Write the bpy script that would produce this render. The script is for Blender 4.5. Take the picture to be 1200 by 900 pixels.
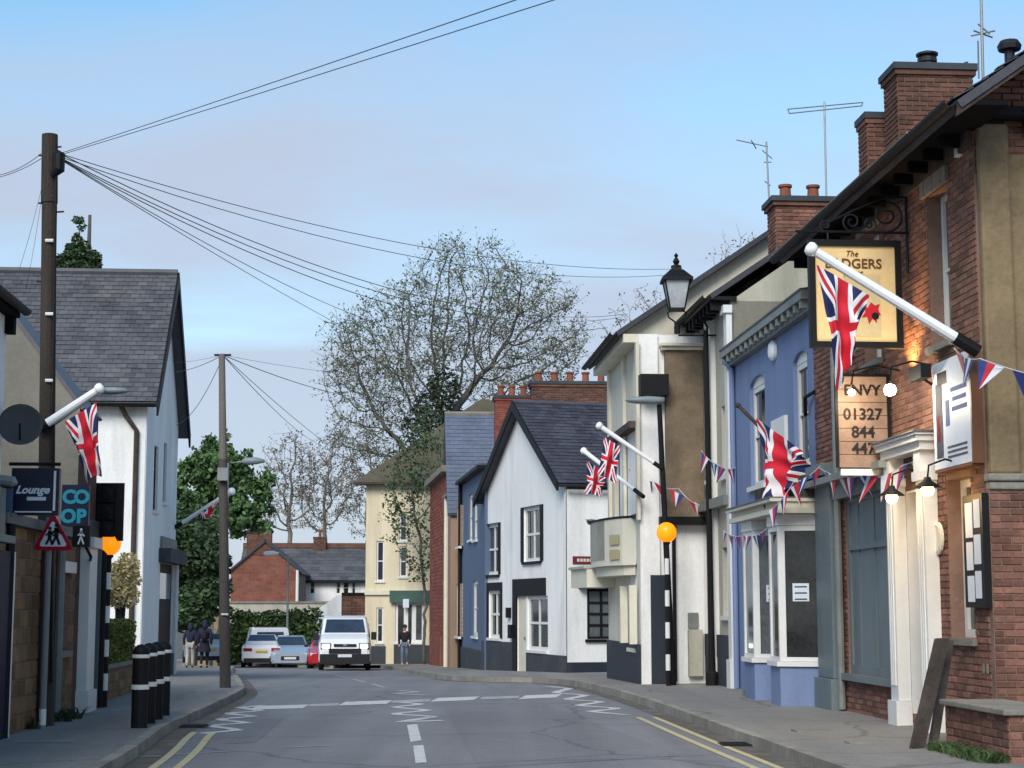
import bpy, math, random
from mathutils import Vector, Matrix
R=math.radians
random.seed(7)
scene=bpy.context.scene
for o in list(bpy.data.objects): bpy.data.objects.remove(o)
col=scene.collection
V=Vector
# ------------------------------------------------------------------ camera
FP=2000.0; CH=1.55; TH=math.atan(262/FP)
camd=bpy.data.cameras.new('camera'); cam=bpy.data.objects.new('camera',camd); col.objects.link(cam)
camd.sensor_width=36; camd.lens=36*FP/1200; camd.clip_start=0.1; camd.clip_end=3000
cam.location=(0,0,CH); cam.rotation_euler=(R(90)+TH,0,0); scene.camera=cam
# ------------------------------------------------------------------ world, sun, exposure
SUN_EL,SUN_AZ=R(32),R(197)          # sun behind the camera, veiled by cloud
w=bpy.data.worlds.new('World'); scene.world=w; w.use_nodes=True
nt=w.node_tree; nt.nodes.clear()
def N(t,typ,**k):
    n=t.nodes.new(typ)
    for a,b in k.items():
        if a=='inp':
            for i,v in b.items(): n.inputs[i].default_value=v
        else: setattr(n,a,b)
    return n
sky=N(nt,'ShaderNodeTexSky',sky_type='NISHITA',sun_disc=False,sun_elevation=SUN_EL,sun_rotation=SUN_AZ,altitude=100,air_density=1.0,dust_density=0.6,ozone_density=2.2)
tc=N(nt,'ShaderNodeTexCoord'); sep=N(nt,'ShaderNodeSeparateXYZ')
nt.links.new(tc.outputs['Generated'],sep.inputs[0])
add=N(nt,'ShaderNodeMath',operation='ADD',inp={1:0.14}); nt.links.new(sep.outputs[2],add.inputs[0])
mx=N(nt,'ShaderNodeMath',operation='MAXIMUM',inp={1:0.05}); nt.links.new(add.outputs[0],mx.inputs[0])
dx=N(nt,'ShaderNodeMath',operation='DIVIDE'); dy=N(nt,'ShaderNodeMath',operation='DIVIDE')
nt.links.new(sep.outputs[0],dx.inputs[0]); nt.links.new(mx.outputs[0],dx.inputs[1])
nt.links.new(sep.outputs[1],dy.inputs[0]); nt.links.new(mx.outputs[0],dy.inputs[1])
cmb=N(nt,'ShaderNodeCombineXYZ'); nt.links.new(dx.outputs[0],cmb.inputs[0]); nt.links.new(dy.outputs[0],cmb.inputs[1])
mp=N(nt,'ShaderNodeMapping'); mp.inputs['Location'].default_value=(3.1,1.72,0); mp.inputs['Scale'].default_value=(0.62,0.95,1); nt.links.new(cmb.outputs[0],mp.inputs[0])
nz=N(nt,'ShaderNodeTexNoise',inp={'Scale':1.15,'Detail':7.0,'Roughness':0.52,'Distortion':0.25}); nt.links.new(mp.outputs[0],nz.inputs['Vector'])
cr=N(nt,'ShaderNodeValToRGB'); cr.color_ramp.elements[0].position=0.38; cr.color_ramp.elements[1].position=0.70
cr.color_ramp.elements[1].color=(.9,.9,.9,1); lowb=N(nt,'ShaderNodeMapRange',inp={1:.10,2:.36,3:.36,4:-.19}); nt.links.new(sep.outputs[2],lowb.inputs[0])
nadd=N(nt,'ShaderNodeMath',operation='ADD'); nt.links.new(nz.outputs['Fac'],nadd.inputs[0]); nt.links.new(lowb.outputs[0],nadd.inputs[1]); nt.links.new(nadd.outputs[0],cr.inputs[0])
bl=N(nt,'ShaderNodeMix',data_type='RGBA',blend_type='MULTIPLY',inp={0:1.0}); nt.links.new(sky.outputs[0],bl.inputs[6]); bl.inputs[7].default_value=(0.90,1.06,1.0,1)
mixc=N(nt,'ShaderNodeMix',data_type='RGBA'); nt.links.new(cr.outputs[0],mixc.inputs[0]); nt.links.new(bl.outputs[2],mixc.inputs[6])
CLOUD=(2.6,2.9,3.6,1); mixc.inputs[7].default_value=CLOUD
bg=N(nt,'ShaderNodeBackground',inp={'Strength':0.1}); nt.links.new(mixc.outputs[2],bg.inputs[0])
wo=N(nt,'ShaderNodeOutputWorld'); nt.links.new(bg.outputs[0],wo.inputs[0])
sd=bpy.data.lights.new('sun','SUN'); sd.energy=1.5; sd.angle=R(30); sd.color=(1,.93,.86)
sun=bpy.data.objects.new('sun',sd); col.objects.link(sun); sun.location=(-10,-30,30)
SD=V((math.sin(SUN_AZ)*math.cos(SUN_EL),math.cos(SUN_AZ)*math.cos(SUN_EL),math.sin(R(42))))
sun.rotation_euler=SD.to_track_quat('Z','Y').to_euler()
vs=scene.view_settings; vs.view_transform='Standard'; vs.look='None'; vs.gamma=1; vs.use_curve_mapping=False; vs.exposure=1.04
scene.render.engine='CYCLES'
# ------------------------------------------------------------------ projection helpers (a photo pixel and a distance give a real point)
CAM=V((0,0,CH))
def ray(px,py):
    a=(px-600)/FP; b=(450-py)/FP
    return V((a,math.cos(TH)-b*math.sin(TH),math.sin(TH)+b*math.cos(TH)))
def gpt(px,d,off=0):
    return V((CAM.x+ray(px,790).x*d/ray(px,790).y,d,g(d)+off))
def at(px,py,d):
    r=ray(px,py); return CAM+r*(d/r.y)
def g(y):
    y=min(y,150)
    t=(y-33)/3.0
    return -0.025*3.0*(t if t>30 else math.log1p(math.exp(t)))
PAV=0.115
def ground(px,py,off=0):
    r=ray(px,py); lo,hi=3,400
    for i in range(60):
        m=(lo+hi)/2; p=CAM+r*(m/r.y)
        if p.z>g(p.y)+off: lo=m
        else: hi=m
    p=CAM+r*(lo/r.y); p.z=g(p.y)+off; return p
class Fr:
    """facade frame: u along the wall, z up, n outwards"""
    def __init__(s,o,u,n): s.o=V((o[0],o[1],0)); s.u=V(u).normalized(); s.n=V(n).normalized()
    def P(s,u,z,n=0): return s.o+s.u*u+s.n*n+V((0,0,z))
    def hit(s,px,py,n=0):
        r=ray(px,py); o=s.o+s.n*n-CAM; o.z=0
        k=o.dot(s.n)/r.dot(s.n); p=CAM+r*k
        return (p-s.o).dot(s.u),p.z
    def U(s,px,py=650,n=0): return s.hit(px,py,n)[0]
    def Z(s,px,py,n=0): return s.hit(px,py,n)[1]
    def rect(s,x0,x1,xr,yt,yb,n=0):
        a,b=s.U(x0,(yt+yb)/2,n),s.U(x1,(yt+yb)/2,n)
        return min(a,b),max(a,b),s.Z(xr,yb,n),s.Z(xr,yt,n)
    def off(s,n): return Fr(s.o+s.n*n,s.u,s.n)
# ------------------------------------------------------------------ object helpers
def thing(name,label,cat,loc,group=None):
    o=bpy.data.objects.new(name,None); col.objects.link(o); o.location=loc; o.empty_display_size=.2
    o['label']=label; o['category']=cat
    if group: o['group']=group
    return o
def tag(o,label,cat,group=None,kind=None):
    o['label']=label; o['category']=cat
    if group: o['group']=group
    if kind: o['kind']=kind
    return o
def rootloc(p):
    l=V((0,0,0))
    while p is not None: l=l+V(p.location); p=p.parent
    return l
class MB:
    def __init__(s): s.v=[]; s.f=[]; s.mi=[]; s.uv=None; s.cur=0
    def add(s,vs,fs):
        b=len(s.v); s.v.extend([tuple(p) for p in vs])
        for f in fs: s.f.append(tuple(b+i for i in f)); s.mi.append(s.cur)
        return s
    def hex(s,p): # 8 points: bottom 4 ccw, top 4 ccw
        return s.add(p,[(3,2,1,0),(4,5,6,7),(0,1,5,4),(1,2,6,5),(2,3,7,6),(3,0,4,7)])
    def fb(s,fr,u0,u1,z0,z1,n0,n1):
        P=fr.P
        return s.hex([P(u0,z0,n0),P(u1,z0,n0),P(u1,z0,n1),P(u0,z0,n1),P(u0,z1,n0),P(u1,z1,n0),P(u1,z1,n1),P(u0,z1,n1)])
    def box(s,x0,x1,y0,y1,z0,z1):
        return s.hex([V(p) for p in ((x0,y0,z0),(x1,y0,z0),(x1,y1,z0),(x0,y1,z0),(x0,y0,z1),(x1,y0,z1),(x1,y1,z1),(x0,y1,z1))])
    def prism(s,pts,d):
        """polygon pts extruded by vector d"""
        n=len(pts); pts=[V(p) for p in pts]; d=V(d)
        fs=[tuple(range(n-1,-1,-1)),tuple(range(n,2*n))]+[(i,(i+1)%n,n+(i+1)%n,n+i) for i in range(n)]
        return s.add(pts+[p+d for p in pts],fs)
    def quad(s,a,b,c,d): return s.add([a,b,c,d],[(0,1,2,3)])
    def tube(s,pts,rad,k=6,caps=True):
        pts=[V(p) for p in pts]; n=len(pts)
        if not isinstance(rad,(list,tuple)): rad=[rad]*n
        base=len(s.v); prev=None
        for i,p in enumerate(pts):
            t=(pts[min(i+1,n-1)]-pts[max(i-1,0)])
            if t.length<1e-9: t=V((0,0,1))
            t.normalize()
            if prev is None:
                a=t.orthogonal().normalized()
            else:
                a=prev-t*prev.dot(t)
                a=a.normalized() if a.length>1e-6 else t.orthogonal().normalized()
            prev=a; b=t.cross(a)
            for j in range(k):
                q=p+(a*math.cos(2*math.pi*j/k)+b*math.sin(2*math.pi*j/k))*rad[i]
                s.v.append(tuple(q))
        for i in range(n-1):
            for j in range(k):
                s.f.append((base+i*k+j,base+i*k+(j+1)%k,base+(i+1)*k+(j+1)%k,base+(i+1)*k+j)); s.mi.append(s.cur)
        if caps:
            s.f.append(tuple(base+j for j in range(k-1,-1,-1))); s.mi.append(s.cur)
            s.f.append(tuple(base+(n-1)*k+j for j in range(k))); s.mi.append(s.cur)
        return s
    def lathe(s,c,prof,k=14,axis=None):
        """profile of (radius, height) about vertical (or axis) line through c"""
        ax=V(axis).normalized() if axis is not None else V((0,0,1))
        return s.tube2([V(c)+ax*h for r,h in prof],[max(r,1e-4) for r,h in prof],ax,k)
    def tube2(s,pts,rad,ax,k):
        a=ax.orthogonal().normalized(); b=ax.cross(a); base=len(s.v); n=len(pts)
        for p,r in zip(pts,rad):
            for j in range(k): s.v.append(tuple(p+(a*math.cos(2*math.pi*j/k)+b*math.sin(2*math.pi*j/k))*r))
        for i in range(n-1):
            for j in range(k):
                s.f.append((base+i*k+j,base+i*k+(j+1)%k,base+(i+1)*k+(j+1)%k,base+(i+1)*k+j)); s.mi.append(s.cur)
        s.f.append(tuple(base+j for j in range(k-1,-1,-1))); s.mi.append(s.cur)
        s.f.append(tuple(base+(n-1)*k+j for j in range(k))); s.mi.append(s.cur)
        return s
    def build(s,name,mat,parent=None,smooth=False,loc=None,bevel=0):
        if parent is not None: L=rootloc(parent)
        else: L=V(loc) if loc is not None else V((0,0,0))
        me=bpy.data.meshes.new(name)
        me.from_pydata([(x-L.x,y-L.y,z-L.z) for x,y,z in s.v],[],s.f)
        mats=mat if isinstance(mat,(list,tuple)) else [mat]
        for m in mats: me.materials.append(m)
        if len(mats)>1: me.polygons.foreach_set('material_index',s.mi)
        if s.uv is not None:
            ul=me.uv_layers.new(name='UVMap')
            vi=[0]*len(me.loops); me.loops.foreach_get('vertex_index',vi)
            ul.data.foreach_set('uv',[c for i in vi for c in s.uv[i]])
        if smooth: me.polygons.foreach_set('use_smooth',[True]*len(me.polygons))
        me.validate(); me.update()
        o=bpy.data.objects.new(name,me); col.objects.link(o)
        if parent is not None: o.parent=parent
        else: o.location=L
        if bevel:
            m=o.modifiers.new('b','BEVEL'); m.width=bevel; m.segments=2; m.limit_method='ANGLE'
        return o
def instance(name,me,parent,loc,rot):
    o=bpy.data.objects.new(name,me); col.objects.link(o); o.parent=parent
    o.location=V(loc)-rootloc(parent); o.rotation_euler=rot
    return o
# ------------------------------------------------------------------ materials
def srgb(r,g_,b):
    f=lambda c:(c/255/12.92 if c/255<=.04045 else ((c/255+.055)/1.055)**2.4)
    return (f(r),f(g_),f(b))
def M(name,c,rough=.75,var=.22,scale=1.6,bump=.15,bscale=45,metal=0,spec=.35,island=0,emit=0,coat=0,stain=None,stamt=0.4,stscale=.7,vert=False):
    m=bpy.data.materials.new(name); m.use_nodes=True; t=m.node_tree; b=t.nodes['Principled BSDF']
    b.inputs['Roughness'].default_value=rough; b.inputs['Metallic'].default_value=metal
    b.inputs['Specular IOR Level'].default_value=spec
    if coat: b.inputs['Coat Weight'].default_value=coat; b.inputs['Coat Roughness'].default_value=.05
    ge=N(t,'ShaderNodeNewGeometry')
    pos=ge.outputs['Position']
    if vert:
        mpp=N(t,'ShaderNodeMapping'); mpp.inputs['Scale'].default_value=(1,1,.16); t.links.new(pos,mpp.inputs[0]); pos=mpp.outputs[0]
    n1=N(t,'ShaderNodeTexNoise',inp={'Scale':scale,'Detail':6.0,'Roughness':.62}); t.links.new(pos,n1.inputs['Vector'])
    n2=N(t,'ShaderNodeTexNoise',inp={'Scale':scale*11,'Detail':3.0}); t.links.new(ge.outputs['Position'],n2.inputs['Vector'])
    ad=N(t,'ShaderNodeMath',operation='MULTIPLY_ADD',inp={1:.45}); t.links.new(n2.outputs[0],ad.inputs[0]); t.links.new(n1.outputs[0],ad.inputs[2])
    mr=N(t,'ShaderNodeMapRange',inp={1:.48,2:.98,3:1-var*1.3,4:1+var}); t.links.new(ad.outputs[0],mr.inputs[0])
    val=mr.outputs[0]
    if island:
        oi=N(t,'ShaderNodeObjectInfo')
        s_=N(t,'ShaderNodeMath',operation='ADD'); t.links.new(ge.outputs['Random Per Island'],s_.inputs[0]); t.links.new(oi.outputs['Random'],s_.inputs[1])
        fr=N(t,'ShaderNodeMath',operation='FRACT'); t.links.new(s_.outputs[0],fr.inputs[0])
        m2=N(t,'ShaderNodeMapRange',inp={1:0,2:1,3:1-island,4:1+island}); t.links.new(fr.outputs[0],m2.inputs[0])
        mu=N(t,'ShaderNodeMath',operation='MULTIPLY'); t.links.new(val,mu.inputs[0]); t.links.new(m2.outputs[0],mu.inputs[1]); val=mu.outputs[0]
    base=N(t,'ShaderNodeRGB'); base.outputs[0].default_value=(*c,1)
    cc=base.outputs[0]
    if stain is not None:
        n3=N(t,'ShaderNodeTexNoise',inp={'Scale':stscale,'Detail':8.0,'Roughness':.7}); t.links.new(pos,n3.inputs['Vector'])
        m3=N(t,'ShaderNodeMapRange',inp={1:.5,2:.72,3:0,4:stamt}); t.links.new(n3.outputs[0],m3.inputs[0])
        mc=N(t,'ShaderNodeMix',data_type='RGBA'); t.links.new(m3.outputs[0],mc.inputs[0]); t.links.new(cc,mc.inputs[6]); mc.inputs[7].default_value=(*stain,1); cc=mc.outputs[2]
    mm=N(t,'ShaderNodeMix',data_type='RGBA',blend_type='MULTIPLY',inp={0:1.0}); t.links.new(cc,mm.inputs[6])
    t.links.new(val,mm.inputs[7]); t.links.new(mm.outputs[2],b.inputs['Base Color'])
    if bump:
        n4=N(t,'ShaderNodeTexNoise',inp={'Scale':bscale,'Detail':4.0}); t.links.new(ge.outputs['Position'],n4.inputs['Vector'])
        bu=N(t,'ShaderNodeBump',inp={'Strength':bump,'Distance':.02}); t.links.new(n4.outputs[0],bu.inputs['Height']); t.links.new(bu.outputs[0],b.inputs['Normal'])
    if emit:
        b.inputs['Emission Color'].default_value=(*c,1); b.inputs['Emission Strength'].default_value=emit
    return m
def glassmat(name,c=(.02,.025,.03),rough=.06):
    m=M(name,c,rough=rough,var=.3,scale=.8,bump=.03,bscale=1.5,spec=.36); return m
m_white=M('white_render',srgb(238,237,234),var=.1,stain=srgb(140,138,130),stamt=.5,vert=True)
m_white2=M('cool_white_render',srgb(238,237,235),var=.1,stain=srgb(140,142,140),stamt=.35,vert=True)
m_cream=M('cream_render',srgb(216,210,192),var=.09,stain=srgb(130,122,100),stamt=.35,vert=True)
m_cream2=M('dull_cream_render',srgb(178,174,158),var=.12,stain=srgb(110,108,92),stamt=.5,vert=True)
m_yellow=M('yellow_render',srgb(218,206,176),var=.1,stain=srgb(130,115,85),stamt=.35,vert=True)
m_blue=M('blue_render',srgb(116,133,168),var=.09,stain=srgb(74,90,130),stamt=.45,vert=True)
m_slateblue=M('slate_blue_render',srgb(88,106,130),var=.1,stain=srgb(60,72,90),stamt=.4,vert=True)
m_greyrender=M('grey_render',srgb(122,118,108),var=.16,stain=srgb(84,82,76),stamt=.5)
m_tan=M('tan_render',srgb(128,110,82),var=.22,stain=srgb(84,74,52),stamt=.75,stscale=1.3,bump=.5,bscale=14)
m_dash=M('pebble_dash',srgb(124,108,88),var=.28,scale=3,bump=.9,bscale=38)
m_brick=M('red_brick',srgb(124,86,72),var=.3,scale=2.2,island=.38,bump=.35,rough=.88,stain=srgb(84,64,56),stamt=.8,stscale=.9)
m_brickd=M('dark_brick',srgb(104,72,60),var=.25,scale=2.2,island=.35,bump=.35,rough=.88,stain=srgb(60,50,46),stamt=.6,stscale=.9)
m_brickr=M('bright_brick',srgb(138,74,60),var=.2,island=.28,bump=.35,rough=.88,stain=srgb(120,84,66),stamt=.5)
m_mortar=M('mortar',srgb(128,104,92),var=.2,rough=.95,bump=.4)
m_stone=M('brown_stone',srgb(128,100,70),var=.3,scale=2,island=.3,bump=.6,bscale=18,rough=.9,stain=srgb(70,56,40),stamt=.6)
m_slate=M('slate',srgb(86,87,91),var=.25,scale=1.1,island=.22,rough=.55,bump=.2,stain=srgb(108,106,98),stamt=.4)
m_slated=M('dark_slate',srgb(66,66,74),var=.25,scale=1.1,island=.25,rough=.55,bump=.2,stain=srgb(100,98,94),stamt=.35)
m_slateb=M('blue_slate',srgb(96,104,120),var=.12,island=.1,rough=.6,bump=.15)
m_eave=M('eave_black',srgb(22,22,24),rough=.95,spec=.1,var=.2,bump=.1)
m_black=M('black_paint',srgb(24,24,26),rough=.55,spec=.2,var=.2,bump=.05)
m_navy=M('navy_plinth',srgb(38,44,56),rough=.6,var=.2,stain=srgb(80,82,82),stamt=.3)
m_char=M('charcoal_plinth',srgb(58,62,68),rough=.7,var=.2,stain=srgb(96,94,88),stamt=.4)
m_trim=M('white_paint',srgb(220,220,216),rough=.4,var=.06,bump=.03,stain=srgb(170,168,160),stamt=.25)
m_pvc=M('white_plastic',srgb(238,238,238),rough=.3,var=.03,bump=0)
m_creamtrim=M('cream_paint',srgb(216,210,190),rough=.45,var=.08,stain=srgb(140,130,104),stamt=.3)
m_greytrim=M('grey_green_paint',srgb(106,117,120),rough=.5,var=.14,stain=srgb(66,72,70),stamt=.5,vert=True)
m_greytrim2=M('mid_grey_paint',srgb(126,130,126),rough=.5,var=.14,stain=srgb(80,82,78),stamt=.5)
m_lead=M('lead',srgb(100,104,106),rough=.6,var=.2)
m_glass=M('window_glass',(.045,.05,.055),rough=.05,var=.6,scale=1.4,bump=.04,bscale=1.5,spec=.5,island=.75)
m_glassl=glassmat('pale_window_glass',srgb(120,132,136),.1)
m_net=M('net_curtain',srgb(176,178,176),var=.25,scale=6,bump=0)
m_wood=M('dark_timber',srgb(66,56,50),rough=.85,var=.35,scale=4,bump=.4,stain=srgb(104,98,92),stamt=.5)
m_pole=M('creosoted_timber',srgb(62,54,48),rough=.9,var=.3,scale=3,bump=.5,vert=True)
m_pole2=M('weathered_timber',srgb(118,110,104),rough=.9,var=.25,scale=3,bump=.5,vert=True)
m_galv=M('galvanised_steel',srgb(134,138,138),rough=.5,metal=.4,var=.12)
m_pipe=M('grey_pipe',srgb(120,124,124),rough=.5,var=.1)
m_wire=M('cable_black',srgb(70,72,80),rough=.6,var=.05,bump=0)
m_clay=M('clay_pot',srgb(134,82,64),var=.25,rough=.85)
m_ccoping=M('concrete',srgb(134,130,120),var=.25,rough=.9,bump=.4,stain=srgb(86,84,76),stamt=.5)
m_red=M('red_paint',srgb(190,30,44),rough=.4,var=.06,bump=.02)
m_rubber=M('rubber',srgb(24,24,25),rough=.85,var=.1)
m_metal=M('dark_metal',srgb(48,48,52),rough=.5,metal=.5,var=.15)
# asphalt
def asphalt(name,c,patch=True):
    m=M(name,c,rough=.8,var=.10,scale=.35,bump=.45,bscale=70,spec=.3,stain=tuple(x*.76 for x in c),stamt=.5,stscale=.22)
    t=m.node_tree; b=t.nodes['Principled BSDF']; src=b.inputs['Base Color'].links[0].from_socket; ge=N(t,'ShaderNodeNewGeometry'); P=ge.outputs['Position']
    sp=N(t,'ShaderNodeTexNoise',inp={'Scale':38.0,'Detail':3.0,'Roughness':.8}); t.links.new(P,sp.inputs['Vector'])
    r1=N(t,'ShaderNodeMapRange',inp={1:.3,2:.7,3:.72,4:1.28}); t.links.new(sp.outputs[0],r1.inputs[0])
    mp_=N(t,'ShaderNodeMapping'); mp_.inputs['Scale'].default_value=(1.5,.07,1); mp_.inputs['Rotation'].default_value=(0,0,.07); t.links.new(P,mp_.inputs[0])
    wp=N(t,'ShaderNodeTexNoise',inp={'Scale':1.0,'Detail':5.0}); t.links.new(mp_.outputs[0],wp.inputs['Vector'])
    r2=N(t,'ShaderNodeMapRange',inp={1:.35,2:.65,3:.88,4:1.08}); t.links.new(wp.outputs[0],r2.inputs[0])
    dn=N(t,'ShaderNodeTexNoise',inp={'Scale':1.3,'Detail':4.0}); t.links.new(P,dn.inputs['Vector'])
    mv=N(t,'ShaderNodeMix',data_type='VECTOR',inp={0:.35}); t.links.new(P,mv.inputs[4]); t.links.new(dn.outputs['Color'],mv.inputs[5])
    vo=N(t,'ShaderNodeTexVoronoi',feature='DISTANCE_TO_EDGE',inp={'Scale':.42}); t.links.new(mv.outputs[1],vo.inputs['Vector'])
    r3=N(t,'ShaderNodeMapRange',inp={1:.0,2:.012,3:.62,4:1.0}); t.links.new(vo.outputs[0],r3.inputs[0])
    a1=N(t,'ShaderNodeMath',operation='MULTIPLY'); t.links.new(r1.outputs[0],a1.inputs[0]); t.links.new(r2.outputs[0],a1.inputs[1])
    a2=N(t,'ShaderNodeMath',operation='MULTIPLY'); t.links.new(a1.outputs[0],a2.inputs[0]); t.links.new(r3.outputs[0],a2.inputs[1])
    mm=N(t,'ShaderNodeMix',data_type='RGBA',blend_type='MULTIPLY',inp={0:1.0}); t.links.new(src,mm.inputs[6]); t.links.new(a2.outputs[0],mm.inputs[7]); t.links.new(mm.outputs[2],b.inputs['Base Color'])
    return m
m_road=asphalt('road_asphalt',srgb(127,127,129)); m_pave=asphalt('pavement_asphalt',srgb(134,131,127))
m_roadpatch=asphalt('newer_asphalt',srgb(121,121,124))
m_ground=M('bare_ground',srgb(96,92,80),var=.3,scale=.4)
m_kerb=M('kerb_concrete',srgb(146,142,132),var=.22,scale=2.5,rough=.9,island=.14,bump=.4,stain=srgb(92,88,80),stamt=.6)
m_paintw=M('worn_white_paint',srgb(206,206,203),var=.15,scale=4,rough=.7,stain=srgb(120,121,125),stamt=1.0,stscale=4)
m_painty=M('worn_yellow_paint',srgb(196,184,142),var=.12,scale=4,rough=.7,stain=srgb(130,126,112),stamt=.75,stscale=4)
m_paintz=M('broken_white_paint',srgb(200,200,198),var=.2,scale=5,rough=.7,stain=srgb(120,121,125),stamt=1.0,stscale=2.2)
m_paintf=M('faded_white_paint',srgb(168,170,170),var=.1,scale=4,rough=.7,stain=srgb(112,115,120),stamt=.95,stscale=3.5)
# ------------------------------------------------------------------ ground, road, pavements, kerbs
US=V((-.0724,.9974,0)); UP=V((.9974,.0724,0))     # along the street away from us, and across it to the right
def cat(pts,n):
    out=[]; m=len(pts)-1
    for i in range(n+1):
        t=i/n*m; k=min(int(t),m-1); f=t-k
        p0,p1,p2,p3=pts[max(k-1,0)],pts[k],pts[k+1],pts[min(k+2,m)]
        out.append(0.5*((2*p1)+(p2-p0)*f+(2*p0-5*p1+4*p2-p3)*f*f+(3*p1-p0-3*p2+p3)*f**3))
    return out
def XY(x,y): return V((x,y,0))
def gp(px,py,off=0):
    p=ground(px,py,off); return XY(p.x,p.y)
def resample(pts,step):
    L=[0]
    for a,b in zip(pts,pts[1:]): L.append(L[-1]+(b-a).length)
    n=max(1,int(L[-1]/step)); out=[]; k=0
    for i in range(n+1):
        s=min(i*step,L[-1])
        while k<len(L)-2 and L[k+1]<s: k+=1
        f=(s-L[k])/max(L[k+1]-L[k],1e-6); out.append(pts[k].lerp(pts[k+1],f))
    return out
RKp=[gp(951,900),gp(859,866),gp(760,828.5),gp(703,811),gp(668,803.5),gp(632,800.5),gp(590,799.5),gp(547,798.5),gp(504,794),gp(440,782.5)]
RK=[RKp[0]-US*34,RKp[0]-US*22,RKp[0]-US*8]+RKp+[XY(-8.2,73),XY(-14,90),XY(-24,112),XY(-40,136)]
RO=[RK[0]+UP*3.4,RK[1]+UP*3.4,RK[2]+UP*3.4,RKp[0]+UP*3.4,RKp[1]+UP*3.4,RKp[2]+UP*3.6,RKp[3]+UP*4.0,XY(3.4,39),XY(3.2,43),XY(2.5,47),XY(1.6,50),XY(.6,56),XY(-1.2,66),XY(-3.6,80),XY(-9,97),XY(-20,120),XY(-36,144)]
LKp=[gp(150,894),gp(192,862),gp(214,851),gp(249,834),gp(284,815),gp(283,806),gp(278,797),gp(272,789),gp(268,784)]
LK=[LKp[0]-US*34,LKp[0]-US*22,LKp[0]-US*8]+LKp+[XY(-14.3,73),XY(-20.5,90),XY(-30,109),XY(-46,130)]
LO=[p-UP*5.5 for p in LK]
rk=resample(cat(RK,400),.45); lk=resample(cat(LK,400),.45)
NS=260
def same(poly,n):
    L=sum((b-a).length for a,b in zip(poly,poly[1:])); q=resample(poly,L/n*.99999); return (q+[poly[-1]]*3)[:n+1]
def strip(mb,A,B,za,zb=None,ncross=1):
    zb=za if zb is None else zb; n=len(A); vs=[]; fs=[]
    for a,b in zip(A,B):
        for k in range(ncross+1):
            p=a.lerp(b,k/ncross); vs.append((p.x,p.y,g(p.y)+za+(zb-za)*k/ncross))
    w_=ncross+1
    for i in range(n-1):
        for k in range(ncross): fs.append((i*w_+k,i*w_+k+1,(i+1)*w_+k+1,(i+1)*w_+k))
    mb.add(vs,fs)
def struct(o): o['kind']='structure'; return o
mb=MB(); ys=[-60,-20,0]+[10+2*i for i in range(75)]+[200,300,500,900,1600]; xs=[-900,-300,-120,-60,-30,-15,0,15,30,60,120,300,900]
mb.add([(x,y,g(y)-.07) for y in ys for x in xs],[(i*13+j,i*13+j+1,(i+1)*13+j+1,(i+1)*13+j) for i in range(len(ys)-1) for j in range(12)])
struct(mb.build('ground',m_ground))
mb=MB(); strip(mb,same(cat(LK,400),NS),same(cat(RK,400),NS),0,ncross=8)
road=struct(mb.build('road',m_road))
A=cat(RK,320); B=cat(RO,320); mb=MB(); strip(mb,[a+(b-a).normalized()*.12 for a,b in zip(A,B)],B,PAV,PAV+.05,ncross=6); pvr=struct(mb.build('pavement_right',m_pave))
A=cat(LK,320); B=cat(LO,320); mb=MB(); strip(mb,[a+(b-a).normalized()*.12 for a,b in zip(A,B)],B,PAV,PAV+.03,ncross=6); struct(mb.build('pavement_left',m_pave))
ks=MB(); ks.box(-.0625,.0625,-.452,.452,-.1,.122); kme=ks.build('kerbstone',m_kerb).data; bpy.data.objects.remove(bpy.data.objects['kerbstone'])
ks=MB(); 
def kerb(poly,side,name,y0,y1):
    pts=resample(poly,.914); mb=MB()
    strip(mb,pts,[p+UP*.11*side for p in pts],.105)
    # closed front face of the bedding under the stones
    strip(mb,pts,[p for p in pts],-.05,.105)
    k=struct(mb.build(name,m_mortar)); n=0
    for a,b in zip(pts,pts[1:]):
        m=(a+b)/2
        if not(y0<m.y<y1): continue
        d=b-a; az=math.atan2(-d.x,d.y); nrm=V((d.y,-d.x,0)).normalized()*side
        z=g(m.y)+random.uniform(-.004,.004); sl=math.atan2(g(b.y)-g(a.y),d.length)
        instance('kerbstone',kme,k,(m.x+nrm.x*.055,m.y+nrm.y*.055,z),(sl,0,az)); n+=1
    return k
kerb(cat(RK,400),1,'kerb_right',7,84); kerb(cat(LK,400),-1,'kerb_left',7,84)
for px,py,a,b_ in ((952,858,.22,.15),(1010,872,.16,.12)):
    p=ground(px,py,PAV); q=MB(); q.hex([p+US*y_*b_+UP*x_*a+V((0,0,z_)) for z_ in (-.02,.028) for x_,y_ in ((-1,-1),(1,-1),(1,1),(-1,1))]); q.build('utility_cover',m_ccoping if a<.25 else m_metal,pvr)
# ---- painted markings: children of the road
def band(pts,wid,mat,name,z=.005,step=.4):
    pts=resample(pts,step) if len(pts)>1 and step else pts
    mb=MB(); A=[];B=[]
    for i,p in enumerate(pts):
        d=(pts[min(i+1,len(pts)-1)]-pts[max(i-1,0)]).normalized(); n=V((d.y,-d.x,0))*wid/2
        A.append(p-n);B.append(p+n)
    strip(mb,A,B,z); return mb.build(name,mat,road)
def offset(poly,d):
    out=[]
    for i,p in enumerate(poly):
        t=(poly[min(i+1,len(poly)-1)]-poly[max(i-1,0)]).normalized(); out.append(p+V((t.y,-t.x,0))*d)
    return out
m_dirt=M('gutter_dirt',srgb(98,92,84),var=.3,scale=3,rough=.95,bump=.5,stain=srgb(126,124,120),stamt=.9,stscale=1.2)
for poly,sg in ((lk,1),(rk,-1)): band(offset([p for p in poly if 3<p.y<46],sg*.14),.24,m_dirt,'gutter_dirt',z=.0035,step=None)
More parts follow.
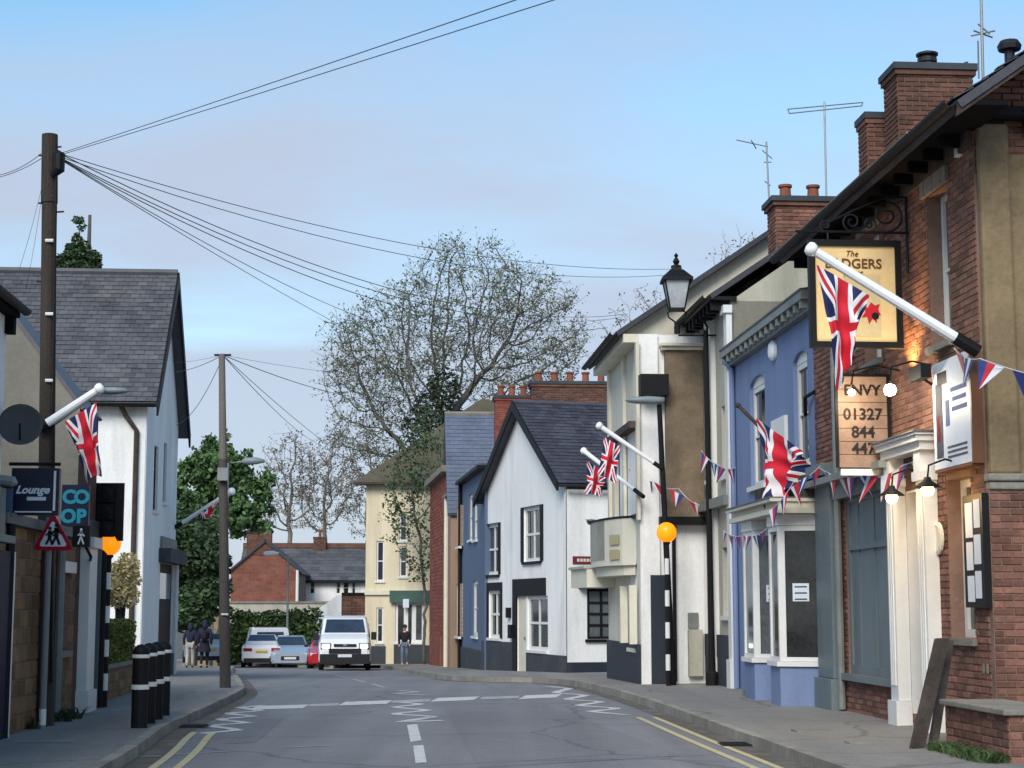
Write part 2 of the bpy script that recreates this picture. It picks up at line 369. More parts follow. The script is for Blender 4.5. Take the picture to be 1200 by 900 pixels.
for px,py,s_ in ((866,873,.22),(226,852,.2)):
    p=gp(px,py); q=MB(); q.box(p.x-s_,p.x+s_,p.y-.25,p.y+.25,-.02,.008); gg=q.build('gully_grate',m_metal,road)
    for k in range(6): q=MB(); q.box(p.x-s_+.03,p.x+s_-.03,p.y-.2+k*.075,p.y-.165+k*.075,.008,.02); q.build('grate_bar',m_rubber,gg)
for poly,sg,ylim in ((lk,1,22.2),(rk,-1,25.0)):
    seg=[p for p in poly if 3<p.y<ylim]
    for off in (.32,.56): band(offset(seg,sg*off),.085,m_painty,'yellow_line',step=None)
def img_quad(c,mat,name,z=.005):
    """a painted patch given by its four corners on the road"""
    P=[gp(*q) for q in c]; mb=MB(); n=6
    strip(mb,[P[0].lerp(P[3],i/n) for i in range(n+1)],[P[1].lerp(P[2],i/n) for i in range(n+1)],z); return mb.build(name,mat,road)
for (x0,x1,y) in ((296,358,829.5),(400,456,824.5),(508,558,820),(611,655,817)):
    img_quad([(x0-4,y+2.6),(x1-3,y+.6),(x1+4,y-3.6),(x0+5,y-1.8)],m_paintw,'zebra_stripe')
for (x0,x1,y) in ((360,396,827),(458,503,822.5),(562,607,818.5)):
    img_quad([(x0,y+1.5),(x1,y),(x1+2,y-3),(x0+3,y-1.5)],m_paintf,'worn_stripe')
def zig(pts,wid,mat): band([gp(*p) for p in pts],wid,mat,'zigzag_line',step=.35)
zig([(236,860),(283,855.5),(243,851),(293,847),(252,843.5),(300,839.5),(262,836.5),(308,833),(280,829.5),(318,826)],.17,m_paintz)
zig([(519,844.5),(466,846.5),(512,840),(456,837),(505,832.5),(458,829),(496,825.5),(460,822)],.17,m_paintz)
zig([(498,815),(462,813),(492,811),(466,809.5)],.2,m_paintf)
zig([(735,838),(690,834),(728,830.5),(676,827),(708,822.5),(662,820),(688,815),(650,812),(668,807),(640,804.5)],.18,m_paintz)
for c in (((481,870),(494,868),(489,849),(477,850)),((487,895),(500,894),(496,873.5),(484,874.5))): img_quad(c,m_paintw,'centre_dash')
img_quad([(489,915),(503,915),(501,903),(488,903)],m_paintw,'centre_dash')
for c in (((448,806),(454,806),(438,801.5),(433,801.5)),((426,799.5),(431,799.5),(415,796),(411,796)),((404,794),(408,794),(392,791),(389,791))): img_quad(c,m_paintf,'centre_dash')
for a,b in (((20,884),(90,883)),((120,888),(195,886)),((205,884),(292,880)),((330,876.5),(402,873.5))): band([gp(*a),gp(*b)],.05,m_paintf,'stop_line',z=PAV+.02 if b[0]<100 else .006,step=.3)
img_quad([(262,872),(300,870),(332,842),(305,843)],m_roadpatch,'repair_patch',.003)
img_quad([(560,900),(800,886),(640,826),(520,830)],m_roadpatch,'repair_patch',.003)
# ------------------------------------------------------------------ building helpers
def holes_wall(mb,fr,u0,u1,z0,z1,holes,th=.22,sides=True):
    us=sorted(set([u0,u1]+[min(max(h[i],u0),u1) for h in holes for i in (0,1)])); zs=sorted(set([z0,z1]+[min(max(h[i],z0),z1) for h in holes for i in (2,3)]))
    inh=lambda u,z:any(h[0]<u<h[1] and h[2]<z<h[3] for h in holes)
    P=fr.P
    for i in range(len(us)-1):
        for j in range(len(zs)-1):
            if not inh((us[i]+us[i+1])/2,(zs[j]+zs[j+1])/2):
                mb.quad(P(us[i],zs[j]),P(us[i+1],zs[j]),P(us[i+1],zs[j+1]),P(us[i],zs[j+1]))
    for a,b,c,d in holes:
        for p,q in (((a,c),(b,c)),((b,c),(b,d)),((b,d),(a,d)),((a,d),(a,c))):
            mb.quad(P(*p),P(*q),P(*q,-th),P(*p,-th))
    return mb
def house_box(mb,fr,u0,u1,z0,z1,depth,holes=(),th=.22,skip0=False):
    """front wall with real openings, the other walls and the ceiling closed"""
    holes_wall(mb,fr,u0,u1,z0,z1,holes,th); P=fr.P
    if not skip0: mb.quad(P(u0,z0,0),P(u0,z1,0),P(u0,z1,-depth),P(u0,z0,-depth))
    mb.quad(P(u1,z0,0),P(u1,z1,0),P(u1,z1,-depth),P(u1,z0,-depth))
    mb.quad(P(u0,z0,-depth),P(u1,z0,-depth),P(u1,z1,-depth),P(u0,z1,-depth)); mb.quad(P(u0,z1,0),P(u1,z1,0),P(u1,z1,-depth),P(u0,z1,-depth))
    return mb
def window(root,fr,r,cols=1,rows=2,mat=None,gl=None,fw=.055,set_=.12,sill=True,sillmat=None,bar=.03,curtain=False,name='window',fd=.06):
    """casing mesh > panes and sill"""
    mat=mat or m_trim; gl=gl or m_glass; u0,u1,z0,z1=r; mb=MB()
    n1,n0=-set_,-set_-fd
    mb.fb(fr,u0,u0+fw,z0,z1,n0,n1); mb.fb(fr,u1-fw,u1,z0,z1,n0,n1)
    mb.fb(fr,u0+fw,u1-fw,z0,z0+fw,n0,n1); mb.fb(fr,u0+fw,u1-fw,z1-fw,z1,n0,n1)
    us=[u0+fw+(u1-u0-2*fw)*i/cols for i in range(cols+1)]; zs=[z0+fw+(z1-z0-2*fw)*j/rows for j in range(rows+1)]
    for u in us[1:-1]: mb.fb(fr,u-bar/2,u+bar/2,z0+fw,z1-fw,n0,n1-.004)
    for z in zs[1:-1]: mb.fb(fr,u0+fw,u1-fw,z-bar/2,z+bar/2,n0,n1-.007)
    o=mb.build(name,mat,root)
    for i in range(cols):
        for j in range(rows):
            q=MB(); q.fb(fr,us[i]+.002,us[i+1]-.002,zs[j]+.002,zs[j+1]-.002,n0+.006,n0+.022); q.build('pane',gl,o)
    bk=MB(); bk.fb(fr,u0,u1,z0,z1,n0-.12,n0-.05); bk.build('blind' if curtain else 'room_shade_block',m_net if curtain else m_black,o)  # without a blind, a black block stands in for the unlit room's shade
    if sill:
        q=MB(); q.fb(fr,u0-.06,u1+.06,z0-.08,z0-.003,-set_,.07); q.build('sill',sillmat or mat,o)
    return o
def gable(mb,fr,u0,u1,z0,um,zm,th):
    P=fr.P; mb.prism([P(u0,z0),P(u1,z0),P(um,zm)],fr.n*-th)
_bricks={}
def brickmesh(L,H,mat,bev=.006):
    k=(L,H,mat.name)
    if k not in _bricks:
        b=MB(); l,h=L/2,H/2; D=.02
        b.add([(-l,-D,-h),(l,-D,-h),(l,-D,h),(-l,-D,h),(-l,.0,-h),(l,.0,-h),(l,.0,h),(-l,.0,h),(-l+bev,.012,-h+bev),(l-bev,.012,-h+bev),(l-bev,.012,h-bev),(-l+bev,.012,h-bev)],
          [(0,1,5,4),(1,2,6,5),(2,3,7,6),(3,0,4,7),(4,5,9,8),(5,6,10,9),(6,7,11,10),(7,4,8,11),(8,9,10,11)])
        o=b.build('brick',mat); _bricks[k]=o.data; bpy.data.objects.remove(o)
    return _bricks[k]
def bricks(root,fr,u0,u1,z0,z1,mat,holes=(),L=.225,H=.075,gap=.011,single=0,top=None,sort=None,name='brick'):
    """brick courses standing a few mm proud of the mortar; 'single' of them are objects, the rest one joined part"""
    cells=[]; z=z0; row=0
    while z+H*.5<z1:
        h=min(H,z1-z); u=u0-(L/2 if row%2 else 0)
        while u<u1-.02:
            a,b=max(u,u0),min(u+L,u1)
            spans=[(a,b)]
            for (ha,hb,hc,hd) in holes:
                if z+h>hc+.01 and z<hd-.01:
                    ns=[]
                    for (p,q) in spans:
                        if q<=ha or p>=hb: ns.append((p,q)); continue
                        if p<ha: ns.append((p,ha))
                        if q>hb: ns.append((hb,q))
                    spans=ns
            for p,q in spans:
                if q-p>.04 and (top is None or (top((p+q)/2)>z+h)): cells.append((p,q,z,z+h))
            u+=L
        z+=H; row+=1
    if sort: cells.sort(key=sort)
    az=math.atan2(fr.u.y,fr.u.x)
    # mesh local x follows u; local +y must follow n
    flip=fr.u.x*fr.n.y-fr.u.y*fr.n.x<0
    n=0; rest=MB()
    for (p,q,a,b) in cells:
        full=abs(q-p-L)<.004 and abs(b-a-H)<.004
        if n<single and full:
            c=fr.P((p+q)/2,(a+b)/2,random.uniform(-.003,.003))
            instance(name,brickmesh(L-gap,H-gap,mat),root,c,(random.uniform(-.01,.01),0,az+(math.pi if flip else 0))); n+=1
        else:
            n_=.012+random.uniform(-.003,.003); e=gap/2; e2=e+.005; P=fr.P
            rest.add([P(p+e,a+e,-.01),P(q-e,a+e,-.01),P(q-e,b-e,-.01),P(p+e,b-e,-.01),P(p+e2,a+e2,n_),P(q-e2,a+e2,n_),P(q-e2,b-e2,n_),P(p+e2,b-e2,n_)],[(4,5,6,7),(0,1,5,4),(1,2,6,5),(2,3,7,6),(3,0,4,7)])
    if rest.f:
        o=rest.build('brickwork',mat,root); o['kind']='stuff'
def slates(root,p0,pu,pv,mat,L=.25,E=.2,single=0,name='slate',ulen=None):
    """overlapping slates on the roof plane p0 + u*pu + v*pv (pu along the eave, pv up the slope)"""
    U=V(pu).length; W=V(pv).length; eu=V(pu).normalized(); ev=V(pv).normalized(); n=eu.cross(ev).normalized()
    if n.z<0: n=-n
    cells=[]; row=0; v=0
    while v<W-.02:
        u=-(L/2 if row%2 else 0)
        while u<U-.02:
            a,b=max(u,0),min(u+L,U)
            if b-a>.03: cells.append((a,b,v,min(v+E*1.25,W)))
            u+=L
        v+=E; row+=1
    rest=MB(); cnt=0; P0=V(p0)
    me=None
    for (a,b,c,d) in cells:
        t0=.026+random.uniform(-.004,.006); t1=.006
        def q(u,vv,t): return P0+eu*u+ev*vv+n*t
        pts=[q(a+.004,c,t0-.012),q(b-.004,c,t0-.012),q(b-.004,d,t1-.01),q(a+.004,d,t1-.01),q(a+.004,c,t0),q(b-.004,c,t0),q(b-.004,d,t1),q(a+.004,d,t1)]
        if cnt<single and abs(b-a-L)<.01 and d<W-.05:
            o_=q((a+b)/2,c,0)
            if me is None:
                m=MB(); m.hex([p-o_ for p in pts]); ob=m.build(name,mat); me=ob.data; bpy.data.objects.remove(ob)
            instance(name,me,root,o_+n*random.uniform(-.003,.004),(random.uniform(-.004,.004),random.uniform(-.012,.012),0)); cnt+=1
        else: rest.hex(pts)
    if rest.f:
        o=rest.build('slating',mat,root); o['kind']='stuff'
def slab(mb,pts,t):
    """roof plane of polygon pts with thickness t downwards"""
    a,b,c=V(pts[0]),V(pts[1]),V(pts[2]); n=(b-a).cross(c-a).normalized()
    if n.z<0: n=-n
    mb.prism(pts,n*-t)
def chimney(name,label,c,wx,wy,z0,z1,fr_u,mat,pots=2,single=0,potmat=None,cap=True,parent=None,group=None,pothigh=.4,capw=.08):
    """brick stack > cap, pots; c = centre (x,y)"""
    if parent is None: root=thing(name,label,'chimney',(c[0],c[1],z0),group)
    else:
        e=MB(); root=None
    u=V(fr_u).normalized(); v=V((u.y,-u.x,0)) # v points towards the camera side
    if v.y>0: v=-v
    C=V((c[0],c[1],0)); core=MB(); fr0=Fr(C,u,v)
    core.fb(fr0,-wx/2+.004,wx/2-.004,z0,z1,-wy/2+.004,wy/2-.004)
    if parent is None: core.build('core',m_mortar,root)
    else: root=core.build(name,m_mortar,parent)
    for (f,L) in ((Fr(C+v*wy/2,u,v),wx),(Fr(C-u*wx/2,v,-u),wy),(Fr(C+u*wx/2,v,u),wy)):
        bricks(root,f,-L/2,L/2,z0,z1-.06,mat,single=single if f.n==v else 0)
    if cap:
        mb=MB(); mb.fb(fr0,-wx/2-capw*.6,wx/2+capw*.6,z1-.14,z1-.06,-wy/2-capw*.6,wy/2+capw*.6); mb.build('corbel',mat,root); mb=MB(); mb.fb(fr0,-wx/2-capw,wx/2+capw,z1-.06,z1+.04,-wy/2-capw,wy/2+capw); mb.build('cap',m_char,root)
    for i in range(pots):
        x=(-wx/2+wx*(i+.5)/pots); mb=MB(); mb.lathe(fr0.P(x,z1+.03),[(.13,0),(.14,.04),(.115,.08),(.105,pothigh*.8),(.135,pothigh*.85),(.135,pothigh),(.09,pothigh),(.08,pothigh*.6)],12)
        mb.build('pot',potmat or m_clay,root,smooth=False)
    return root
def pipe(root,pts,r=.045,mat=None,name='drainpipe'):
    mb=MB(); mb.tube(pts,r,8); return mb.build(name,mat or m_black,root)
_pend=[]
def text(s,size,mat,parent,origin,ux,uz,name='lettering',align='CENTER',depth=.004,shear=0,bold=0,space=1.0):
    cu=bpy.data.curves.new('t','FONT'); cu.body=s; cu.size=size; cu.align_x=align; cu.extrude=depth; cu.shear=shear; cu.offset=bold; cu.space_character=space; cu.resolution_u=3
    o=bpy.data.objects.new('t',cu); col.objects.link(o)
    dg=bpy.context.evaluated_depsgraph_get(); me=bpy.data.meshes.new_from_object(o.evaluated_get(dg)); bpy.data.objects.remove(o)
    me.name=name; me.materials.clear(); me.materials.append(mat)
    ux=V(ux).normalized(); uz=V(uz).normalized(); nn=ux.cross(uz)
    m=Matrix((ux,uz,nn)).transposed().to_4x4(); L=rootloc(parent)
    m.translation=V(origin)-L; me.transform(m)
    t=bpy.data.objects.new(name,me); col.objects.link(t); t.parent=parent; return t
# ------------------------------------------------------------------ RIGHT SIDE
o_=ground(1066,852,PAV)
R0=Fr((o_.x,o_.y),US,-UP)
gz=lambda fr,u:g(fr.P(u,0).y)+PAV
# ===== brick pub =====
uN,uF=R0.U(1163,800),R0.U(957,560)
pub=thing('brick_pub','red brick pub with black eaves, grey boarded window and white doorcase','pub',R0.P(uN,PAV))
zE=R0.Z(1100,183)   # wall top under the soffit
hS=R0.rect(993,1054,1054,566,797); hD=R0.rect(1066,1094,1080,572,838); hW=R0.rect(1112,1141,1141,556,748); hU=R0.rect(1089,1113,1113,212,398); hU2=R0.rect(1012,1032,1032,262,420)
PH=[hS,hD,hW,hU,hU2]
mb=MB(); house_box(mb,R0,uN,uF,-.1,zE,7,PH,.3); mb.build('wall',m_mortar,pub)
cam_u=R0.o
bricks(pub,R0,uN,uF,PAV,zE,m_brick,PH,single=170,sort=lambda c:(c[0]+abs(c[2]-1.5)*.8))
# gable end towards us
GE=Fr(R0.P(uN,0),UP,-US)
ridge_n=3.6; zR=zE+.35+ridge_n*.70
mb=MB(); P=GE.P; mb.prism([P(.002,zE-.5,-.02),P(7.2,zE-.5,-.02),P(7.2,zE+.35,-.02),P(ridge_n,zE+.35+ridge_n*.70,-.02),P(.002,zE+.35,-.02)],GE.n*-.3); mb.build('gable_wall',m_mortar,pub)
bricks(pub,GE.off(.002),.0,3.3,zE-.5,zR,m_brick,top=lambda u:zE+.35+u*.70,single=25)
# tan render pier upon a brick pier
zc=GE.Z(1180,556)
mb=MB(); mb.fb(GE,.02,.36,zc,GE.Z(1165,148),0,.12); mb.build('render_pier',m_tan,pub,bevel=.03)
mb=MB(); mb.fb(GE,.36,3.5,zc,zE-.3,0,.05); mb.build('render_panel',m_tan,pub)
mb=MB(); mb.fb(GE,-.02,3.5,zc-.08,zc,0,.17); mb.fb(GE,.0,3.5,zc-.17,zc-.083,0,.14); mb.build('stone_cap',m_ccoping,pub,bevel=.02)
mb=MB(); mb.fb(GE,0,3.5,-.1,zc-.17,0,.10); mb.build('brick_pier',m_mortar,pub)
bricks(pub,GE.off(.10),0,2.0,PAV,zc-.17,m_brick,single=105,sort=lambda c:c[0])
# roof: tiled slopes, soffit, gutters, barge
mb=MB(); oh=.5; zg=R0.off(.56).Z(1105,126); uE=R0.off(oh).U(1121,112); pass
Pn=lambda u,n,z:R0.P(u,z,n)
slab(mb,[Pn(uE,oh,zg),Pn(uF,oh,zg),Pn(uF,-ridge_n,zg+(oh+ridge_n)*.70),Pn(uE,-ridge_n,zg+(oh+ridge_n)*.70)],.09)
slab(mb,[Pn(uE,-ridge_n,zg+(oh+ridge_n)*.70),Pn(uF,-ridge_n,zg+(oh+ridge_n)*.70),Pn(uF,-8,zg),Pn(uE,-8,zg)],.09)
roof=mb.build('roof',m_slated,pub)
p0=Pn(uE,oh+.02,zg+.005); slates(roof,p0,Pn(uF,oh+.02,zg+.005)-p0,Pn(uE,-ridge_n,zg+.005+(oh+ridge_n+.02)*.70)-p0,m_slated,single=0)
mb=MB(); mb.fb(R0,uE+.02,uF,zE-.02,zE+.04,-.05,oh-.03); mb.build('soffit',m_eave,pub); mb=MB(); mb.fb(R0,uN,uF,zE-.2,zE-.023,.014,.07); mb.build('wall_plate',m_wood,pub)
for i in range(13):
    u=uN+.25+(uF-uN-.4)*i/12; mb=MB(); mb.fb(R0,u-.035,u+.035,zE-.15,zE-.024,.075,.3); mb.build('eave_bracket',m_eave,pub)
def gutter(root,a,b,r=.07,mat=None):
    a,b=V(a),V(b); d=(b-a).normalized(); s=V((d.y,-d.x,0)); mb=MB(); pts=[]
    prof=[(math.cos(t)*r,-math.sin(t)*r) for t in [math.pi*i/8 for i in range(9)]]+[(-r+.012+0*i,0) for i in (0,)]
    prof=[(r*math.cos(math.pi*i/8),-r*math.sin(math.pi*i/8)) for i in range(9)]+[((r-.012)*-math.cos(math.pi*i/8),-(r-.012)*math.sin(math.pi*i/8)) for i in range(9)]
    mb.prism([a+s*x+V((0,0,z)) for x,z in prof],b-a); return mb.build('gutter',mat or m_black,root)
gutter(pub,Pn(uE-.03,oh+.08,zg-.01),Pn(uF,oh+.08,zg-.01))
# pale tube along the gutter lip on the far half
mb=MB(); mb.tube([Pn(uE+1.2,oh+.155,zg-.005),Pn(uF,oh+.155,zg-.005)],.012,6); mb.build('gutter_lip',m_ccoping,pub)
# gable gutter and hopper, barge boards
zgg=GE.Z(1160,137)
gutter(pub,P(-.35,zgg,.14),P(3.5,zgg,.14),.075)
mb=MB(); mb.fb(GE,-.4,3.4,zgg+.0,zgg+.09,0,.10); mb.build('fascia',m_black,pub)
mb=MB(); mb.lathe(P(.62,zgg-.2,.16),[(.05,0),(.1,.05),(.12,.2),(.13,.22)],12); mb.tube([P(.62,zgg-.2,.16),P(.62,zgg-.55,.12),P(.95,zgg-.8,.1)],.05,8); mb.build('hopper',m_black,pub)
mb=MB(); sl=math.hypot(1,.70)
eo=uN-uE-.02; mb.prism([P(-.5,zg-.16,eo-.05),P(-.5,zg-.02,eo-.05),P(ridge_n,zg-.02+(ridge_n+.5)*.70,eo-.05),P(ridge_n,zg-.16+(ridge_n+.5)*.70,eo-.05)],GE.n*.05); mb.build('barge_board',m_wood,pub)
# boarded window
sh=MB(); u0,u1,z0,z1=hS; fw=.09
for a,b,c,d in ((u0,u0+fw,z0,z1),(u1-fw,u1,z0,z1),(u0+fw,u1-fw,z1-.1,z1),(u0+fw,u1-fw,z0,z0+.12)): sh.fb(R0,a,b,c,d,-.12,-.02)
shut=sh.build('boarded_window',m_greytrim,pub); nb=6
ztr=R0.Z(1054,634)
for i in range(nb):
    a=u0+fw+(u1-u0-2*fw)*i/nb; b=u0+fw+(u1-u0-2*fw)*(i+1)/nb; q=MB(); q.fb(R0,a+.007,b-.007,z0+.12,z1-.1,-.1,-.06+.012*(i%2)); q.build('board',m_greytrim,shut)
q=MB(); q.fb(R0,u0+fw,u1-fw,ztr-.04,ztr+.04,-.055,-.015); q.build('transom',m_greytrim,shut)
q=MB(); q.fb(R0,u0+fw,u1-fw,z0+.12,z1-.1,-.2,-.12); q.build('backing',m_black,shut)
q=MB(); q.fb(R0,u0-.1,u1+.08,z0-.09,z0-.003,-.1,.1); q.build('sill',m_greytrim,shut)
# doorcase
u0,u1,z0,z1=hD
dc=MB(); wp=.30
for a,b in ((u0-wp,u0),(u1,u1+wp)):
    dc.fb(R0,a,b,PAV+.32,z1+.05,.013,.17); dc.fb(R0,a-.03,b+.03,PAV,PAV+.317,.013,.21)
    for k in range(3): dc.fb(R0,a+.05+k*.075,a+.085+k*.075,PAV+.5,z1-.12,.173,.19)
    dc.fb(R0,a-.03,b+.03,z1+.053,z1+.16,.013,.21); dc.fb(R0,a+.03,b-.03,z1+.163,z1+.40,.013,.2)
dcase=dc.build('doorcase',m_trim,pub)
q=MB(); q.fb(R0,u0-wp-.04,u1+wp+.02,z1+.403,z1+.50,.013,.22); q.fb(R0,u0-wp-.08,u1+wp+.05,z1+.503,z1+.57,.013,.27); q.fb(R0,u0-wp-.11,u1+wp+.07,z1+.573,z1+.60,.013,.3); q.build('hood',m_trim,dcase)
q=MB(); q.fb(R0,u0-wp-.13,u1+wp+.09,z1+.603,z1+.62,.013,.32); q.build('lead_flashing',m_lead,dcase)
q=MB(); q.fb(R0,u1-.03,u1-.002,z0,z1,-.28,.01); q.fb(R0,u0+.03,u1-.03,z1-.03,z1-.002,-.28,.01); q.build('door_lining',m_trim,dcase)
q=MB(); q.fb(R0,u0,u1,z0,z1,-.28,-.22)
door=q.build('door',m_navy,pub)
for i in range(2):
    for j in range(3):
        q=MB(); ww=(u1-u0)/2; hh=(z1-z0)/3; q.fb(R0,u0+ww*i+.08,u0+ww*(i+1)-.08,z0+hh*j+.12,z0+hh*(j+1)-.06,-.218,-.2); q.build('panel',m_navy,door)
q=MB(); q.lathe(R0.P(u0+.12,1.15,-.2),[(.0,0),(.03,.01),(.035,.04),(.0,.07)],10,axis=R0.n); q.build('handle',m_galv,door)
# other windows
window(pub,R0,hW,1,2,fw=.09,set_=.16,sillmat=m_ccoping)
window(pub,R0,hU,1,2,fw=.07,set_=.16,sillmat=m_ccoping); window(pub,R0,hU2,1,2,fw=.07,set_=.16,sillmat=m_ccoping)
for h,t in ((hU,.42),(hU2,.42)):
    q=MB()
    for k in range(6):
        a=h[0]-.1+(h[1]-h[0]+.2)*k/6; b=h[0]-.1+(h[1]-h[0]+.2)*(k+1)/6
        q.fb(R0,a+.003,b-.003,h[3]+.004,h[3]+t,.014,.06+.004*(k%2))
    q.build('lintel',m_ccoping,pub)
# details on the wall
q=MB(); c=R0.hit(1102,631); q.lathe(R0.P(c[0],c[1],.013),[(.0,0),(.19,.005),(.19,.03),(.15,.045),(.15,.035),(.0,.03)],20,axis=R0.n)
ov=q.build('oval_plaque',m_cream,pub,smooth=False)
q=MB(); r=R0.rect(1133,1136,1135,170,182); 
u,z=R0.hit(1127,174); q.fb(R0,u-.06,u+.06,z-.09,z+.09,.013,.07); q.build('alarm_box',m_pvc,pub)
# boxes with vent bricks low on the wall
u,z=R0.hit(1160,784)
for k in (0,1): q=MB(); q.fb(R0,u+k*.12,u+.05+k*.12,z-.05,z+.05,.013,.02); q.build('vent',m_ccoping,pub)
# yard wall with coping
YW=R0.off(.62); ya,yb=YW.U(1182,828),YW.U(1108,812); zt=YW.Z(1175,830)
lw=thing('low_wall','low brick wall with grey coping in front of the brick pub','wall',YW.P(ya,PAV))
q=MB(); q.fb(YW,ya,yb,0,zt-.06,-.6,0); q.build('core',m_mortar,lw)
bricks(lw,YW,ya,yb,PAV,zt-.06,m_brick,single=60)
bricks(lw,Fr(YW.P(ya,0),UP,-US),0,.6,PAV,zt-.06,m_brick,single=20)
q=MB(); q.fb(YW,ya-.05,yb,zt-.057,zt,-.6,.07); q.build('coping',m_ccoping,lw,bevel=.012)
# grass and weeds at its foot
def tuft(mb,c,r,n,h,wd=.012):
    for i in range(n):
        a=random.uniform(0,6.28); rr=r*math.sqrt(random.random()); p=V((c[0]+rr*math.cos(a),c[1]+rr*math.sin(a)*1.0,c[2])); hh=h*random.uniform(.4,1)
        d=V((random.uniform(-.6,.6),random.uniform(-.6,.6),1))*hh; s=V((math.cos(a),math.sin(a),0))*wd
        m=p+d*.6; t=p+d*.9+V((d.x,d.y,-.15*hh))*.8
        mb.add([p-s,p+s,m+s*.8,m-s*.8,t],[(0,1,2,3),(3,2,4)])
m_grass=M('weed_green',srgb(72,92,52),var=.3,scale=5,island=.35,bump=0,rough=.7)
m_grassd=M('dark_weed_green',srgb(58,72,44),var=.3,scale=5,island=.35,bump=0,rough=.7)
q=MB()
for i in range(26):
    t=i/25; p=YW.P(ya+.05+(yb-ya)*.8*t,0,.08+.12*random.random()); tuft(q,(p.x,p.y,g(p.y)+PAV),.13,70,.17,.007)
for i in range(14):
    p=GE.P(.0+i*.12,0,.2+.1*random.random()); tuft(q,(p.x,p.y,PAV),.12,50,.13,.007)
tag(q.build('weeds',m_grass,None,loc=YW.P(ya,PAV,.1)),'green grass and weeds growing along the foot of the pub wall','weeds',kind='stuff')
# leaning boards
for k,(lab,off) in enumerate((('wide dark timber board leaning on the pub doorcase, nearer the road',0),('narrow dark timber board leaning behind the wider one at the pub',.13))):
    b0=ground(1074+19*k,879-2*k,PAV); b1=at(1104+8*k,748+3*k,b0.y+.25+off); wv=V((-.9,-.35,0)).normalized()*(.075-.03*k)
    d=(b1-b0); th=wv.cross(d).normalized()*.03
    q=MB(); q.hex([b0-wv-th,b0+wv-th,b0+wv+th,b0-wv+th,b1-wv-th,b1+wv-th,b1+wv+th,b1-wv+th]); o=q.build('leaning_board',m_wood,None,loc=b0); tag(o,lab,'board')
# grey pilaster with pipe at the far end of the pub
ua,ub=R0.U(988,700),R0.U(968,700)
q=MB(); zp=R0.Z(975,560); q.fb(R0,ua,ub,PAV,PAV+.45,.013,.2); q.fb(R0,ua+.04,ub-.04,PAV+.453,zp,.013,.15); q.fb(R0,ua-.02,ub+.02,zp+.003,zp+.18,.013,.26); q.build('pilaster',m_greytrim,pub,bevel=.01)
pipe(pub,[R0.P(ua-.12,PAV+.05,.08),R0.P(ua-.12,zE-.3,.08),R0.P(ua-.12,zE-.05,.4)],.05,m_greytrim2)
# fascia shelf over the boarded window
q=MB(); a,b=R0.U(1058,560),R0.U(962,560); zf=R0.Z(1058,545); q.fb(R0,a,b,zf-.03,zf+.06,.013,.3); q.fb(R0,a,b,zf-.25,zf-.033,.013,.12); q.build('shop_fascia',m_greytrim2,pub)
# ------------------------------------------------------------------ things on the pub
def flagmat():
    m=bpy.data.materials.new('union_flag_cloth'); m.use_nodes=True; t=m.node_tree; b=t.nodes['Principled BSDF']; b.inputs['Roughness'].default_value=.8
    uv=N(t,'ShaderNodeUVMap'); uv.uv_map='UVMap'; s=N(t,'ShaderNodeSeparateXYZ'); t.links.new(uv.outputs[0],s.inputs[0])
    def mth(op,a,b=None,c=None):
        n=N(t,'ShaderNodeMath',operation=op)
        for i,v in enumerate((a,b,c)):
            if v is None: continue
            if isinstance(v,(int,float)): n.inputs[i].default_value=v
            else: t.links.new(v,n.inputs[i])
        return n.outputs[0]
    X=mth('MULTIPLY_ADD',s.outputs[0],2.0,-1.0); Y=mth('SUBTRACT',s.outputs[1],.5)
    ax,ay=mth('ABSOLUTE',X),mth('ABSOLUTE',Y)
    c=mth('MINIMUM',ax,ay); D=mth('MULTIPLY',mth('ABSOLUTE',mth('SUBTRACT',ay,mth('MULTIPLY',ax,.5))),.894)
    colr=(*srgb(22,30,84),1)
    prev=None
    for val,th,cc in ((D,.115,srgb(225,222,222)),(D,.04,srgb(196,24,46)),(c,.175,srgb(225,222,222)),(c,.105,srgb(200,22,46))):
        f=mth('LESS_THAN',val,th); mix=N(t,'ShaderNodeMix',data_type='RGBA'); t.links.new(f,mix.inputs[0])
        if prev is None: mix.inputs[6].default_value=colr
        else: t.links.new(prev,mix.inputs[6])
        mix.inputs[7].default_value=(*cc,1); prev=mix.outputs[2]
    t.links.new(prev,b.inputs['Base Color'])
    return m
m_flag=flagmat()
def flag(label,A,B,C,D,amp=.05,folds=3,group='union flags along the street',bulge=0):
    A,B,C,D=map(V,(A,B,C,D)); mb=MB(); mb.uv=[]; nu,nv=26,22
    nrm=(B-A).cross(C-A).normalized(); vs=[]; fs=[]
    for i in range(nu+1):
        t=i/nu
        for j in range(nv+1):
            s=j/nv; p=A.lerp(B,s).lerp(C.lerp(D,s),t)
            sp=(B-A)*(.0 if t==0 else .09*math.sin(t*3.1)*math.sin(s*9+t*3))
            ph=s*folds*6.28+t*2.2
            p=p+nrm*(math.sin(ph)*amp*min(1,t*2.2+.05)+.4*amp*math.sin(s*15+t*8)*min(1,t*3)+.25*amp*math.sin(t*21-s*6)*min(1,t*3))+sp*.6+V((0,0,.35*amp*math.sin(s*6+t*5)*t))
            vs.append(p); mb.uv.append((t,s))
    for i in range(nu):
        for j in range(nv): a=i*(nv+1)+j; fs.append((a,a+1,a+nv+2,a+nv+1))
    mb.add(vs,fs); o=mb.build('union_flag',m_flag,None,smooth=True,loc=A); tag(o,label,'flag',group); return o
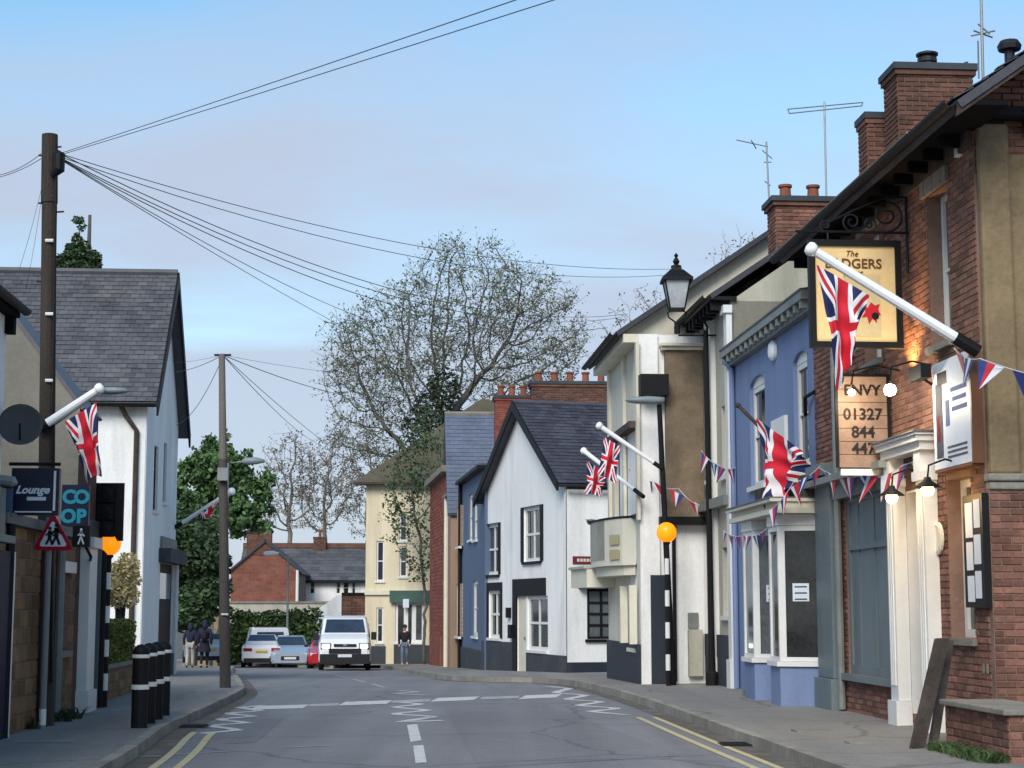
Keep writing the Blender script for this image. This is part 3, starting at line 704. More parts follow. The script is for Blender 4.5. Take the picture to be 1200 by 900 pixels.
def flagpole(label,tip,base,r0,r1,mat=None,holder=None):
    tip,base=V(tip),V(base); root=thing('flagpole',label,'flagpole',base,'flagpoles along the street'); d=(tip-base).normalized()
    q=MB(); q.tube([base+(tip-base)*.1,tip],[r1,r0],10); q.build('pole',mat or m_pvc,root,smooth=False)
    q=MB(); q.lathe(tip,[(r0,-.02),(r0*1.35,.0),(r0*1.55,r0*.9),(r0*1.2,r0*1.7),(.0,r0*2.0)],12,axis=d); q.build('finial',mat or m_pvc,root,smooth=True)
    q=MB(); q.tube([base,base+(tip-base)*.14],r1*1.25,10); q.build('holder',m_black,root)
    return root
def hang_text(s,size,mat,parent,fr,u,z,n,**k): return text(s,size,mat,parent,fr.P(u,z,n),fr.u,V((0,0,1)),**k)
# hanging sign, facing us
uS=R0.U(1067,300); HS=Fr(R0.P(uS,0),UP,-US)
h=HS.rect(948,1056,1000,282,408)
sg=thing('pub_sign','cream hanging pub sign in black frame lettered The Badgers Arms','sign',HS.P(0,h[3]))
q=MB(); fw=.075
q.fb(HS,h[0],h[0]+fw,h[2],h[3],-.05,.05); q.fb(HS,h[1]-fw,h[1],h[2],h[3],-.05,.05); q.fb(HS,h[0]+fw,h[1]-fw,h[2],h[2]+fw,-.05,.05); q.fb(HS,h[0]+fw,h[1]-fw,h[3]-fw,h[3],-.05,.05); q.build('frame',m_black,sg)
m_signcream=M('sign_cream',srgb(226,196,140),rough=.5,var=.1,scale=2,bump=.02)
m_brown=M('sign_brown',srgb(104,66,40),rough=.5,var=.1,bump=0); m_gold=M('sign_pale',srgb(206,186,140),rough=.5,var=.1,bump=0)
q=MB(); q.fb(HS,h[0]+fw,h[1]-fw,h[2]+fw,h[3]-fw,-.03,.02); q.build('board',m_signcream,sg)
cu=(h[0]+h[1])/2; H_=h[3]-h[2]
hang_text('The',.1,m_brown,sg,HS,cu-.04,h[3]-.2,.026,shear=.3); hang_text('BADGERS',.165,m_brown,sg,HS,cu-.02,h[3]-.345,.026,bold=.003); hang_text('ARMS',.1,m_brown,sg,HS,cu-.02,h[3]-.455,.026)
pu0,pu1=HS.U(990,380),HS.U(1032,380); pz0,pz1=HS.Z(1000,395),HS.Z(1000,322)
q=MB(); q.fb(HS,pu0,pu1,pz0,pz1,.021,.027); pn=q.build('picture_panel',m_gold,sg)
# small red and white heraldic device
q=MB(); cx,cz=HS.hit(1020,368)
pts=[(0,.14),(.05,.1),(.11,.12),(.09,.05),(.12,-.02),(.06,-.02),(.07,-.12),(.02,-.06),(-.03,-.13),(-.05,-.04),(-.12,-.05),(-.07,.02),(-.1,.1),(-.04,.07)]
q.prism([HS.P(cx+a,cz+b,.028) for a,b in pts],HS.n*.006); q.build('crest',m_red,sg)
q=MB(); q.lathe(HS.P(cx+.05,cz-.03,.034),[(.0,0),(.045,0),(.045,.006),(.0,.006)],12,axis=HS.n); q.build('crest_roundel',m_black,sg)
# scroll bracket
br=thing('sign_bracket','black wrought iron scroll bracket above the cream pub sign','bracket',HS.P(0,h[3]))
zb=HS.Z(1000,272); q=MB(); q.tube([HS.P(0,zb),HS.P(h[0]-.15,zb)],.016,6)
q.tube([HS.P(-.04,zb-.5),HS.P(-.04,zb+.5)],.016,6); q.build('arm',m_black,br)
def spiral(c,r,turns,a0,sgn=1,n=40): return [HS.P(c[0]+r*(1-.8*i/n)*math.cos(a0+sgn*turns*6.28*i/n),c[1]+r*(1-.8*i/n)*math.sin(a0+sgn*turns*6.28*i/n)) for i in range(n+1)]
for c,r,t,a0,sg_ in (((-.28,zb+.22),.21,1.6,-1.57,1),((-.72,zb+.13),.12,1.5,-1.57,-1),((-1.05,zb+.08),.075,1.4,-1.57,-1),((-.5,zb+.1),.09,1.4,-1.57,1)):
    q=MB(); q.tube(spiral(c,r,t,a0,sg_),.012,5); q.build('scroll',m_black,br)
q=MB(); q.tube([HS.P(-.06,zb+.45),HS.P(-.35,zb+.42),HS.P(-.7,zb+.27),HS.P(-1.2,zb+.02)],.012,5); q.build('brace',m_black,br)
q=MB()
for x in (h[0]+.25,h[1]-.2): q.tube([HS.P(x,zb),HS.P(x,h[3])],.012,5)
q.build('hanger',m_black,br)
# plank sign with number
uS2=R0.U(1046,480); HT=Fr(R0.P(uS2,0),UP,-US); h=HT.rect(979,1043,1010,441,548)
ps=thing('plank_sign','wooden plank sign lettered 01327 844 447 below the pub sign','sign',HT.P(h[1],h[2]))
q=MB(); q.fb(HT,h[0],h[0]+.035,h[2],h[3],-.03,.02); q.fb(HT,h[1]-.035,h[1],h[2],h[3],-.03,.02); q.fb(HT,h[0],h[1],h[3]+.003,h[3]+.03,-.03,.02); q.build('frame',m_black,ps)
m_plank=M('sign_plank',srgb(150,124,108),var=.25,scale=5,rough=.8,island=.12)
for i in range(7):
    a=h[2]+(h[3]-h[2])*i/7; b=h[2]+(h[3]-h[2])*(i+1)/7; q=MB(); q.fb(HT,h[0]+.035,h[1]-.035,a+.004,b-.004,-.025,.0); q.build('plank',m_plank,ps)
m_let=M('sign_black',srgb(30,26,26),rough=.6,var=.05,bump=0); cu=(h[0]+h[1])/2; HH=h[3]-h[2]
for s,sz,f in (('ENVY',.19,.80),('01327',.2,.535),('844',.2,.34),('447',.2,.16)): hang_text(s,sz,m_let,ps,HT,cu,h[2]+HH*f-.01,.006,bold=.004)
q=MB(); q.fb(HT,h[0]+.05,h[1]+.02,h[2]-.1,h[2]-.02,-.03,.03); q.build('shelf_sign',m_trim,ps)
# wall banner
BN=R0.off(.14); hb=[BN.U(1137,480),BN.U(1094,490)]; zt,zb_=BN.Z(1136,409),BN.Z(1137,541)
bn=thing('wall_banner','white printed banner fixed on the brick pub wall above notice board','banner',BN.P(hb[0],zb_))
q=MB(); q.fb(BN,hb[0],hb[1],zb_,zt,-.02,0); q.build('sheet',M('banner_white',srgb(206,214,226),rough=.5,var=.08,bump=.02),bn)
q=MB(); q.fb(BN,hb[0]-.04,hb[0]-.003,zb_-.02,zt+.02,-.12,.0); q.fb(BN,hb[0],hb[1],zb_-.035,zb_-.003,-.12,.0); q.build('frame',m_brown,bn)
m_bblue=M('banner_blue',srgb(66,92,150),var=.1,bump=0); m_bdark=M('banner_dark',srgb(60,64,78),var=.1,bump=0)
W_=hb[1]-hb[0]; H_=zt-zb_
def bpatch(a,b,c,d,m,nm='print'): q=MB(); q.fb(BN,hb[0]+W_*a,hb[0]+W_*b,zb_+H_*c,zb_+H_*d,.001,.004); q.build(nm,m,bn)
bpatch(.74,.92,.1,.8,m_bdark); bpatch(.80,.88,.25,.5,m_red); bpatch(.55,.65,.38,.62,m_bblue); bpatch(.6,.86,.78,.9,m_black)
for i,(a,b) in enumerate(((.08,.5),(.1,.46),(.08,.48))): bpatch(a,b,.68-.09*i,.72-.09*i,m_bblue)
for i in range(3): bpatch(.1,.62,.17-.045*i,.19-.045*i,m_bdark)
# notice board
NB=R0.off(.013); r=NB.rect(1137,1160,1160,577,712)
nb_=thing('notice_board','black framed notice board with white papers on the pub wall','notice board',NB.P(r[0],r[2]))
q=MB(); q.fb(NB,r[0],r[1],r[2],r[3],0,.07); q.build('case',m_black,nb_)
W_=r[1]-r[0]; H_=r[3]-r[2]; m_paper=M('paper',srgb(210,216,224),var=.06,bump=0,rough=.7)
for a,b,c,d in ((.12,.42,.7,.95),(.5,.86,.62,.93),(.12,.45,.38,.64),(.52,.85,.33,.58),(.14,.44,.08,.32),(.5,.84,.05,.28)): q=MB(); q.fb(NB,r[0]+W_*a,r[0]+W_*b,r[2]+H_*c,r[2]+H_*d,.071,.075); q.build('paper_sheet',m_paper,nb_)
# lamps
m_bulbw=M('lit_bulb_white',(1,.93,.75),emit=14,bump=0,var=0); m_bulby=M('lit_bulb_amber',(1,.72,.25),emit=7,bump=0,var=0)
def lamp(lab,px,py,fr,n,bulb,r,power,colr,shade=True,grp='wall lamps on the pub'):
    u,z=fr.hit(px,py,n); c=fr.P(u,z,n); root=thing('wall_lamp',lab,'lamp',fr.P(u,z+.25,0),grp)
    q=MB(); q.tube([fr.P(u,z+.28,.0),fr.P(u,z+.34,n*.5),fr.P(u,z+.27,n*.95),fr.P(u,z+.1,n)],.012,6); q.build('arm',m_black,root)
    if shade:
        q=MB(); q.lathe(c,[(.035,.14),(.05,.1),(.15,.03),(.155,.02),(.14,.022),(.04,.095)],16); q.build('shade',m_black,root,smooth=True)
    q=MB(); q.lathe(c,[(0,-r),(r*.7,-r*.7),(r,0),(r*.7,r*.7),(0,r)],12); q.build('bulb',bulb,root,smooth=True)
    l=bpy.data.lights.new('lamp_light','POINT'); l.energy=power; l.color=colr; l.shadow_soft_size=r; lo=bpy.data.objects.new('lamp_light',l); col.objects.link(lo); lo.parent=root; lo.location=c+V((0,0,-r-.03))+fr.n*.02-rootloc(root)
lamp('lit swan neck lamp at upper right of plank sign',1043,457,R0,.55,m_bulbw,.075,26,(1,.85,.6),shade=False)
lamp('lit small lamp shining in front of the plank sign letters',998,460,R0,.62,m_bulbw,.045,8,(1,.85,.6),shade=False)
lamp('amber lamp with black shade left of the white pub doorcase',1045,583,R0,.42,m_bulby,.075,7,(1,.6,.22))
lamp('amber lamp with black shade on right of the white pub doorcase',1087,574,R0,.42,m_bulby,.075,9,(1,.6,.22))
fl=thing('floodlight','small black floodlight on the brick pub wall between the signs','floodlight',R0.P(R0.U(1076,440),R0.Z(1076,440)))
u,z=R0.hit(1076,438,.3); q=MB(); q.fb(R0,u-.22,u+.22,z-.07,z+.09,.22,.34); q.build('housing',m_black,fl); q=MB(); q.tube([R0.P(u,z,.0),R0.P(u,z-.12,.15),R0.P(u,z-.05,.25)],.02,6); q.build('bracket',m_black,fl)
ub_,zb_=R0.hit(1073,462); l=bpy.data.lights.new('uplight','SPOT'); l.energy=60; l.color=(1,.55,.18); l.spot_size=R(95); l.spot_blend=.8; l.shadow_soft_size=.05; lo=bpy.data.objects.new('uplight',l); col.objects.link(lo); lo.parent=fl; lo.location=R0.P(ub_,z+.14,.27)-rootloc(fl); lo.rotation_euler=(V(R0.n)*.5+V((0,0,-1))).to_track_quat('Z','Y').to_euler()
# flagpole and flag on the pub
d1=17.7
tip=at(954,294,d1); bse=at(1146,412,d1+.15)
flagpole('thick white flagpole reaching from the brick pub across the hanging sign',tip,bse,.05,.06)
flag('large union flag hanging from the white pole on the brick pub',at(957,310,d1-.02),at(1019,346,d1),at(983,455,d1-.05),at(1001,418,d1+.1),.075,2.2)
# birds, aerials, chimneys
def aerial(name,lab,base,top,arms,grp='roof aerials'):
    root=thing(name,lab,'aerial',base,grp); q=MB(); q.tube([base,top],.018,6); q.build('mast',m_galv,root)
    for a,b in arms: q=MB(); q.tube([a,b],.012,5); q.build('rod',m_galv,root)
    return root
c=at(1088,120,25.5); zt=at(1081,86,25.5).z
chimney('chimney_stack','broad brown brick chimney stack with flat cap rising behind pub eaves',(c.x,c.y),1.17,.7,zE-.2,zt,UP,m_brickd,pots=0,single=150,capw=.07)
q=MB(); q.lathe((at(1087,86,25.5).x,c.y,zt+.03),[(.14,0),(.13,.12),(.15,.14),(.15,.2),(.12,.2),(.12,.23),(.17,.25),(.17,.28),(.03,.33)],14); o=q.build('chimney_cowl',m_metal,None,loc=(at(1087,86,25.5).x,c.y,zt+.03)); tag(o,'black metal cowl on the broad brown brick chimney','cowl')
c2=at(1027,150,26.3); zt2=at(1027,140,26.3).z
chimney('chimney_stack','narrow brick chimney stack left of the broad one with the cowl',(c2.x-.04,c2.y),.36,.5,zE-.2,zt2,UP,m_brickd,pots=0,single=0,capw=.05)
bb=at(1127,82,25.3)
# pigeon on the cap
q=MB(); q.tube([bb+V((-.16,0,-.06)),bb+V((-.08,0,-.02)),bb,bb+V((.05,0,.06)),bb+V((.07,0,.11)),bb+V((.10,0,.13))],[.01,.035,.055,.045,.03,.008],8); o=q.build('pigeon',M('pigeon_grey',srgb(70,76,84),bump=0),None,smooth=True,loc=bb+V((0,0,-.08))); q=MB(); q.tube([bb+V((0,-.015,-.05)),bb+V((0,-.015,-.1))],.006,5); q.tube([bb+V((0,.015,-.05)),bb+V((0,.015,-.1))],.006,5); q.build('leg',m_clay,o); tag(o,'grey pigeon perched on the broad chimney cap','bird')
dA=21.0
aerial('tv_aerial','crossed television aerial above the pub gable verge at top right',at(1152,92,dA),at(1149,-30,dA),[(at(1138,42,dA),at(1166,36,dA)),(at(1146,28,dA),at(1160,40,dA)),(at(1147,92,dA),at(1146,48,dA)),(at(1141,36,dA),at(1163,44,dA+.1))])
dV=17.9; vp=at(1183,62,dV)
q=MB(); q.lathe(vp+V((0,0,-.3)),[(.055,0),(.055,.32),(.12,.33),(.13,.38),(.1,.43),(.0,.44)],12); tag(q.build('roof_vent',m_metal,None,loc=vp+V((0,0,-.3))),'dark mushroom vent on the pub roof at top right','vent')
# ===== blue house =====
bh=thing('blue_house','blue rendered house with two tall arched white windows and shop bays','house',R0.P(R0.U(910,700),PAV))
bN,bF=R0.U(962,560),R0.U(861,560); zB=R0.Z(944,372)
w1=R0.rect(930,947,947,406,542); w2=R0.rect(879,897,897,434,566)
bayh=[]
mb=MB(); house_box(mb,R0,bN,bF,-.1,zB,6,[w1,w2],.2); mb.build('wall',m_blue,bh)
for wv in (w1,w2):
    rr=(wv[0],wv[1],wv[2],wv[3]-.16); o=window(bh,R0,rr,1,2,fw=.09,set_=.07,sillmat=m_trim)
    q=MB(); uc=(wv[0]+wv[1])/2; hw=(wv[1]-wv[0])/2; arc=[R0.P(uc+hw*math.cos(a),wv[3]-.16+.16*math.sin(a)+.0,-.12) for a in [math.pi*i/10 for i in range(11)]]; q.prism(arc,R0.n*.06); q.build('arched_head',m_trim,o)
    q=MB(); 
    pts=[R0.P(uc+(hw+.002)*math.cos(a),wv[3]-.16+.162*math.sin(a),-.19) for a in [math.pi*i/10 for i in range(11)]]+[R0.P(uc-hw,wv[3]+.001,-.19),R0.P(uc+hw,wv[3]+.001,-.19)]
    for i in range(10):
        a0,a1=math.pi*i/10,math.pi*(i+1)/10
        x0,x1=uc+hw*math.cos(a0),uc+hw*math.cos(a1); y0,y1=wv[3]-.16+.16*math.sin(a0),wv[3]-.16+.16*math.sin(a1)
        q.prism([R0.P(x0,y0,-.19),R0.P(x1,y1,-.19),R0.P(x1,wv[3]+.002,-.19),R0.P(x0,wv[3]+.002,-.19)],R0.n*.187)
    q.build('spandrel',m_blue,o)
q=MB(); q.fb(R0,bN,bF,zB+.003,zB+.16,-.2,.12); q.fb(R0,bN,bF,zB+.163,zB+.30,-.2,.24); q.build('cornice',m_greytrim2,bh)
for i in range(16):
    u=bN+.15+(bF-bN-.3)*i/15; q=MB(); q.fb(R0,u-.06,u+.06,zB+.04,zB+.16,.123,.22); q.build('dentil',m_greytrim2,bh)
q=MB(); slab(q,[R0.P(bN,zB+.32,.26),R0.P(bF,zB+.32,.26),R0.P(bF,zB+.5,-.8),R0.P(bN,zB+.5,-.8)],.03); slab(q,[R0.P(bN,zB+.5,-.8),R0.P(bF,zB+.5,-.8),R0.P(bF,zB+.3,-6),R0.P(bN,zB+.3,-6)],.03); q.build('roof',m_slate,bh)
u,z=R0.hit(908,411); q=MB(); q.lathe(R0.P(u,z,.003),[(.0,0),(.17,0),(.17,.05),(.12,.09),(0,.1)],16,axis=R0.n); q.build('alarm_bell',m_pvc,bh)
pipe(bh,[R0.P(bF-.18,PAV,.06),R0.P(bF-.18,zB-.05,.06),R0.P(bF-.18,zB+.1,.2)],.05,m_blue)
u,z=R0.hit(951,462); q=MB(); q.tube([R0.P(u-.3,z,.03),R0.P(u,z-.05,.1),R0.P(u+.2,z-.3,.05)],.03,6); q.build('cable',m_black,bh)
q=MB(); r=R0.rect(908,924,924,486,560); q.fb(R0,r[0],r[1],r[2],r[3],.003,.06); q.build('panel_sign',m_trim,bh)
# shop bays
zsill=R0.Z(964,777,0); ztop=R0.Z(958,616,0)
zpl=PAV
def bay(u0,proj,cant,flat):
    A=[(u0,0),(u0+cant,proj),(u0+cant+flat,proj),(u0+2*cant+flat,0)]
    def poly(z,grow=0): return [R0.P(A[0][0]-grow,z,-.02),R0.P(A[1][0]-grow*.5,z,A[1][1]+grow),R0.P(A[2][0]+grow*.5,z,A[2][1]+grow),R0.P(A[3][0]+grow,z,-.02)]
    q=MB(); q.prism(poly(zpl-.1),V((0,0,zsill-.05-zpl+.1))); b=q.build('bay_window',m_blue,bh)
    q=MB(); q.prism(poly(zsill-.047,.05),V((0,0,.07))); q.build('sill',m_trim,b)
    q=MB(); q.prism(poly(ztop,.02),V((0,0,.16))); q.build('head',m_trim,b)
    for i in range(3):
        p,q2=A[i],A[i+1]; a=R0.P(p[0],0,p[1]); c=R0.P(q2[0],0,q2[1]); d=(c-a); nn=V((d.y,-d.x,0)).normalized()
        if nn.dot(R0.n)<0: nn=-nn
        f=Fr(a,d,nn); L=d.length; m=MB(); z0,z1=zsill+.026,ztop-.003; fwb=.1 if i==0 else .06
        m.fb(f,0,fwb,z0,z1,-.08,0); m.fb(f,L-fwb,L,z0,z1,-.08,0.0); m.fb(f,fwb,L-fwb,z0,z0+.06,-.08,-.003); m.fb(f,fwb,L-fwb,z1-.08,z1,-.08,-.003)
        m.build('frame',m_trim,b); m=MB(); m.fb(f,fwb,L-fwb,z0+.06,z1-.08,-.055,-.03); m.build('pane',m_glass,b)
        if i==0:
            zc=(z0+z1)/2
            m=MB(); m.fb(f,fwb+.12,L-fwb-.1,zc-.12,zc+.14,-.028,-.024); m.build('notice',m_paper,b)
            for k in (-.09,.0,.09):
                m=MB(); m.fb(f,fwb+.15,L-fwb-.13,zc+k-.01,zc+k+.01,-.023,-.021); m.build('print_line',m_bdark,b)
    # black block in place of the shade inside the bay
    q=MB(); q.prism([R0.P(A[0][0]+.1,zsill,.0),R0.P(A[1][0]+.1,zsill,A[1][1]-.12),R0.P(A[2][0]-.1,zsill,A[2][1]-.12),R0.P(A[3][0]-.1,zsill,.0)],V((0,0,ztop-zsill))); q.build('room_shade_block',m_black,b)
u1_=R0.U(966,700); u2_=u1_+1.75
bay(u1_,.62,.22,.62); bay(u2_,.62,.22,.75)
q=MB(); a,b=u1_-.12,u2_+1.45; q.fb(R0,a,b,ztop+.165,ztop+.24,.003,.74); q.fb(R0,a+.03,b-.03,ztop+.243,ztop+.33,.003,.68); q.fb(R0,a+.0,b-.0,ztop+.333,ztop+.38,.003,.8); q.build('shop_cornice',m_creamtrim,bh)
q=MB(); q.fb(R0,a,b,ztop+.383,ztop+.4,.003,.82); q.build('lead_flashing',m_lead,bh)
q=MB(); q.fb(R0,a,b,ztop+.403,ztop+.72,.003,.3); q.build('planter_shelf',m_wood,bh)
q=MB(); q.fb(R0,u2_+1.3,u2_+1.75,g(R0.P(u2_,0).y)+PAV-.02,PAV+.1,.003,.5); q.build('step',m_ccoping,bh)
# flag on the blue house
tb=at(866,476,26.5); te=R0.P(R0.U(946,556),R0.Z(946,556),0)
flagpole('thin dark flagpole slanting out from the front of the blue house',tb,te,.03,.035,m_wood)
dF=25.3
flag('union flag hanging in folds from the dark pole on the blue house',at(886,490,26),at(940,528,25),at(894,604,25.9),at(946,560,25.0),.1,2.0)
# ===== pale house with white pilasters (between blue house and pebble-dashed one) =====
ph=thing('pale_house','tall pale grey house with white pilasters between blue and pebble-dashed houses','house',R0.P(R0.U(842,700),PAV))
cN,cF=bF,R0.U(823,560); zC=R0.Z(858,352)
RP=R0.off(.02)
gw=[RP.rect(846,857,857,470,555),RP.rect(829,838,838,480,560),RP.rect(847,858,858,640,722)]
mb=MB(); house_box(mb,RP,cN,cF,-.2,zC,7,gw,.2); mb.build('wall',m_cream2,ph)
for r in gw: window(ph,RP,r,1,2,fw=.06,set_=.08)
# gable end seen over the blue roof
GP=Fr(RP.P(cN,0),UP,-US)
q=MB(); P=GP.P; q.prism([P(0,zB-.2,.0),P(8,zB-.2,.0),P(8,zC,.0),P(3.6,zC+2.5,.0),P(0,zC,.0)],GP.n*-.25); q.build('gable_wall',m_cream2,ph)
for px in (826,840,860):
    u=RP.U(px,600); q=MB(); q.fb(RP,u-.13,u+.13,PAV-.1,zC-.25,.003,.11); q.fb(RP,u-.17,u+.17,zC-.247,zC-.1,.003,.17); q.fb(RP,u-.17,u+.17,PAV-.2,PAV+.5,.003,.15); q.build('pilaster',m_trim,ph)
q=MB(); zmid=RP.Z(860,585); q.fb(RP,cN,cF,zmid-.1,zmid+.08,.003,.2); q.build('string_course',m_greytrim2,ph)
q=MB(); q.fb(RP,cN,cF,PAV-.2,RP.Z(860,745),.003,.07); q.build('plinth',m_char,ph)
q=MB(); oh=.42; zg2=zC+.1
Q=lambda u,n,z:RP.P(u,z,n)
slab(q,[Q(cN-.1,oh,zg2),Q(cF,oh,zg2),Q(cF,-3.6,zg2+(oh+3.6)*.68),Q(cN-.1,-3.6,zg2+(oh+3.6)*.68)],.1); slab(q,[Q(cN-.1,-3.6,zg2+(oh+3.6)*.68),Q(cF,-3.6,zg2+(oh+3.6)*.68),Q(cF,-8,zg2),Q(cN-.1,-8,zg2)],.1)
q.build('roof',m_slated,ph)
q=MB(); q.fb(RP,cN-.08,cF,zC+.003,zC+.07,-.1,oh-.05); q.build('soffit',m_black,ph); gutter(ph,Q(cN-.1,oh+.06,zg2-.02),Q(cF,oh+.06,zg2-.02))
for i in range(9):
    u=cN+.1+(cF-cN-.2)*i/8; q=MB(); q.fb(RP,u-.05,u+.05,zC-.16,zC,.112,.36); q.build('eave_bracket',m_black,ph)
cc=at(937,250,32.5); zt=at(937,238,32.5).z
chimney('chimney_stack','red brick chimney with two clay pots between the pub and pale house',(cc.x,cc.y),1.1,.7,zC,zt,UP,m_brick,pots=2,capw=.1,pothigh=.32)
aerial('tv_aerial','wide flat television aerial on the red chimney with two pots',V((at(966,230,32.4).x,cc.y-.3,zt-.3)),at(966,119,32.4),[(at(923,128,32.3),at(1011,120,32.6)),(at(925,133,32.0),at(1010,124,32.3)),(at(923,128,32.3),at(925,133,32.0)),(at(1011,120,32.6),at(1010,124,32.3))])
aerial('tv_aerial','small upright television aerial left of the red chimney with two pots',at(902,250,34),at(898,166,34),[(at(863,164,34),at(900,172,34)),(at(893,176,34),at(905,186,34)),(at(895,190,34),at(904,190,34)),(at(896,212,34),at(903,218,34)),(at(880,164,33.8),at(886,174,34.2))])
# old lantern on its post
lpd=32.0
_r=R0.off(.2); _u=_r.U(833,700); base=_r.P(_u,0); base.z=g(base.y)+PAV; topz=at(826,388,base.y).z
ol=thing('old_lamp_post','slim black post with old glazed lantern on a curled bracket','street lamp',base)
q=MB(); q.tube([base,V((base.x,base.y,base.z+1.0)),V((base.x-.02,base.y,topz))],[.075,.06,.05],10); q.lathe(base,[(.12,0),(.12,.25),(.08,.3)],12); q.build('post',m_black,ol)
lc=at(794,384,base.y-.1); f=lambda px,py,dd=0:at(px,py,base.y+dd)
q=MB(); q.tube([f(866,393),f(795,393)],.018,6); q.build('arm',m_black,ol)
q=MB(); q.tube([f(826,400),f(829,384),f(822,370),f(812,374),f(812,386),f(820,390)],.022,6); q.build('curl',m_black,ol)
c0=V((lc.x,base.y,lc.z)); s_=1/62.5
q=MB()
q.lathe(c0,[(.06,-.1),(.06,.05),(.03,.08),(.03,.12)],10); 
for sx in (-1,1): q.tube([c0+V((0,0,.1)),c0+V((sx*.16,0,.22)),c0+V((sx*.18,0,.30)),c0+V((sx*.12,0,.36))],.016,6)
q.build('holder',m_black,ol)
def frus(mb,c,w0,w1,z0,z1,rot=0):
    P=[]
    for w,z in ((w0,z0),(w1,z1)):
        for a in (45,135,225,315): P.append(c+V((w*math.cos(R(a+rot))*1.414,w*math.sin(R(a+rot))*1.414,z)))
    mb.hex(P)
q=MB(); frus(q,c0,.135,.235,.38,.92); q.build('glazing',glassmat('lantern_glass',srgb(172,178,180),.15),ol)
q=MB()
for a in (45,135,225,315):
    d=V((math.cos(R(a))*1.414,math.sin(R(a))*1.414,0)); q.tube([c0+d*.14+V((0,0,.36)),c0+d*.242+V((0,0,.94))],.016,5)
frus(q,c0,.15,.15,.35,.39); q.build('glazing_bars',m_black,ol)
q=MB(); frus(q,c0,.30,.30,.92,.97); frus(q,c0,.29,.13,.972,1.14); frus(q,c0,.10,.09,1.142,1.2); q.lathe(c0,[(.11,1.2),(.1,1.24),(.04,1.26),(.07,1.32),(.04,1.38),(.02,1.4),(.045,1.44),(.0,1.5)],10); q.build('hood',m_black,ol)
# ===== pebble-dashed cream inn (projects towards the street) =====
dI=33.9
IN=Fr((at(750,650,dI).x,at(750,650,dI).y),UP,-US)          # near end, facing us
ui1=IN.U(824,600)
IF=Fr(IN.P(0,0),US,-UP)                                       # street front
inn=thing('cream_inn','cream inn with pebble-dashed end, dark windows and small balcony','inn',IN.P(0,PAV))
zI=IN.Z(760,392); zI2=IN.Z(800,412); uIF=IF.U(712,560); zj=IN.Z(800,606)
fw_=[IF.rect(720,748,748,502,602)]
gd=[IF.rect(738,747,747,660,760)]
mb=MB(); house_box(mb,IF,0,uIF,-.3,zI,2.2,fw_+gd,.2,skip0=True); mb.build('wall',m_cream,inn)
q=MB(); q.fb(IN,.02,ui1,-.3,zI,-3,-.002); q.build('end_wall',m_white,inn)
q=MB(); a=IN.U(779,500); q.fb(IN,a,ui1,zj,zI2,.0,.16); q.build('pebble_dash_panel',m_dash,inn)
q=MB(); q.fb(IN,a-.08,ui1,zI2+.003,zI2+.07,.0,.24); q.fb(IN,a-.1,ui1,zI2+.073,zI2+.13,.0,.32); q.build('dash_cornice',m_creamtrim,inn)
q=MB(); q.fb(IN,IN.U(771,610),ui1,zj-.16,zj-.003,.0,.28); q.build('jetty_beam',m_black,inn)
q=MB(); q.fb(IN,0,IN.U(770,420),PAV-.3,zI-.003,.0,.08); q.build('white_pier',m_white,inn)
q=MB(); q.fb(IN,-.03,IN.U(779,440),IN.Z(760,466),IN.Z(760,442),.083,.5); q.build('dark_hood',m_black,inn)
q=MB(); q.fb(IN,IN.U(762,730),IN.U(779,730),PAV-.2,IN.Z(770,674),.083,.12); q.build('door',m_navy,inn)
q=MB(); q.fb(IN,IN.U(788,700),IN.U(792,700),PAV,zj-.17,.0,.07); q.build('drainpipe',m_black,inn)
q=MB(); r=IN.rect(806,818,812,718,736); q.fb(IN,r[0],r[1],r[2],r[3],.0,.05); q.build('meter_box',m_greytrim2,inn)
q=MB(); r=IN.rect(806,822,812,738,792); q.fb(IN,r[0],r[1],r[2],r[3],.0,.16); q.build('bin_store',m_cream2,inn)
# upper wall, gable and roof
q=MB(); P=IN.P; zv=IN.Z(735,390); q.prism([P(-.3,zI,-.3),P(8,zI,-.3),P(8,zI+.2,-.3),P(3.6,zI+2.68,-.3),P(-.3,zI+.06,-.3)],IN.n*-.25); q.build('gable_wall',m_cream,inn)
q=MB(); Q=lambda u,n,z:IF.P(u,z,n)
slab(q,[Q(-.0,.45,zI+.05),Q(uIF+.1,.45,zI+.05),Q(uIF+.1,-3.6,zI+.05+4.05*.68),Q(-.0,-3.6,zI+.05+4.05*.68)],.1); slab(q,[Q(.0,-3.6,zI+.05+4.05*.68),Q(uIF+.1,-3.6,zI+.05+4.05*.68),Q(uIF+.1,-8,zI+.3),Q(.0,-8,zI+.3)],.1); q.build('roof',m_slated,inn)
q=MB(); q.fb(IF,-.05,uIF+.1,zI-.17,zI+.0,.003,.3); q.build('eaves_fascia',m_creamtrim,inn); gutter(inn,Q(-.05,.5,zI+.03),Q(uIF+.1,.5,zI+.03))
for px in (716,733,749):
    u=IF.U(px,470); q=MB(); q.fb(IF,u-.1,u+.1,IF.Z(748,610),zI-.173,.003,.07); q.build('pilaster',m_creamtrim,inn)
o=window(inn,IF,fw_[0],1,2,mat=m_black,fw=.08,set_=.1,gl=m_glassl); window(inn,IF,gd[0],2,2,mat=m_creamtrim,fw=.06)
q=MB(); r=fw_[0]; q.fb(IF,r[0]-.15,r[1]+.15,r[3]+.003,r[3]+.14,.003,.2); q.build('window_hood',m_wood,o)
q=MB(); q.fb(IF,-.02,uIF,PAV-.3,IF.Z(750,755),.003,.05); q.build('plinth',m_navy,inn)
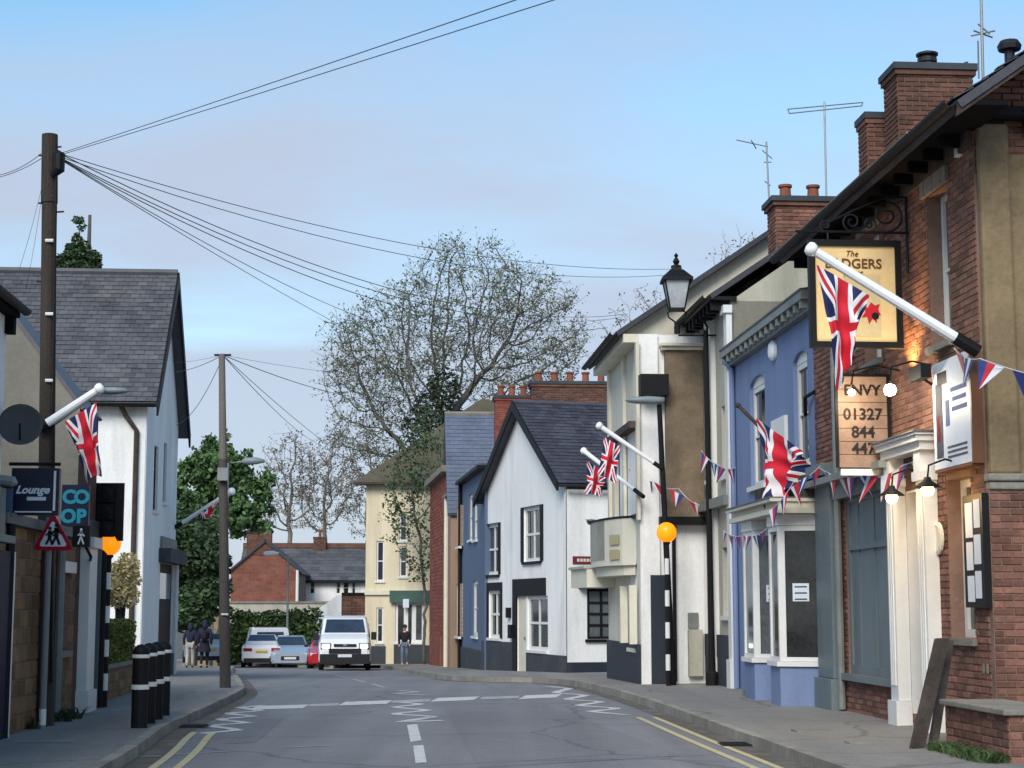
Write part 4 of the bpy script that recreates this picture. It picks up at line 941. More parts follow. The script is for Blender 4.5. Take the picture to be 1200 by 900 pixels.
# balcony
zb0,zb1=IF.Z(745,655),IF.Z(745,606); 
q=MB(); ua,ub=.5,uIF+.1; pj=.6
arc=[IF.P(ua+(ub-ua)*t,zb0-.12,.003+pj*math.sin(math.pi*t)**.55) for t in [i/16 for i in range(17)]]
q.prism(arc,V((0,0,.12))); bal=q.build('balcony',m_creamtrim,inn)
q=MB(); arc2=[IF.P(ua+.1+(ub-ua-.2)*t,zb0-.32,.003+(pj-.12)*math.sin(math.pi*t)**.55) for t in [i/16 for i in range(17)]]; q.prism(arc2,V((0,0,.197))); q.build('moulding',m_creamtrim,bal)
for i in range(16):
    a,b=arc[i]+V((0,0,.12)),arc[i+1]+V((0,0,.12)); t=.02; n_=IF.n*.02
    if i<4: q=MB(); q.hex([a,b,b-n_,a-n_,a+V((0,0,zb1-zb0)),b+V((0,0,zb1-zb0)),b-n_+V((0,0,zb1-zb0)),a-n_+V((0,0,zb1-zb0))]); q.build('balcony_panel',m_creamtrim,bal)
    else:
        for k in range(4): p=a.lerp(b,(k+.5)/4); q=MB(); q.tube([p,p+V((0,0,zb1-zb0))],.014,5); q.build('baluster',m_greytrim2,bal)
q=MB(); q.tube([p+V((0,0,.13+zb1-zb0)) for p in arc],.025,6); q.build('rail',m_black,bal)
pl=[p+V((0,0,.13+zb1-zb0)) for p in arc[9:]]
q=MB()
for p in pl: tuft(q,p,.08,30,.12,.01)
q.build('potted_leaves',m_grassd,bal)
m_goldp=M('gold_plate',srgb(178,166,126),rough=.4,var=.1,bump=0)
for zz in (.12,.42):
    a,b=arc[1]+V((0,0,zz)),arc[3]+V((0,0,zz)); o2=(b-a).cross(V((0,0,1))).normalized(); o2=o2 if o2.dot(IF.n)>0 else -o2
    a,b=a.lerp(b,.15)+o2*.03,a.lerp(b,.85)+o2*.03; q=MB(); q.prism([a,b,b+V((0,0,.2)),a+V((0,0,.2))],o2*.015); q.build('name_plate',m_goldp,bal)
# porch canopy below the balcony
u0,u1=uIF-1.2,uIF+1.2; zk0,zk1=IF.Z(745,686),IF.Z(745,662)
pts=[IF.P(u0,zk0,.003),IF.P(u0+.25,zk0,.6),IF.P(u1-.3,zk0,.75),IF.P(u1,zk0,.003)]
q=MB(); q.prism(pts,V((0,0,zk1-zk0))); q.build('porch_canopy',m_creamtrim,inn); q=MB(); q.prism([p+V((0,0,zk1-zk0+.003))+IF.n*.06 for p in pts],V((0,0,.06))); q.build('porch_lead',m_cream2,inn)
for px in (738,749): 
    u=IF.U(px,720); q=MB(); q.fb(IF,u-.06,u+.06,IF.Z(750,755),zk0,.053,.2); q.build('porch_column',m_creamtrim,inn)
# ===== street lamp with crossing beacon =====
b0=gpt(786.5,33.1,PAV); dL=b0.y
sl=thing('street_lamp','tall black street lamp with flat grey head outside the cream inn','street lamp',b0)
q=MB(); tp=at(772.5,474,dL); q.tube([b0,b0+V((0,0,.9)),b0+V((0,0,.92)),tp],[.1,.1,.065,.05],10); q.build('post',m_black,sl)
hd=at(757,469,dL-.1)
q=MB(); L_=.36
prof=[(-.40,.015,.0),(-.36,.07,.03),(-.2,.12,.05),(.05,.12,.06),(.25,.07,.05),(.36,.05,.045)]
pts=[];fs=[]
for (x,w_,h_) in prof:
    for k in range(8):
        a=2*math.pi*k/8; pts.append(hd+V((x,math.sin(a)*w_,math.cos(a)*h_*1.4)))
for i in range(len(prof)-1):
    for k in range(8): fs.append((i*8+k,i*8+(k+1)%8,(i+1)*8+(k+1)%8,(i+1)*8+k))
fs+= [tuple(range(8)),tuple(range(40,48))]
q.add(pts,fs); q.build('lamp_head',M('lamp_head_grey',srgb(126,136,138),var=.1,bump=0,rough=.4),sl,smooth=True)
# beacon pole: black and white bands
m_beacon=M('lit_amber_globe',(1,.25,.004),emit=.55,var=.02,bump=0,rough=.3)
def beacon(lab,b0,zt,r,x=0):
    root=thing('crossing_beacon',lab,'beacon',b0,'amber crossing beacons'); n=9; H=zt-r-b0.z
    for i in range(n): q=MB(); q.tube([b0+V((0,0,H*i/n)),b0+V((0,0,H*(i+1)/n))],.045,10); q.build('band',m_black if i%2==0 else m_trim,root)
    q=MB(); q.lathe(b0+V((0,0,H+r)),[(r*math.sin(math.pi*i/12),-r*math.cos(math.pi*i/12)) for i in range(13)],18); q.build('globe',m_beacon,root,smooth=True)
    q=MB(); q.lathe(b0+V((0,0,H-.04)),[(.05,0),(.07,.03),(.07,.07)],12); q.build('collar',m_black,root)
bb=gpt(783,32.8,PAV); beacon('amber globe on a banded pole beside the tall street lamp',bb,at(779.5,624,bb.y).z,.195)
flagpole('white flagpole reaching left from the tall street lamp',at(704,500,dL-.1),at(776,549,dL-.05),.05,.035)
flag('small union flag on the white pole of the street lamp',at(708,512,dL-.1),at(727,523,dL-.1),at(700,556,dL-.15),at(722,566,dL-.05),.05,1.5)
dG=36.2
flagpole('white flagpole jutting from the cream inn above its balcony',at(685,529,dG-.5),IF.P(IF.U(754,582),IF.Z(754,582),0),.05,.035)
flag('small union flag hanging above the balcony of the cream inn',at(688,540,dG-.5),at(712,556,dG-.4),at(686,578,dG-.55),at(704,582,dG-.4),.05,1.6)
# ===== white gabled house =====
cW=ground(664,790,PAV); dirG=V((-.30,.954,0)).normalized(); dirF=V((.954,.30,0)).normalized()
WG=Fr(cW,dirG,-dirF); WF=Fr(cW,dirF,-dirG)
wh=thing('gabled_house','white rendered house with steep black-edged gable and slate roof','house',cW)
LG=WG.U(566,700); zGe=WG.Z(657,566); zGa=WG.Z(617,474)
wins=[WG.rect(614,634,634,592,657),WG.rect(570.5,585,585,613,673),WG.rect(573,587,587,692,748),WG.rect(618,642,642,698,763)]
drr=WG.rect(606.5,616.5,616.5,695,789)
mb=MB(); house_box(mb,WG,0,LG,-1.2,zGe,6,wins+[drr],.18,skip0=True); gable(mb,WG,0,LG,zGe,LG/2,zGa,.25); mb.build('wall',m_white,wh)
def surround(r,top,side,m=m_black,name='window_surround',fr=WG):
    q=MB(); u0,u1,z0,z1=r; q.fb(fr,u0-side,u0,z0,z1+top,.003,.04); q.fb(fr,u1,u1+side,z0,z1+top,.003,.04); q.fb(fr,u0,u1,z1,z1+top,.003,.04); q.build(name,m,wh)
for i,r in enumerate(wins): window(wh,WG,r,2 if i!=2 else 2,2,fw=.1,set_=.05,bar=.07,sillmat=m_trim if i>1 else m_black)
surround(wins[0],.02,.22); surround(wins[1],.02,.16); surround(wins[2],.25,.16); 
q=MB(); a=WG.rect(602,640,640,677,697); q.fb(WG,a[0],a[1],wins[3][3]+.003,a[3],.003,.05); q.fb(WG,drr[1],a[1],-.5,wins[3][3],.003,.05); q.build('door_surround',m_black,wh)
q=MB(); q.fb(WG,drr[0],drr[1],drr[2]-.2,drr[3],-.1,-.03); dw=q.build('door',m_creamtrim,wh); q=MB(); q.lathe(WG.P(drr[0]+.15,drr[2]+1.0,-.03),[(.04,0),(.04,.05),(.0,.06)],8,axis=WG.n); q.build('handle',m_galv,dw)
zpl_=WG.Z(640,764); q=MB(); q.fb(WG,-.03,wins[3][1],-1.2,wins[3][2]-.09,.003,.045); q.build('plinth',m_char,wh); q=MB(); q.fb(WG,drr[1]+.3,LG,-1.2,WG.Z(590,752),.003,.045); q.build('plinth',m_char,wh)
q=MB(); pts=WG.hit(598,718); q.fb(WG,pts[0]-.1,pts[0]+.1,pts[1]-.15,pts[1]+.15,.003,.12); q.build('lantern',m_black,wh); q=MB(); pts=WG.hit(602,740); q.fb(WG,pts[0]-.14,pts[0]+.14,pts[1]-.2,pts[1]+.2,.045,.15); q.build('letter_box',m_black,wh)
# front wall facing us
wf=WF.rect(688,722,700,690,749)
q=MB(); holes_wall(q,WF,0.02,5.5,-1.2,zGe,[wf],.18); q.build('front_wall',m_white,wh)
q=MB(); q.fb(WF,.0,5.5,-1.2,WF.Z(690,776),.003,.05); q.build('front_plinth',m_navy,wh)
window(wh,WF,wf,2,4,mat=m_black,gl=glassmat('leaded_glass',srgb(92,98,100),.15),fw=.07,set_=.02,bar=.06)
q=MB(); q.fb(WF,wf[0]-.25,wf[1]+.2,wf[3]+.003,wf[3]+.06,.003,.25); q.build('window_head',m_black,wh)
sn=WF.rect(671,709,690,652,661); q=MB(); q.fb(WF,sn[0],sn[1],sn[2],sn[3],.003,.03); so=q.build('street_sign',M('sign_maroon',srgb(112,36,48),var=.1,bump=0),wh)
q=MB(); 
for k in range(7): q.fb(WF,sn[0]+.12+k*.09,sn[0]+.185+k*.09,(sn[2]+sn[3])/2-.04,(sn[2]+sn[3])/2+.04,.0305,.033)
q.build('street_lettering',m_creamtrim,so)
# roof: two slopes with ridge running right from the gable apex
rl=6.0; ov=.25; ap=WG.P(LG/2,zGa+.06,ov); e1=WG.P(-.12,zGe-.08,ov); e2=WG.P(LG+.12,zGe-.08,ov); dr=dirF*rl
q=MB(); slab(q,[e1,e1+dr,ap+dr,ap],.08); slab(q,[e2,e2+dr,ap+dr,ap],.08); rf=q.build('roof',m_slated,wh)
slates(rf,e1+V((0,0,.03)),dr,ap-e1,m_slated,L=.26,E=.2,single=110)
q=MB(); q.tube([ap+V((0,0,.05)),ap+dr+V((0,0,.05))],.09,8); q.build('ridge_tiles',m_slated,rf)
q=MB()
for e in (e1,e2): 
    d=(ap-e); q.hex([e+V((0,0,-.17)),ap+V((0,0,-.20)),ap+V((0,0,-.20))+WG.n*.06,e+V((0,0,-.17))+WG.n*.06,e+V((0,0,.06)),ap+V((0,0,.08)),ap+V((0,0,.08))+WG.n*.06,e+V((0,0,.06))+WG.n*.06])
q.build('barge_board',m_black,rf)
gutter(wh,e1+V((0,0,-.06))-dirG*.08+dirF*.2,e1+V((0,0,-.06))-dirG*.08+dr)
q=MB(); pt=WF.P(5.5,0,0); 
# ===== slate-blue house =====
c2=WG.P(LG,0,0); dB=V((-.124,.992,0)).normalized(); nB=V((-.992,-.124,0))
B2=Fr((c2.x,c2.y),dB,nB); lB=B2.U(541,640); zB2=B2.Z(541,569)
sb=thing('slate_blue_house','dark slate blue rendered house left of the white gabled house','house',B2.P(lB,-.8))
ws=[B2.rect(555,559.5,559,585,632),B2.rect(549.5,553.5,553,578,632),B2.rect(554,560,560,680,746)]
mb=MB(); house_box(mb,B2,-.5,lB,-2,zB2,7,ws,.15); mb.build('wall',m_slateblue,sb)
for r in ws: window(sb,B2,r,1,2,fw=.12,set_=.05)
q=MB(); q.fb(B2,-.4,lB,-2,B2.Z(565,763),.003,.05); q.build('plinth',m_char,sb)
q=MB(); q.fb(B2,-.5,lB,zB2+.003,zB2+.1,-.1,.25); q.build('parapet_gutter',m_black,sb); q=MB(); q.fb(B2,-.5,lB,zB2+.103,zB2+.16,-7,.2); q.build('flat_roof',m_slated,sb)
pipe(sb,[B2.P(lB-.2,-1,.08),B2.P(lB-.2,zB2,.08)],.07)
# ===== house with blue-grey slate roof behind, tan end to the street =====
dS=B2.P(lB,0).y; cS=at(528,640,dS+1); S2=Fr((cS.x,cS.y),UP,-US)
zr=S2.Z(560,474); SG=Fr(S2.P(0,0),dB,nB)
th_=thing('slate_roofed_house','tan house with broad blue slate roof rising behind the slate blue house','house',V((cS.x,cS.y,-.8)))
lS=3.6; zeS=S2.Z(535,600)
tw=[SG.rect(534.5,537.5,537,588,632),SG.rect(530.5,532.5,532,590,632),SG.rect(533,537,537,682,745)]
m_tanr=M('tan_plaster',srgb(150,124,104),var=.12,vert=True,stain=srgb(110,90,76))
mb=MB(); mb.fb(S2,.0,9,-2,zeS,-lS*2,0); mb.build('wall',m_tanr,th_)
q=MB(); P=S2.P; q.prism([P(0,zeS,0),P(0,zeS,-lS*2),P(0,zr-.05,-lS)],S2.u*.25); q.build('gable_wall',m_tanr,th_)
q=MB(); e=P(-.12,zeS-.1,.15); ap=P(-.12,zr,-lS); slab(q,[e,e+S2.u*9,ap+S2.u*9,ap],.08); e3=P(-.12,zeS-.1,-2*lS); slab(q,[e3,e3+S2.u*9,ap+S2.u*9,ap],.08); rf=q.build('roof',m_slateb,th_)
slates(rf,e+V((0,0,.03)),S2.u*6,ap-e,m_slateb,L=.34,E=.22,single=120); q=MB(); q.tube([ap+V((0,0,.05)),ap+S2.u*9+V((0,0,.05))],.1,6); q.build('ridge_tiles',m_ccoping,rf)
# its street front: narrow strip with white windows
q=MB(); SF=Fr(S2.P(0,0),US,-UP); 
# ===== brown terrace with pale windows, brick house =====
dT=dS+2.0
cT=at(541,640,dT); T2=Fr((cT.x-.3,cT.y),dB,nB); lT=T2.U(524,640); zT=zB2-.2
tr=thing('tan_terrace_house','narrow tan terraced house with pale windows and cream downpipe','house',T2.P(lT,-1))
tws=[T2.rect(535.5,539.5,539,592,640),T2.rect(529.5,534,534,592,640),T2.rect(534.5,539,539,684,746),T2.rect(529,533.5,533,684,746)]
mb=MB(); house_box(mb,T2,0,lT,-2,zT,2,tws,.12); mb.build('wall',m_tanr,tr)
for r in tws: window(tr,T2,r,1,2,fw=.13,set_=.04,gl=m_glassl)
pipe(tr,[T2.P(lT*.72,-1.5,.1),T2.P(lT*.72,zT,.1)],.09,m_creamtrim)
q=MB(); q.fb(T2,0,lT,zT+.003,zT+.14,-2,.2); q.build('cornice',m_ccoping,tr)
cB=T2.P(lT,0); K2=Fr((cB.x,cB.y),dB,nB); lK=K2.U(504,640)
kb=thing('red_brick_house','narrow red brick house with flat stone capped top beside yellow building','house',K2.P(lK,-1.2))
zK=K2.Z(510,566)
mb=MB(); mb.fb(K2,0,lK,-2.2,zK,-3,0); mb.build('wall',m_mortar,kb)
bricks(kb,K2,0,lK,-1.5,zK,m_brickr,L=.45,H=.15,gap=.014)
KE=Fr(K2.P(0,0),UP,-US); q=MB(); bricks(kb,KE.off(.0),0,1.5,zB2-2,zK,m_brickr,L=.45,H=.15,gap=.014)
q=MB(); q.fb(K2,-.2,lK+.2,zK+.003,zK+.25,-3,.25); q.build('stone_cap',m_ccoping,kb)
q=MB(); q.fb(K2,lK*.25,lK*.6,-1.3,.4,.012,.08); q.build('door',m_clay,kb)
q=MB(); q.fb(K2,lK*.2,lK*.65,-1.4,-.95,.012,.5); q.build('step',m_creamtrim,kb)
# ===== chimneys behind the white and slate blue houses =====
cc=at(600,470,60); chimney('chimney_stack','bright red notched chimney on the ridge left of white gable',(cc.x,cc.y),1.2,.7,at(600,485,60).z-1.5,at(600,466,60).z,UP,m_brickr,pots=3,pothigh=.4,potmat=m_clay)
cc=at(668,470,54); chimney('chimney_stack','wide low brick chimney row with pots above the dark slate roof',(cc.x,cc.y),2.5,.8,at(668,480,54).z-2,at(668,450,54).z,UP,m_brickd,pots=5,pothigh=.35)
# ===== yellow corner building with hipped roof =====
dY=79; cY=at(428,700,dY); Y2=Fr((cY.x,cY.y),V((.985,-.174,0)),V((-.174,-.985,0)))
wy=Y2.U(503,700); zY=Y2.Z(470,563); yb=thing('yellow_building','pale yellow corner building with brown hipped roof and green shopfront','building',Y2.P(0,g(dY)+PAV))
zg_=g(dY)+PAV
yw=[Y2.rect(441,450,445,634,681),Y2.rect(441,449,445,712,753),Y2.rect(463,497,480,706,753),Y2.rect(468,477,472,600,634),Y2.rect(468,477,472,640,676)]
mb=MB(); house_box(mb,Y2,0,wy+6,-2.5,zY,8,yw,.2); mb.build('wall',m_yellow,yb)
for i,r in enumerate(yw):
    window(yb,Y2,r,1 if i!=2 else 3,2 if i!=2 else 1,mat=m_trim,fw=.07 if i!=2 else .12,bar=.05 if i!=2 else .2,set_=.06,gl=glassmat('purple_glass',srgb(44,34,54)) if i in(0,) else m_glass)
q=MB(); q.fb(Y2,Y2.U(459,700),wy+2,Y2.Z(480,755),Y2.Z(480,693),.003,.06); 
q=MB(); a,b=Y2.U(458,700),wy+2; q.fb(Y2,a,b,Y2.Z(480,706),Y2.Z(480,692),.003,.25); q.build('shop_fascia',M('shop_green',srgb(70,96,88),var=.15),yb)
q=MB(); a,b=Y2.U(474,700),Y2.U(481,700); q.fb(Y2,a,b,Y2.Z(480,712),Y2.Z(480,702),.253,.29); q.build('shop_sign',m_paper,yb)
q=MB(); q.fb(Y2,0,wy+2,Y2.Z(450,697),Y2.Z(450,692),.003,.12); q.build('string_course',m_creamtrim,yb)
q=MB(); q.fb(Y2,0,Y2.U(452,750),-2.5,Y2.Z(445,757),.003,.08); q.fb(Y2,Y2.U(462,750),wy+2,-2.5,Y2.Z(480,756),.003,.08); q.build('plinth',m_char,yb)
m_roofb=M('brown_tile',srgb(84,78,64),var=.2,rough=.9,island=.15,stain=srgb(60,64,46),stamt=.6)
q=MB(); P=Y2.P; zt_=zY+4.2; e=[P(-.5,zY-.1,.5),P(wy+6.5,zY-.1,.5),P(wy+6.5,zY-.1,-8.5),P(-.5,zY-.1,-8.5)]; t1,t2=P(4.6,zt_,-4),P(wy+2,zt_,-4)
q.add(e+[t1,t2],[(0,1,5,4),(1,2,5),(2,3,4,5),(3,0,4),(0,3,2,1)]); rf=q.build('roof',m_roofb,yb)
q=MB(); q.fb(Y2,-.5,wy+6.5,zY-.2,zY-.103,-.1,.5); q.build('soffit',m_wood,yb)
# ------------------------------------------------------------------ LEFT SIDE
ol_=ground(60,845,PAV); L0=Fr((ol_.x,ol_.y),US,UP)
# ===== nearest shop (mostly out of frame) =====
uA1=L0.U(5,450); uA0=uA1-9.0
na=thing('corner_shop','white upper wall and dark shopfront of the nearest shop at left edge','shop',L0.P(uA1,PAV)); zA=L0.Z(16,372)
hA=[L0.rect(-70,2,2,646,890)]
mb=MB(); house_box(mb,L0,uA0,uA1,-.1,zA,6,hA,.2); mb.build('wall',m_white,na)
q=MB(); q.fb(L0,hA[0][0],hA[0][1],hA[0][2],hA[0][3],-.15,.08); q.build('shopfront',M('navy_gloss',srgb(16,20,48),rough=.5,spec=.15,var=.1),na)
q=MB(); q.fb(L0,hA[0][1],hA[0][1]+.07,PAV,hA[0][3],.0,.1); q.build('door_frame',m_trim,na)
q=MB(); a=L0.Z(12,640); q.fb(L0,uA0,uA1-.15,a,a+.08,.003,.22); q.fb(L0,uA0,uA1-.15,a+.083,a+.6,.003,.1); q.build('shop_fascia',m_greytrim2,na)
q=MB(); slab(q,[L0.P(uA0,zA+.05,.15),L0.P(uA1+.05,zA+.05,.15),L0.P(uA1+.05,zA+2.9,-4),L0.P(uA0,zA+2.9,-4)],.1); q.build('roof',m_slate,na)
gutter(na,L0.P(uA0,zA+.03,.2),L0.P(uA1+.06,zA+.03,.2),.06); q=MB(); q.fb(L0,uA0,uA1+.03,zA-.06,zA+.0,-.05,.14); q.fb(L0,uA1-.1,uA1+.03,zA-.25,zA-.063,.003,.1); q.build('soffit',m_eave,na)
# ===== stone single-storey shop =====
uB1=L0.U(90,600); zS=L0.Z(60,626)
st=thing('stone_shop','single storey brown stone shop with white window behind telegraph pole','shop',L0.P(uA1,PAV))
hB=[L0.rect(66,80,80,672,762)]
mb=MB(); house_box(mb,L0,uA1,uB1,-.1,zS,6,hB,.2); mb.build('wall',m_mortar,st)
bricks(st,L0,uA1,uB1,PAV,zS,m_stone,hB,L=.42,H=.2,gap=.02,single=110,name='stone_block')
window(st,L0,hB[0],1,2,fw=.1,set_=.06,sillmat=m_ccoping); q=MB(); r=hB[0]; q.fb(L0,r[0]-.08,r[1]+.08,r[3]+.003,r[3]+.15,.014,.08); q.build('lintel',m_trim,st)
# brick edging beside the window
q=MB(); q.fb(L0,uA1,uB1,zS+.003,zS+.12,-6,.1); q.build('flat_roof',m_lead,st)
pipe(st,[L0.P(L0.U(64,700),PAV,.07),L0.P(L0.U(64,700),zS,.07)],.055,m_pipe)
pipe(st,[L0.P(uA1+.35,PAV,.06),L0.P(uA1+.35,zS,.06)],.05,m_black)
# ===== grey gabled shop =====
uC1=L0.U(112,600); LG2=Fr(L0.P(uB1,0),UP,-US); zE2=LG2.Z(88,478)
gs=thing('grey_gabled_shop','shop with plain grey rendered gable and white pilaster at street','shop',L0.P(uB1,PAV))
mb=MB(); house_box(mb,L0,uB1+.01,uC1,-.1,zE2,8,[],.2); mb.build('wall',m_brickd,gs)
slope=(LG2.Z(15,380)-zE2)/(LG2.U(88,478)-LG2.U(15,380)); rg=4.0
q=MB(); P=LG2.P; q.prism([P(-.0,zS+.1,.004),P(-.0,zE2,.004),P(-rg,zE2+rg*slope,.004),P(-2*rg,zE2,.004),P(-2*rg,zS+.1,.004)],LG2.n*-.28); q.build('gable_wall',m_greyrender,gs)
q=MB(); slab(q,[P(.06,zE2-.0,.03),P(.06,zE2-.0,-(uC1-uB1)),P(-rg,zE2+rg*slope+.06,-(uC1-uB1)),P(-rg,zE2+rg*slope+.06,.03)],.045); slab(q,[P(-2*rg-.3,zE2-.2,.03),P(-2*rg-.3,zE2-.2,-(uC1-uB1)),P(-rg,zE2+rg*slope+.06,-(uC1-uB1)),P(-rg,zE2+rg*slope+.06,.03)],.045); q.build('roof',m_slate,gs)
a,b=L0.U(90,700),L0.U(108,700)
q=MB(); q.fb(L0,a+.15,a+.75,PAV+.3,zS-.1,.003,.14); q.fb(L0,a+.1,a+.8,PAV,PAV+.297,.003,.18); q.fb(L0,a+.1,a+.8,zS-.097,zS+.05,.003,.2); q.build('pilaster',m_trim,gs)
q=MB(); q.fb(L0,a+.95,b-.1,PAV,zS-.3,.003,.04); q.build('door',m_black,gs); q=MB(); q.fb(L0,a-.1,b+.3,zS+.06,zS+.32,.003,.06); q.build('shop_fascia',m_char,gs)
q=MB(); u=L0.U(111,700); q.fb(L0,u-.12,u+.12,PAV,zS+.2,.003,.1); q.build('end_pier',m_greytrim,gs)
# ===== yard wall, hedge, blossom =====
yw0=thing('yard_wall','low stone yard wall under a clipped green hedge','wall',L0.P(uC1,PAV))
YL=L0.off(-.1); a,b=uC1+.02,YL.U(157,790); zyw=YL.Z(140,781)
q=MB(); q.fb(YL,a,b,-.2,zyw,-.3,0); q.build('core',m_mortar,yw0); bricks(yw0,YL,a,b,PAV-.05,zyw-.04,m_stone,L=.4,H=.15,gap=.02,single=60,name='stone_block')
q=MB(); q.fb(YL,a,b+.03,zyw+.003,zyw+.07,-.34,.05); q.build('coping',m_ccoping,yw0)
def leaves(mb,blobs,n,size,flat=.5,shell=.55):
    tot=sum(b[1][0]*b[1][1]*b[1][2] for b in blobs)
    for c,r in blobs:
        k=int(n*r[0]*r[1]*r[2]/tot)
        for i in range(k):
            while True:
                p=V((random.uniform(-1,1),random.uniform(-1,1),random.uniform(-1,1)))
                if p.length<=1: break
            if random.random()<shell: p=p.normalized()*random.uniform(.75,1.06)
            q=V((c[0]+p.x*r[0],c[1]+p.y*r[1],c[2]+p.z*r[2])); a=V((random.gauss(0,1),random.gauss(0,1),random.gauss(0,1)*flat)).normalized(); b=a.cross(V((random.gauss(0,1),random.gauss(0,1),random.gauss(0,1)))).normalized(); s=size*random.uniform(.6,1.3)
            mb.add([q-a*s,q+b*s*.55,q+a*s,q-b*s*.55],[(0,1,2,3)])
m_hedge=M('hedge_leaf',srgb(112,118,50),var=.3,scale=4,island=.35,bump=0,rough=.6)
q=MB(); P=YL.P; zh0,zh1=zyw+.07,YL.Z(135,728)
for i in range(5200):
    u=random.uniform(a,b); z=random.uniform(zh0,zh1); n_=random.uniform(-.5,.0)
    k=random.random()
    if k<.4: n_=random.uniform(-.06,.02)
    elif k<.6: z=zh1+random.uniform(-.06,.02)
    elif k<.85: u=a+random.uniform(-.02,.06) if random.random()<.8 else b+random.uniform(-.06,.02)
    if (u-a)<.0 : continue
    p=P(u,z,n_); d1=V((random.gauss(0,1),random.gauss(0,1),random.gauss(0,1))).normalized(); d2=d1.cross(V((random.gauss(0,1),random.gauss(0,1),1))).normalized(); s=.035
    q.add([p-d1*s,p+d2*s*.6,p+d1*s,p-d2*s*.6],[(0,1,2,3)])
hg=thing('hedge','clipped yellow green hedge above the low yard wall','hedge',P(a,zh0)); q.build('foliage',m_hedge,hg)
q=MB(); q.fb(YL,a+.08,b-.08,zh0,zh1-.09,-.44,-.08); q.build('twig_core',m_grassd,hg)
cb=at(142,680,30.5); bs=thing('blossom_shrub','shrub covered in pale yellow blossom above the clipped hedge','shrub',V((cb.x,cb.y,g(30)+PAV)))
m_bloss=M('yellow_blossom',srgb(226,208,156),var=.25,scale=5,island=.25,bump=0)
q=MB(); leaves(q,[((cb.x,cb.y,cb.z),(.33,.33,.34)),((cb.x+.05,cb.y,cb.z-.28),(.28,.3,.22)),((cb.x+.12,cb.y,cb.z+.25),(.2,.25,.25)),((cb.x-.15,cb.y,cb.z-.1),(.22,.25,.35))],2600,.045); q.build('blossom',m_bloss,bs)
q=MB()
for i in range(9):
    t=V((cb.x+random.uniform(-.25,.25),cb.y+random.uniform(-.2,.2),cb.z+random.uniform(-.2,.3))); q.tube([V((cb.x,cb.y,g(30))),V((cb.x,cb.y,cb.z-.6)).lerp(t,.3),t],[.03,.02,.008],5)
q.build('stem',m_pole,bs)
# ===== white house with big slate roof =====
dH=40.0
cH=at(168,650,dH); LH=Fr((cH.x,cH.y),US,UP); LHf=Fr((cH.x,cH.y),UP,-US)
uH=LH.U(204,700); zHe=LHf.Z(150,468); zHr=LHf.Z(168,318)
zHr=LH.Z(190,316)
hw=thing('slate_roofed_cottage','big white house with grey slate roof facing us and black verge','house',V((cH.x,cH.y,g(dH)+PAV)))
gwn=[LH.rect(180,185,185,524,600),LH.rect(191.5,195,195,520,590),LH.rect(186,202,202,662,782)]
mb=MB(); house_box(mb,LH,0,uH,-1,zHe,9,gwn,.2); gable(mb,LH,0,uH,zHe,uH/2,zHr,.25); mb.build('wall',m_white2,hw)
q=MB(); q.fb(LHf,-9,-.02,-1,zHe,.003,.02); q.build('near_wall_render',m_white,hw)
window(hw,LH,gwn[0],1,3,mat=m_wood,fw=.06,set_=.06,sillmat=m_trim); window(hw,LH,gwn[1],1,3,mat=m_wood,fw=.06,set_=.06,sillmat=m_trim)
q=MB(); r=gwn[2]; q.fb(LH,r[0],r[1],r[2]-.3,r[3],-.15,-.05); dd=q.build('door',m_black,hw); q=MB(); q.fb(LH,r[0]+.3,r[1]-.3,r[3]-.9,r[3]-.25,-.048,-.035); q.build('pane',m_glass,dd)
q=MB(); q.fb(LH,r[0]-.3,r[1]+.3,r[3]+.003,r[3]+.35,.003,.3); q.build('door_hood',m_char,hw)
q=MB(); z=LH.Z(192,655); q.fb(LH,r[0]-.1,r[1]+.1,z,z+.55,.01,.06); q.build('panel_sign',m_greytrim2,hw)
q=MB(); q.fb(LH,-.0,uH,-1,.35,.003,.06); q.build('plinth',m_char,hw)
ov=.25; e=LHf.P(ov,zHe-.12,.3); dr=LHf.u*-11; ap=LH.P(uH/2,zHr+.08,ov); e2=LH.P(uH+.35,zHe-.25,ov)
q=MB(); slab(q,[e,e+dr,ap+dr,ap],.09); slab(q,[e2,e2+dr,ap+dr,ap],.09); rf=q.build('roof',m_slate,hw)
slates(rf,e+V((0,0,.03)),dr,ap-e,m_slate,L=.24,E=.17,single=280)
q=MB(); q.tube([ap+V((0,0,.05)),ap+dr+V((0,0,.05))],.1,8); q.build('ridge_tiles',m_slate,rf)
q=MB()
for ee in (e2,e): q.hex([ee+V((0,0,-.3)),ap+V((0,0,-.32)),ap+V((0,0,-.32))+UP*.05,ee+V((0,0,-.3))+UP*.05,ee+V((0,0,.05)),ap+V((0,0,.07)),ap+V((0,0,.07))+UP*.05,ee+V((0,0,.05))+UP*.05])
q.build('barge_board',m_black,rf)
gutter(hw,e+V((0,0,-.02))-US*.05,e+dr+V((0,0,-.02))-US*.05,.08)
u=LHf.U(158,600); pipe(hw,[LHf.P(u,0,.09),LHf.P(u,zHe-.75,.09),LHf.P(u-.25,zHe-.4,.15),LHf.P(u-.35,zHe-.2,.25)],.06,m_wood)
pipe(hw,[LH.P(uH-.15,-.6,.07),LH.P(uH-.15,2.6,.07),LH.P(uH-.35,2.9,.07)],.06,m_trim)
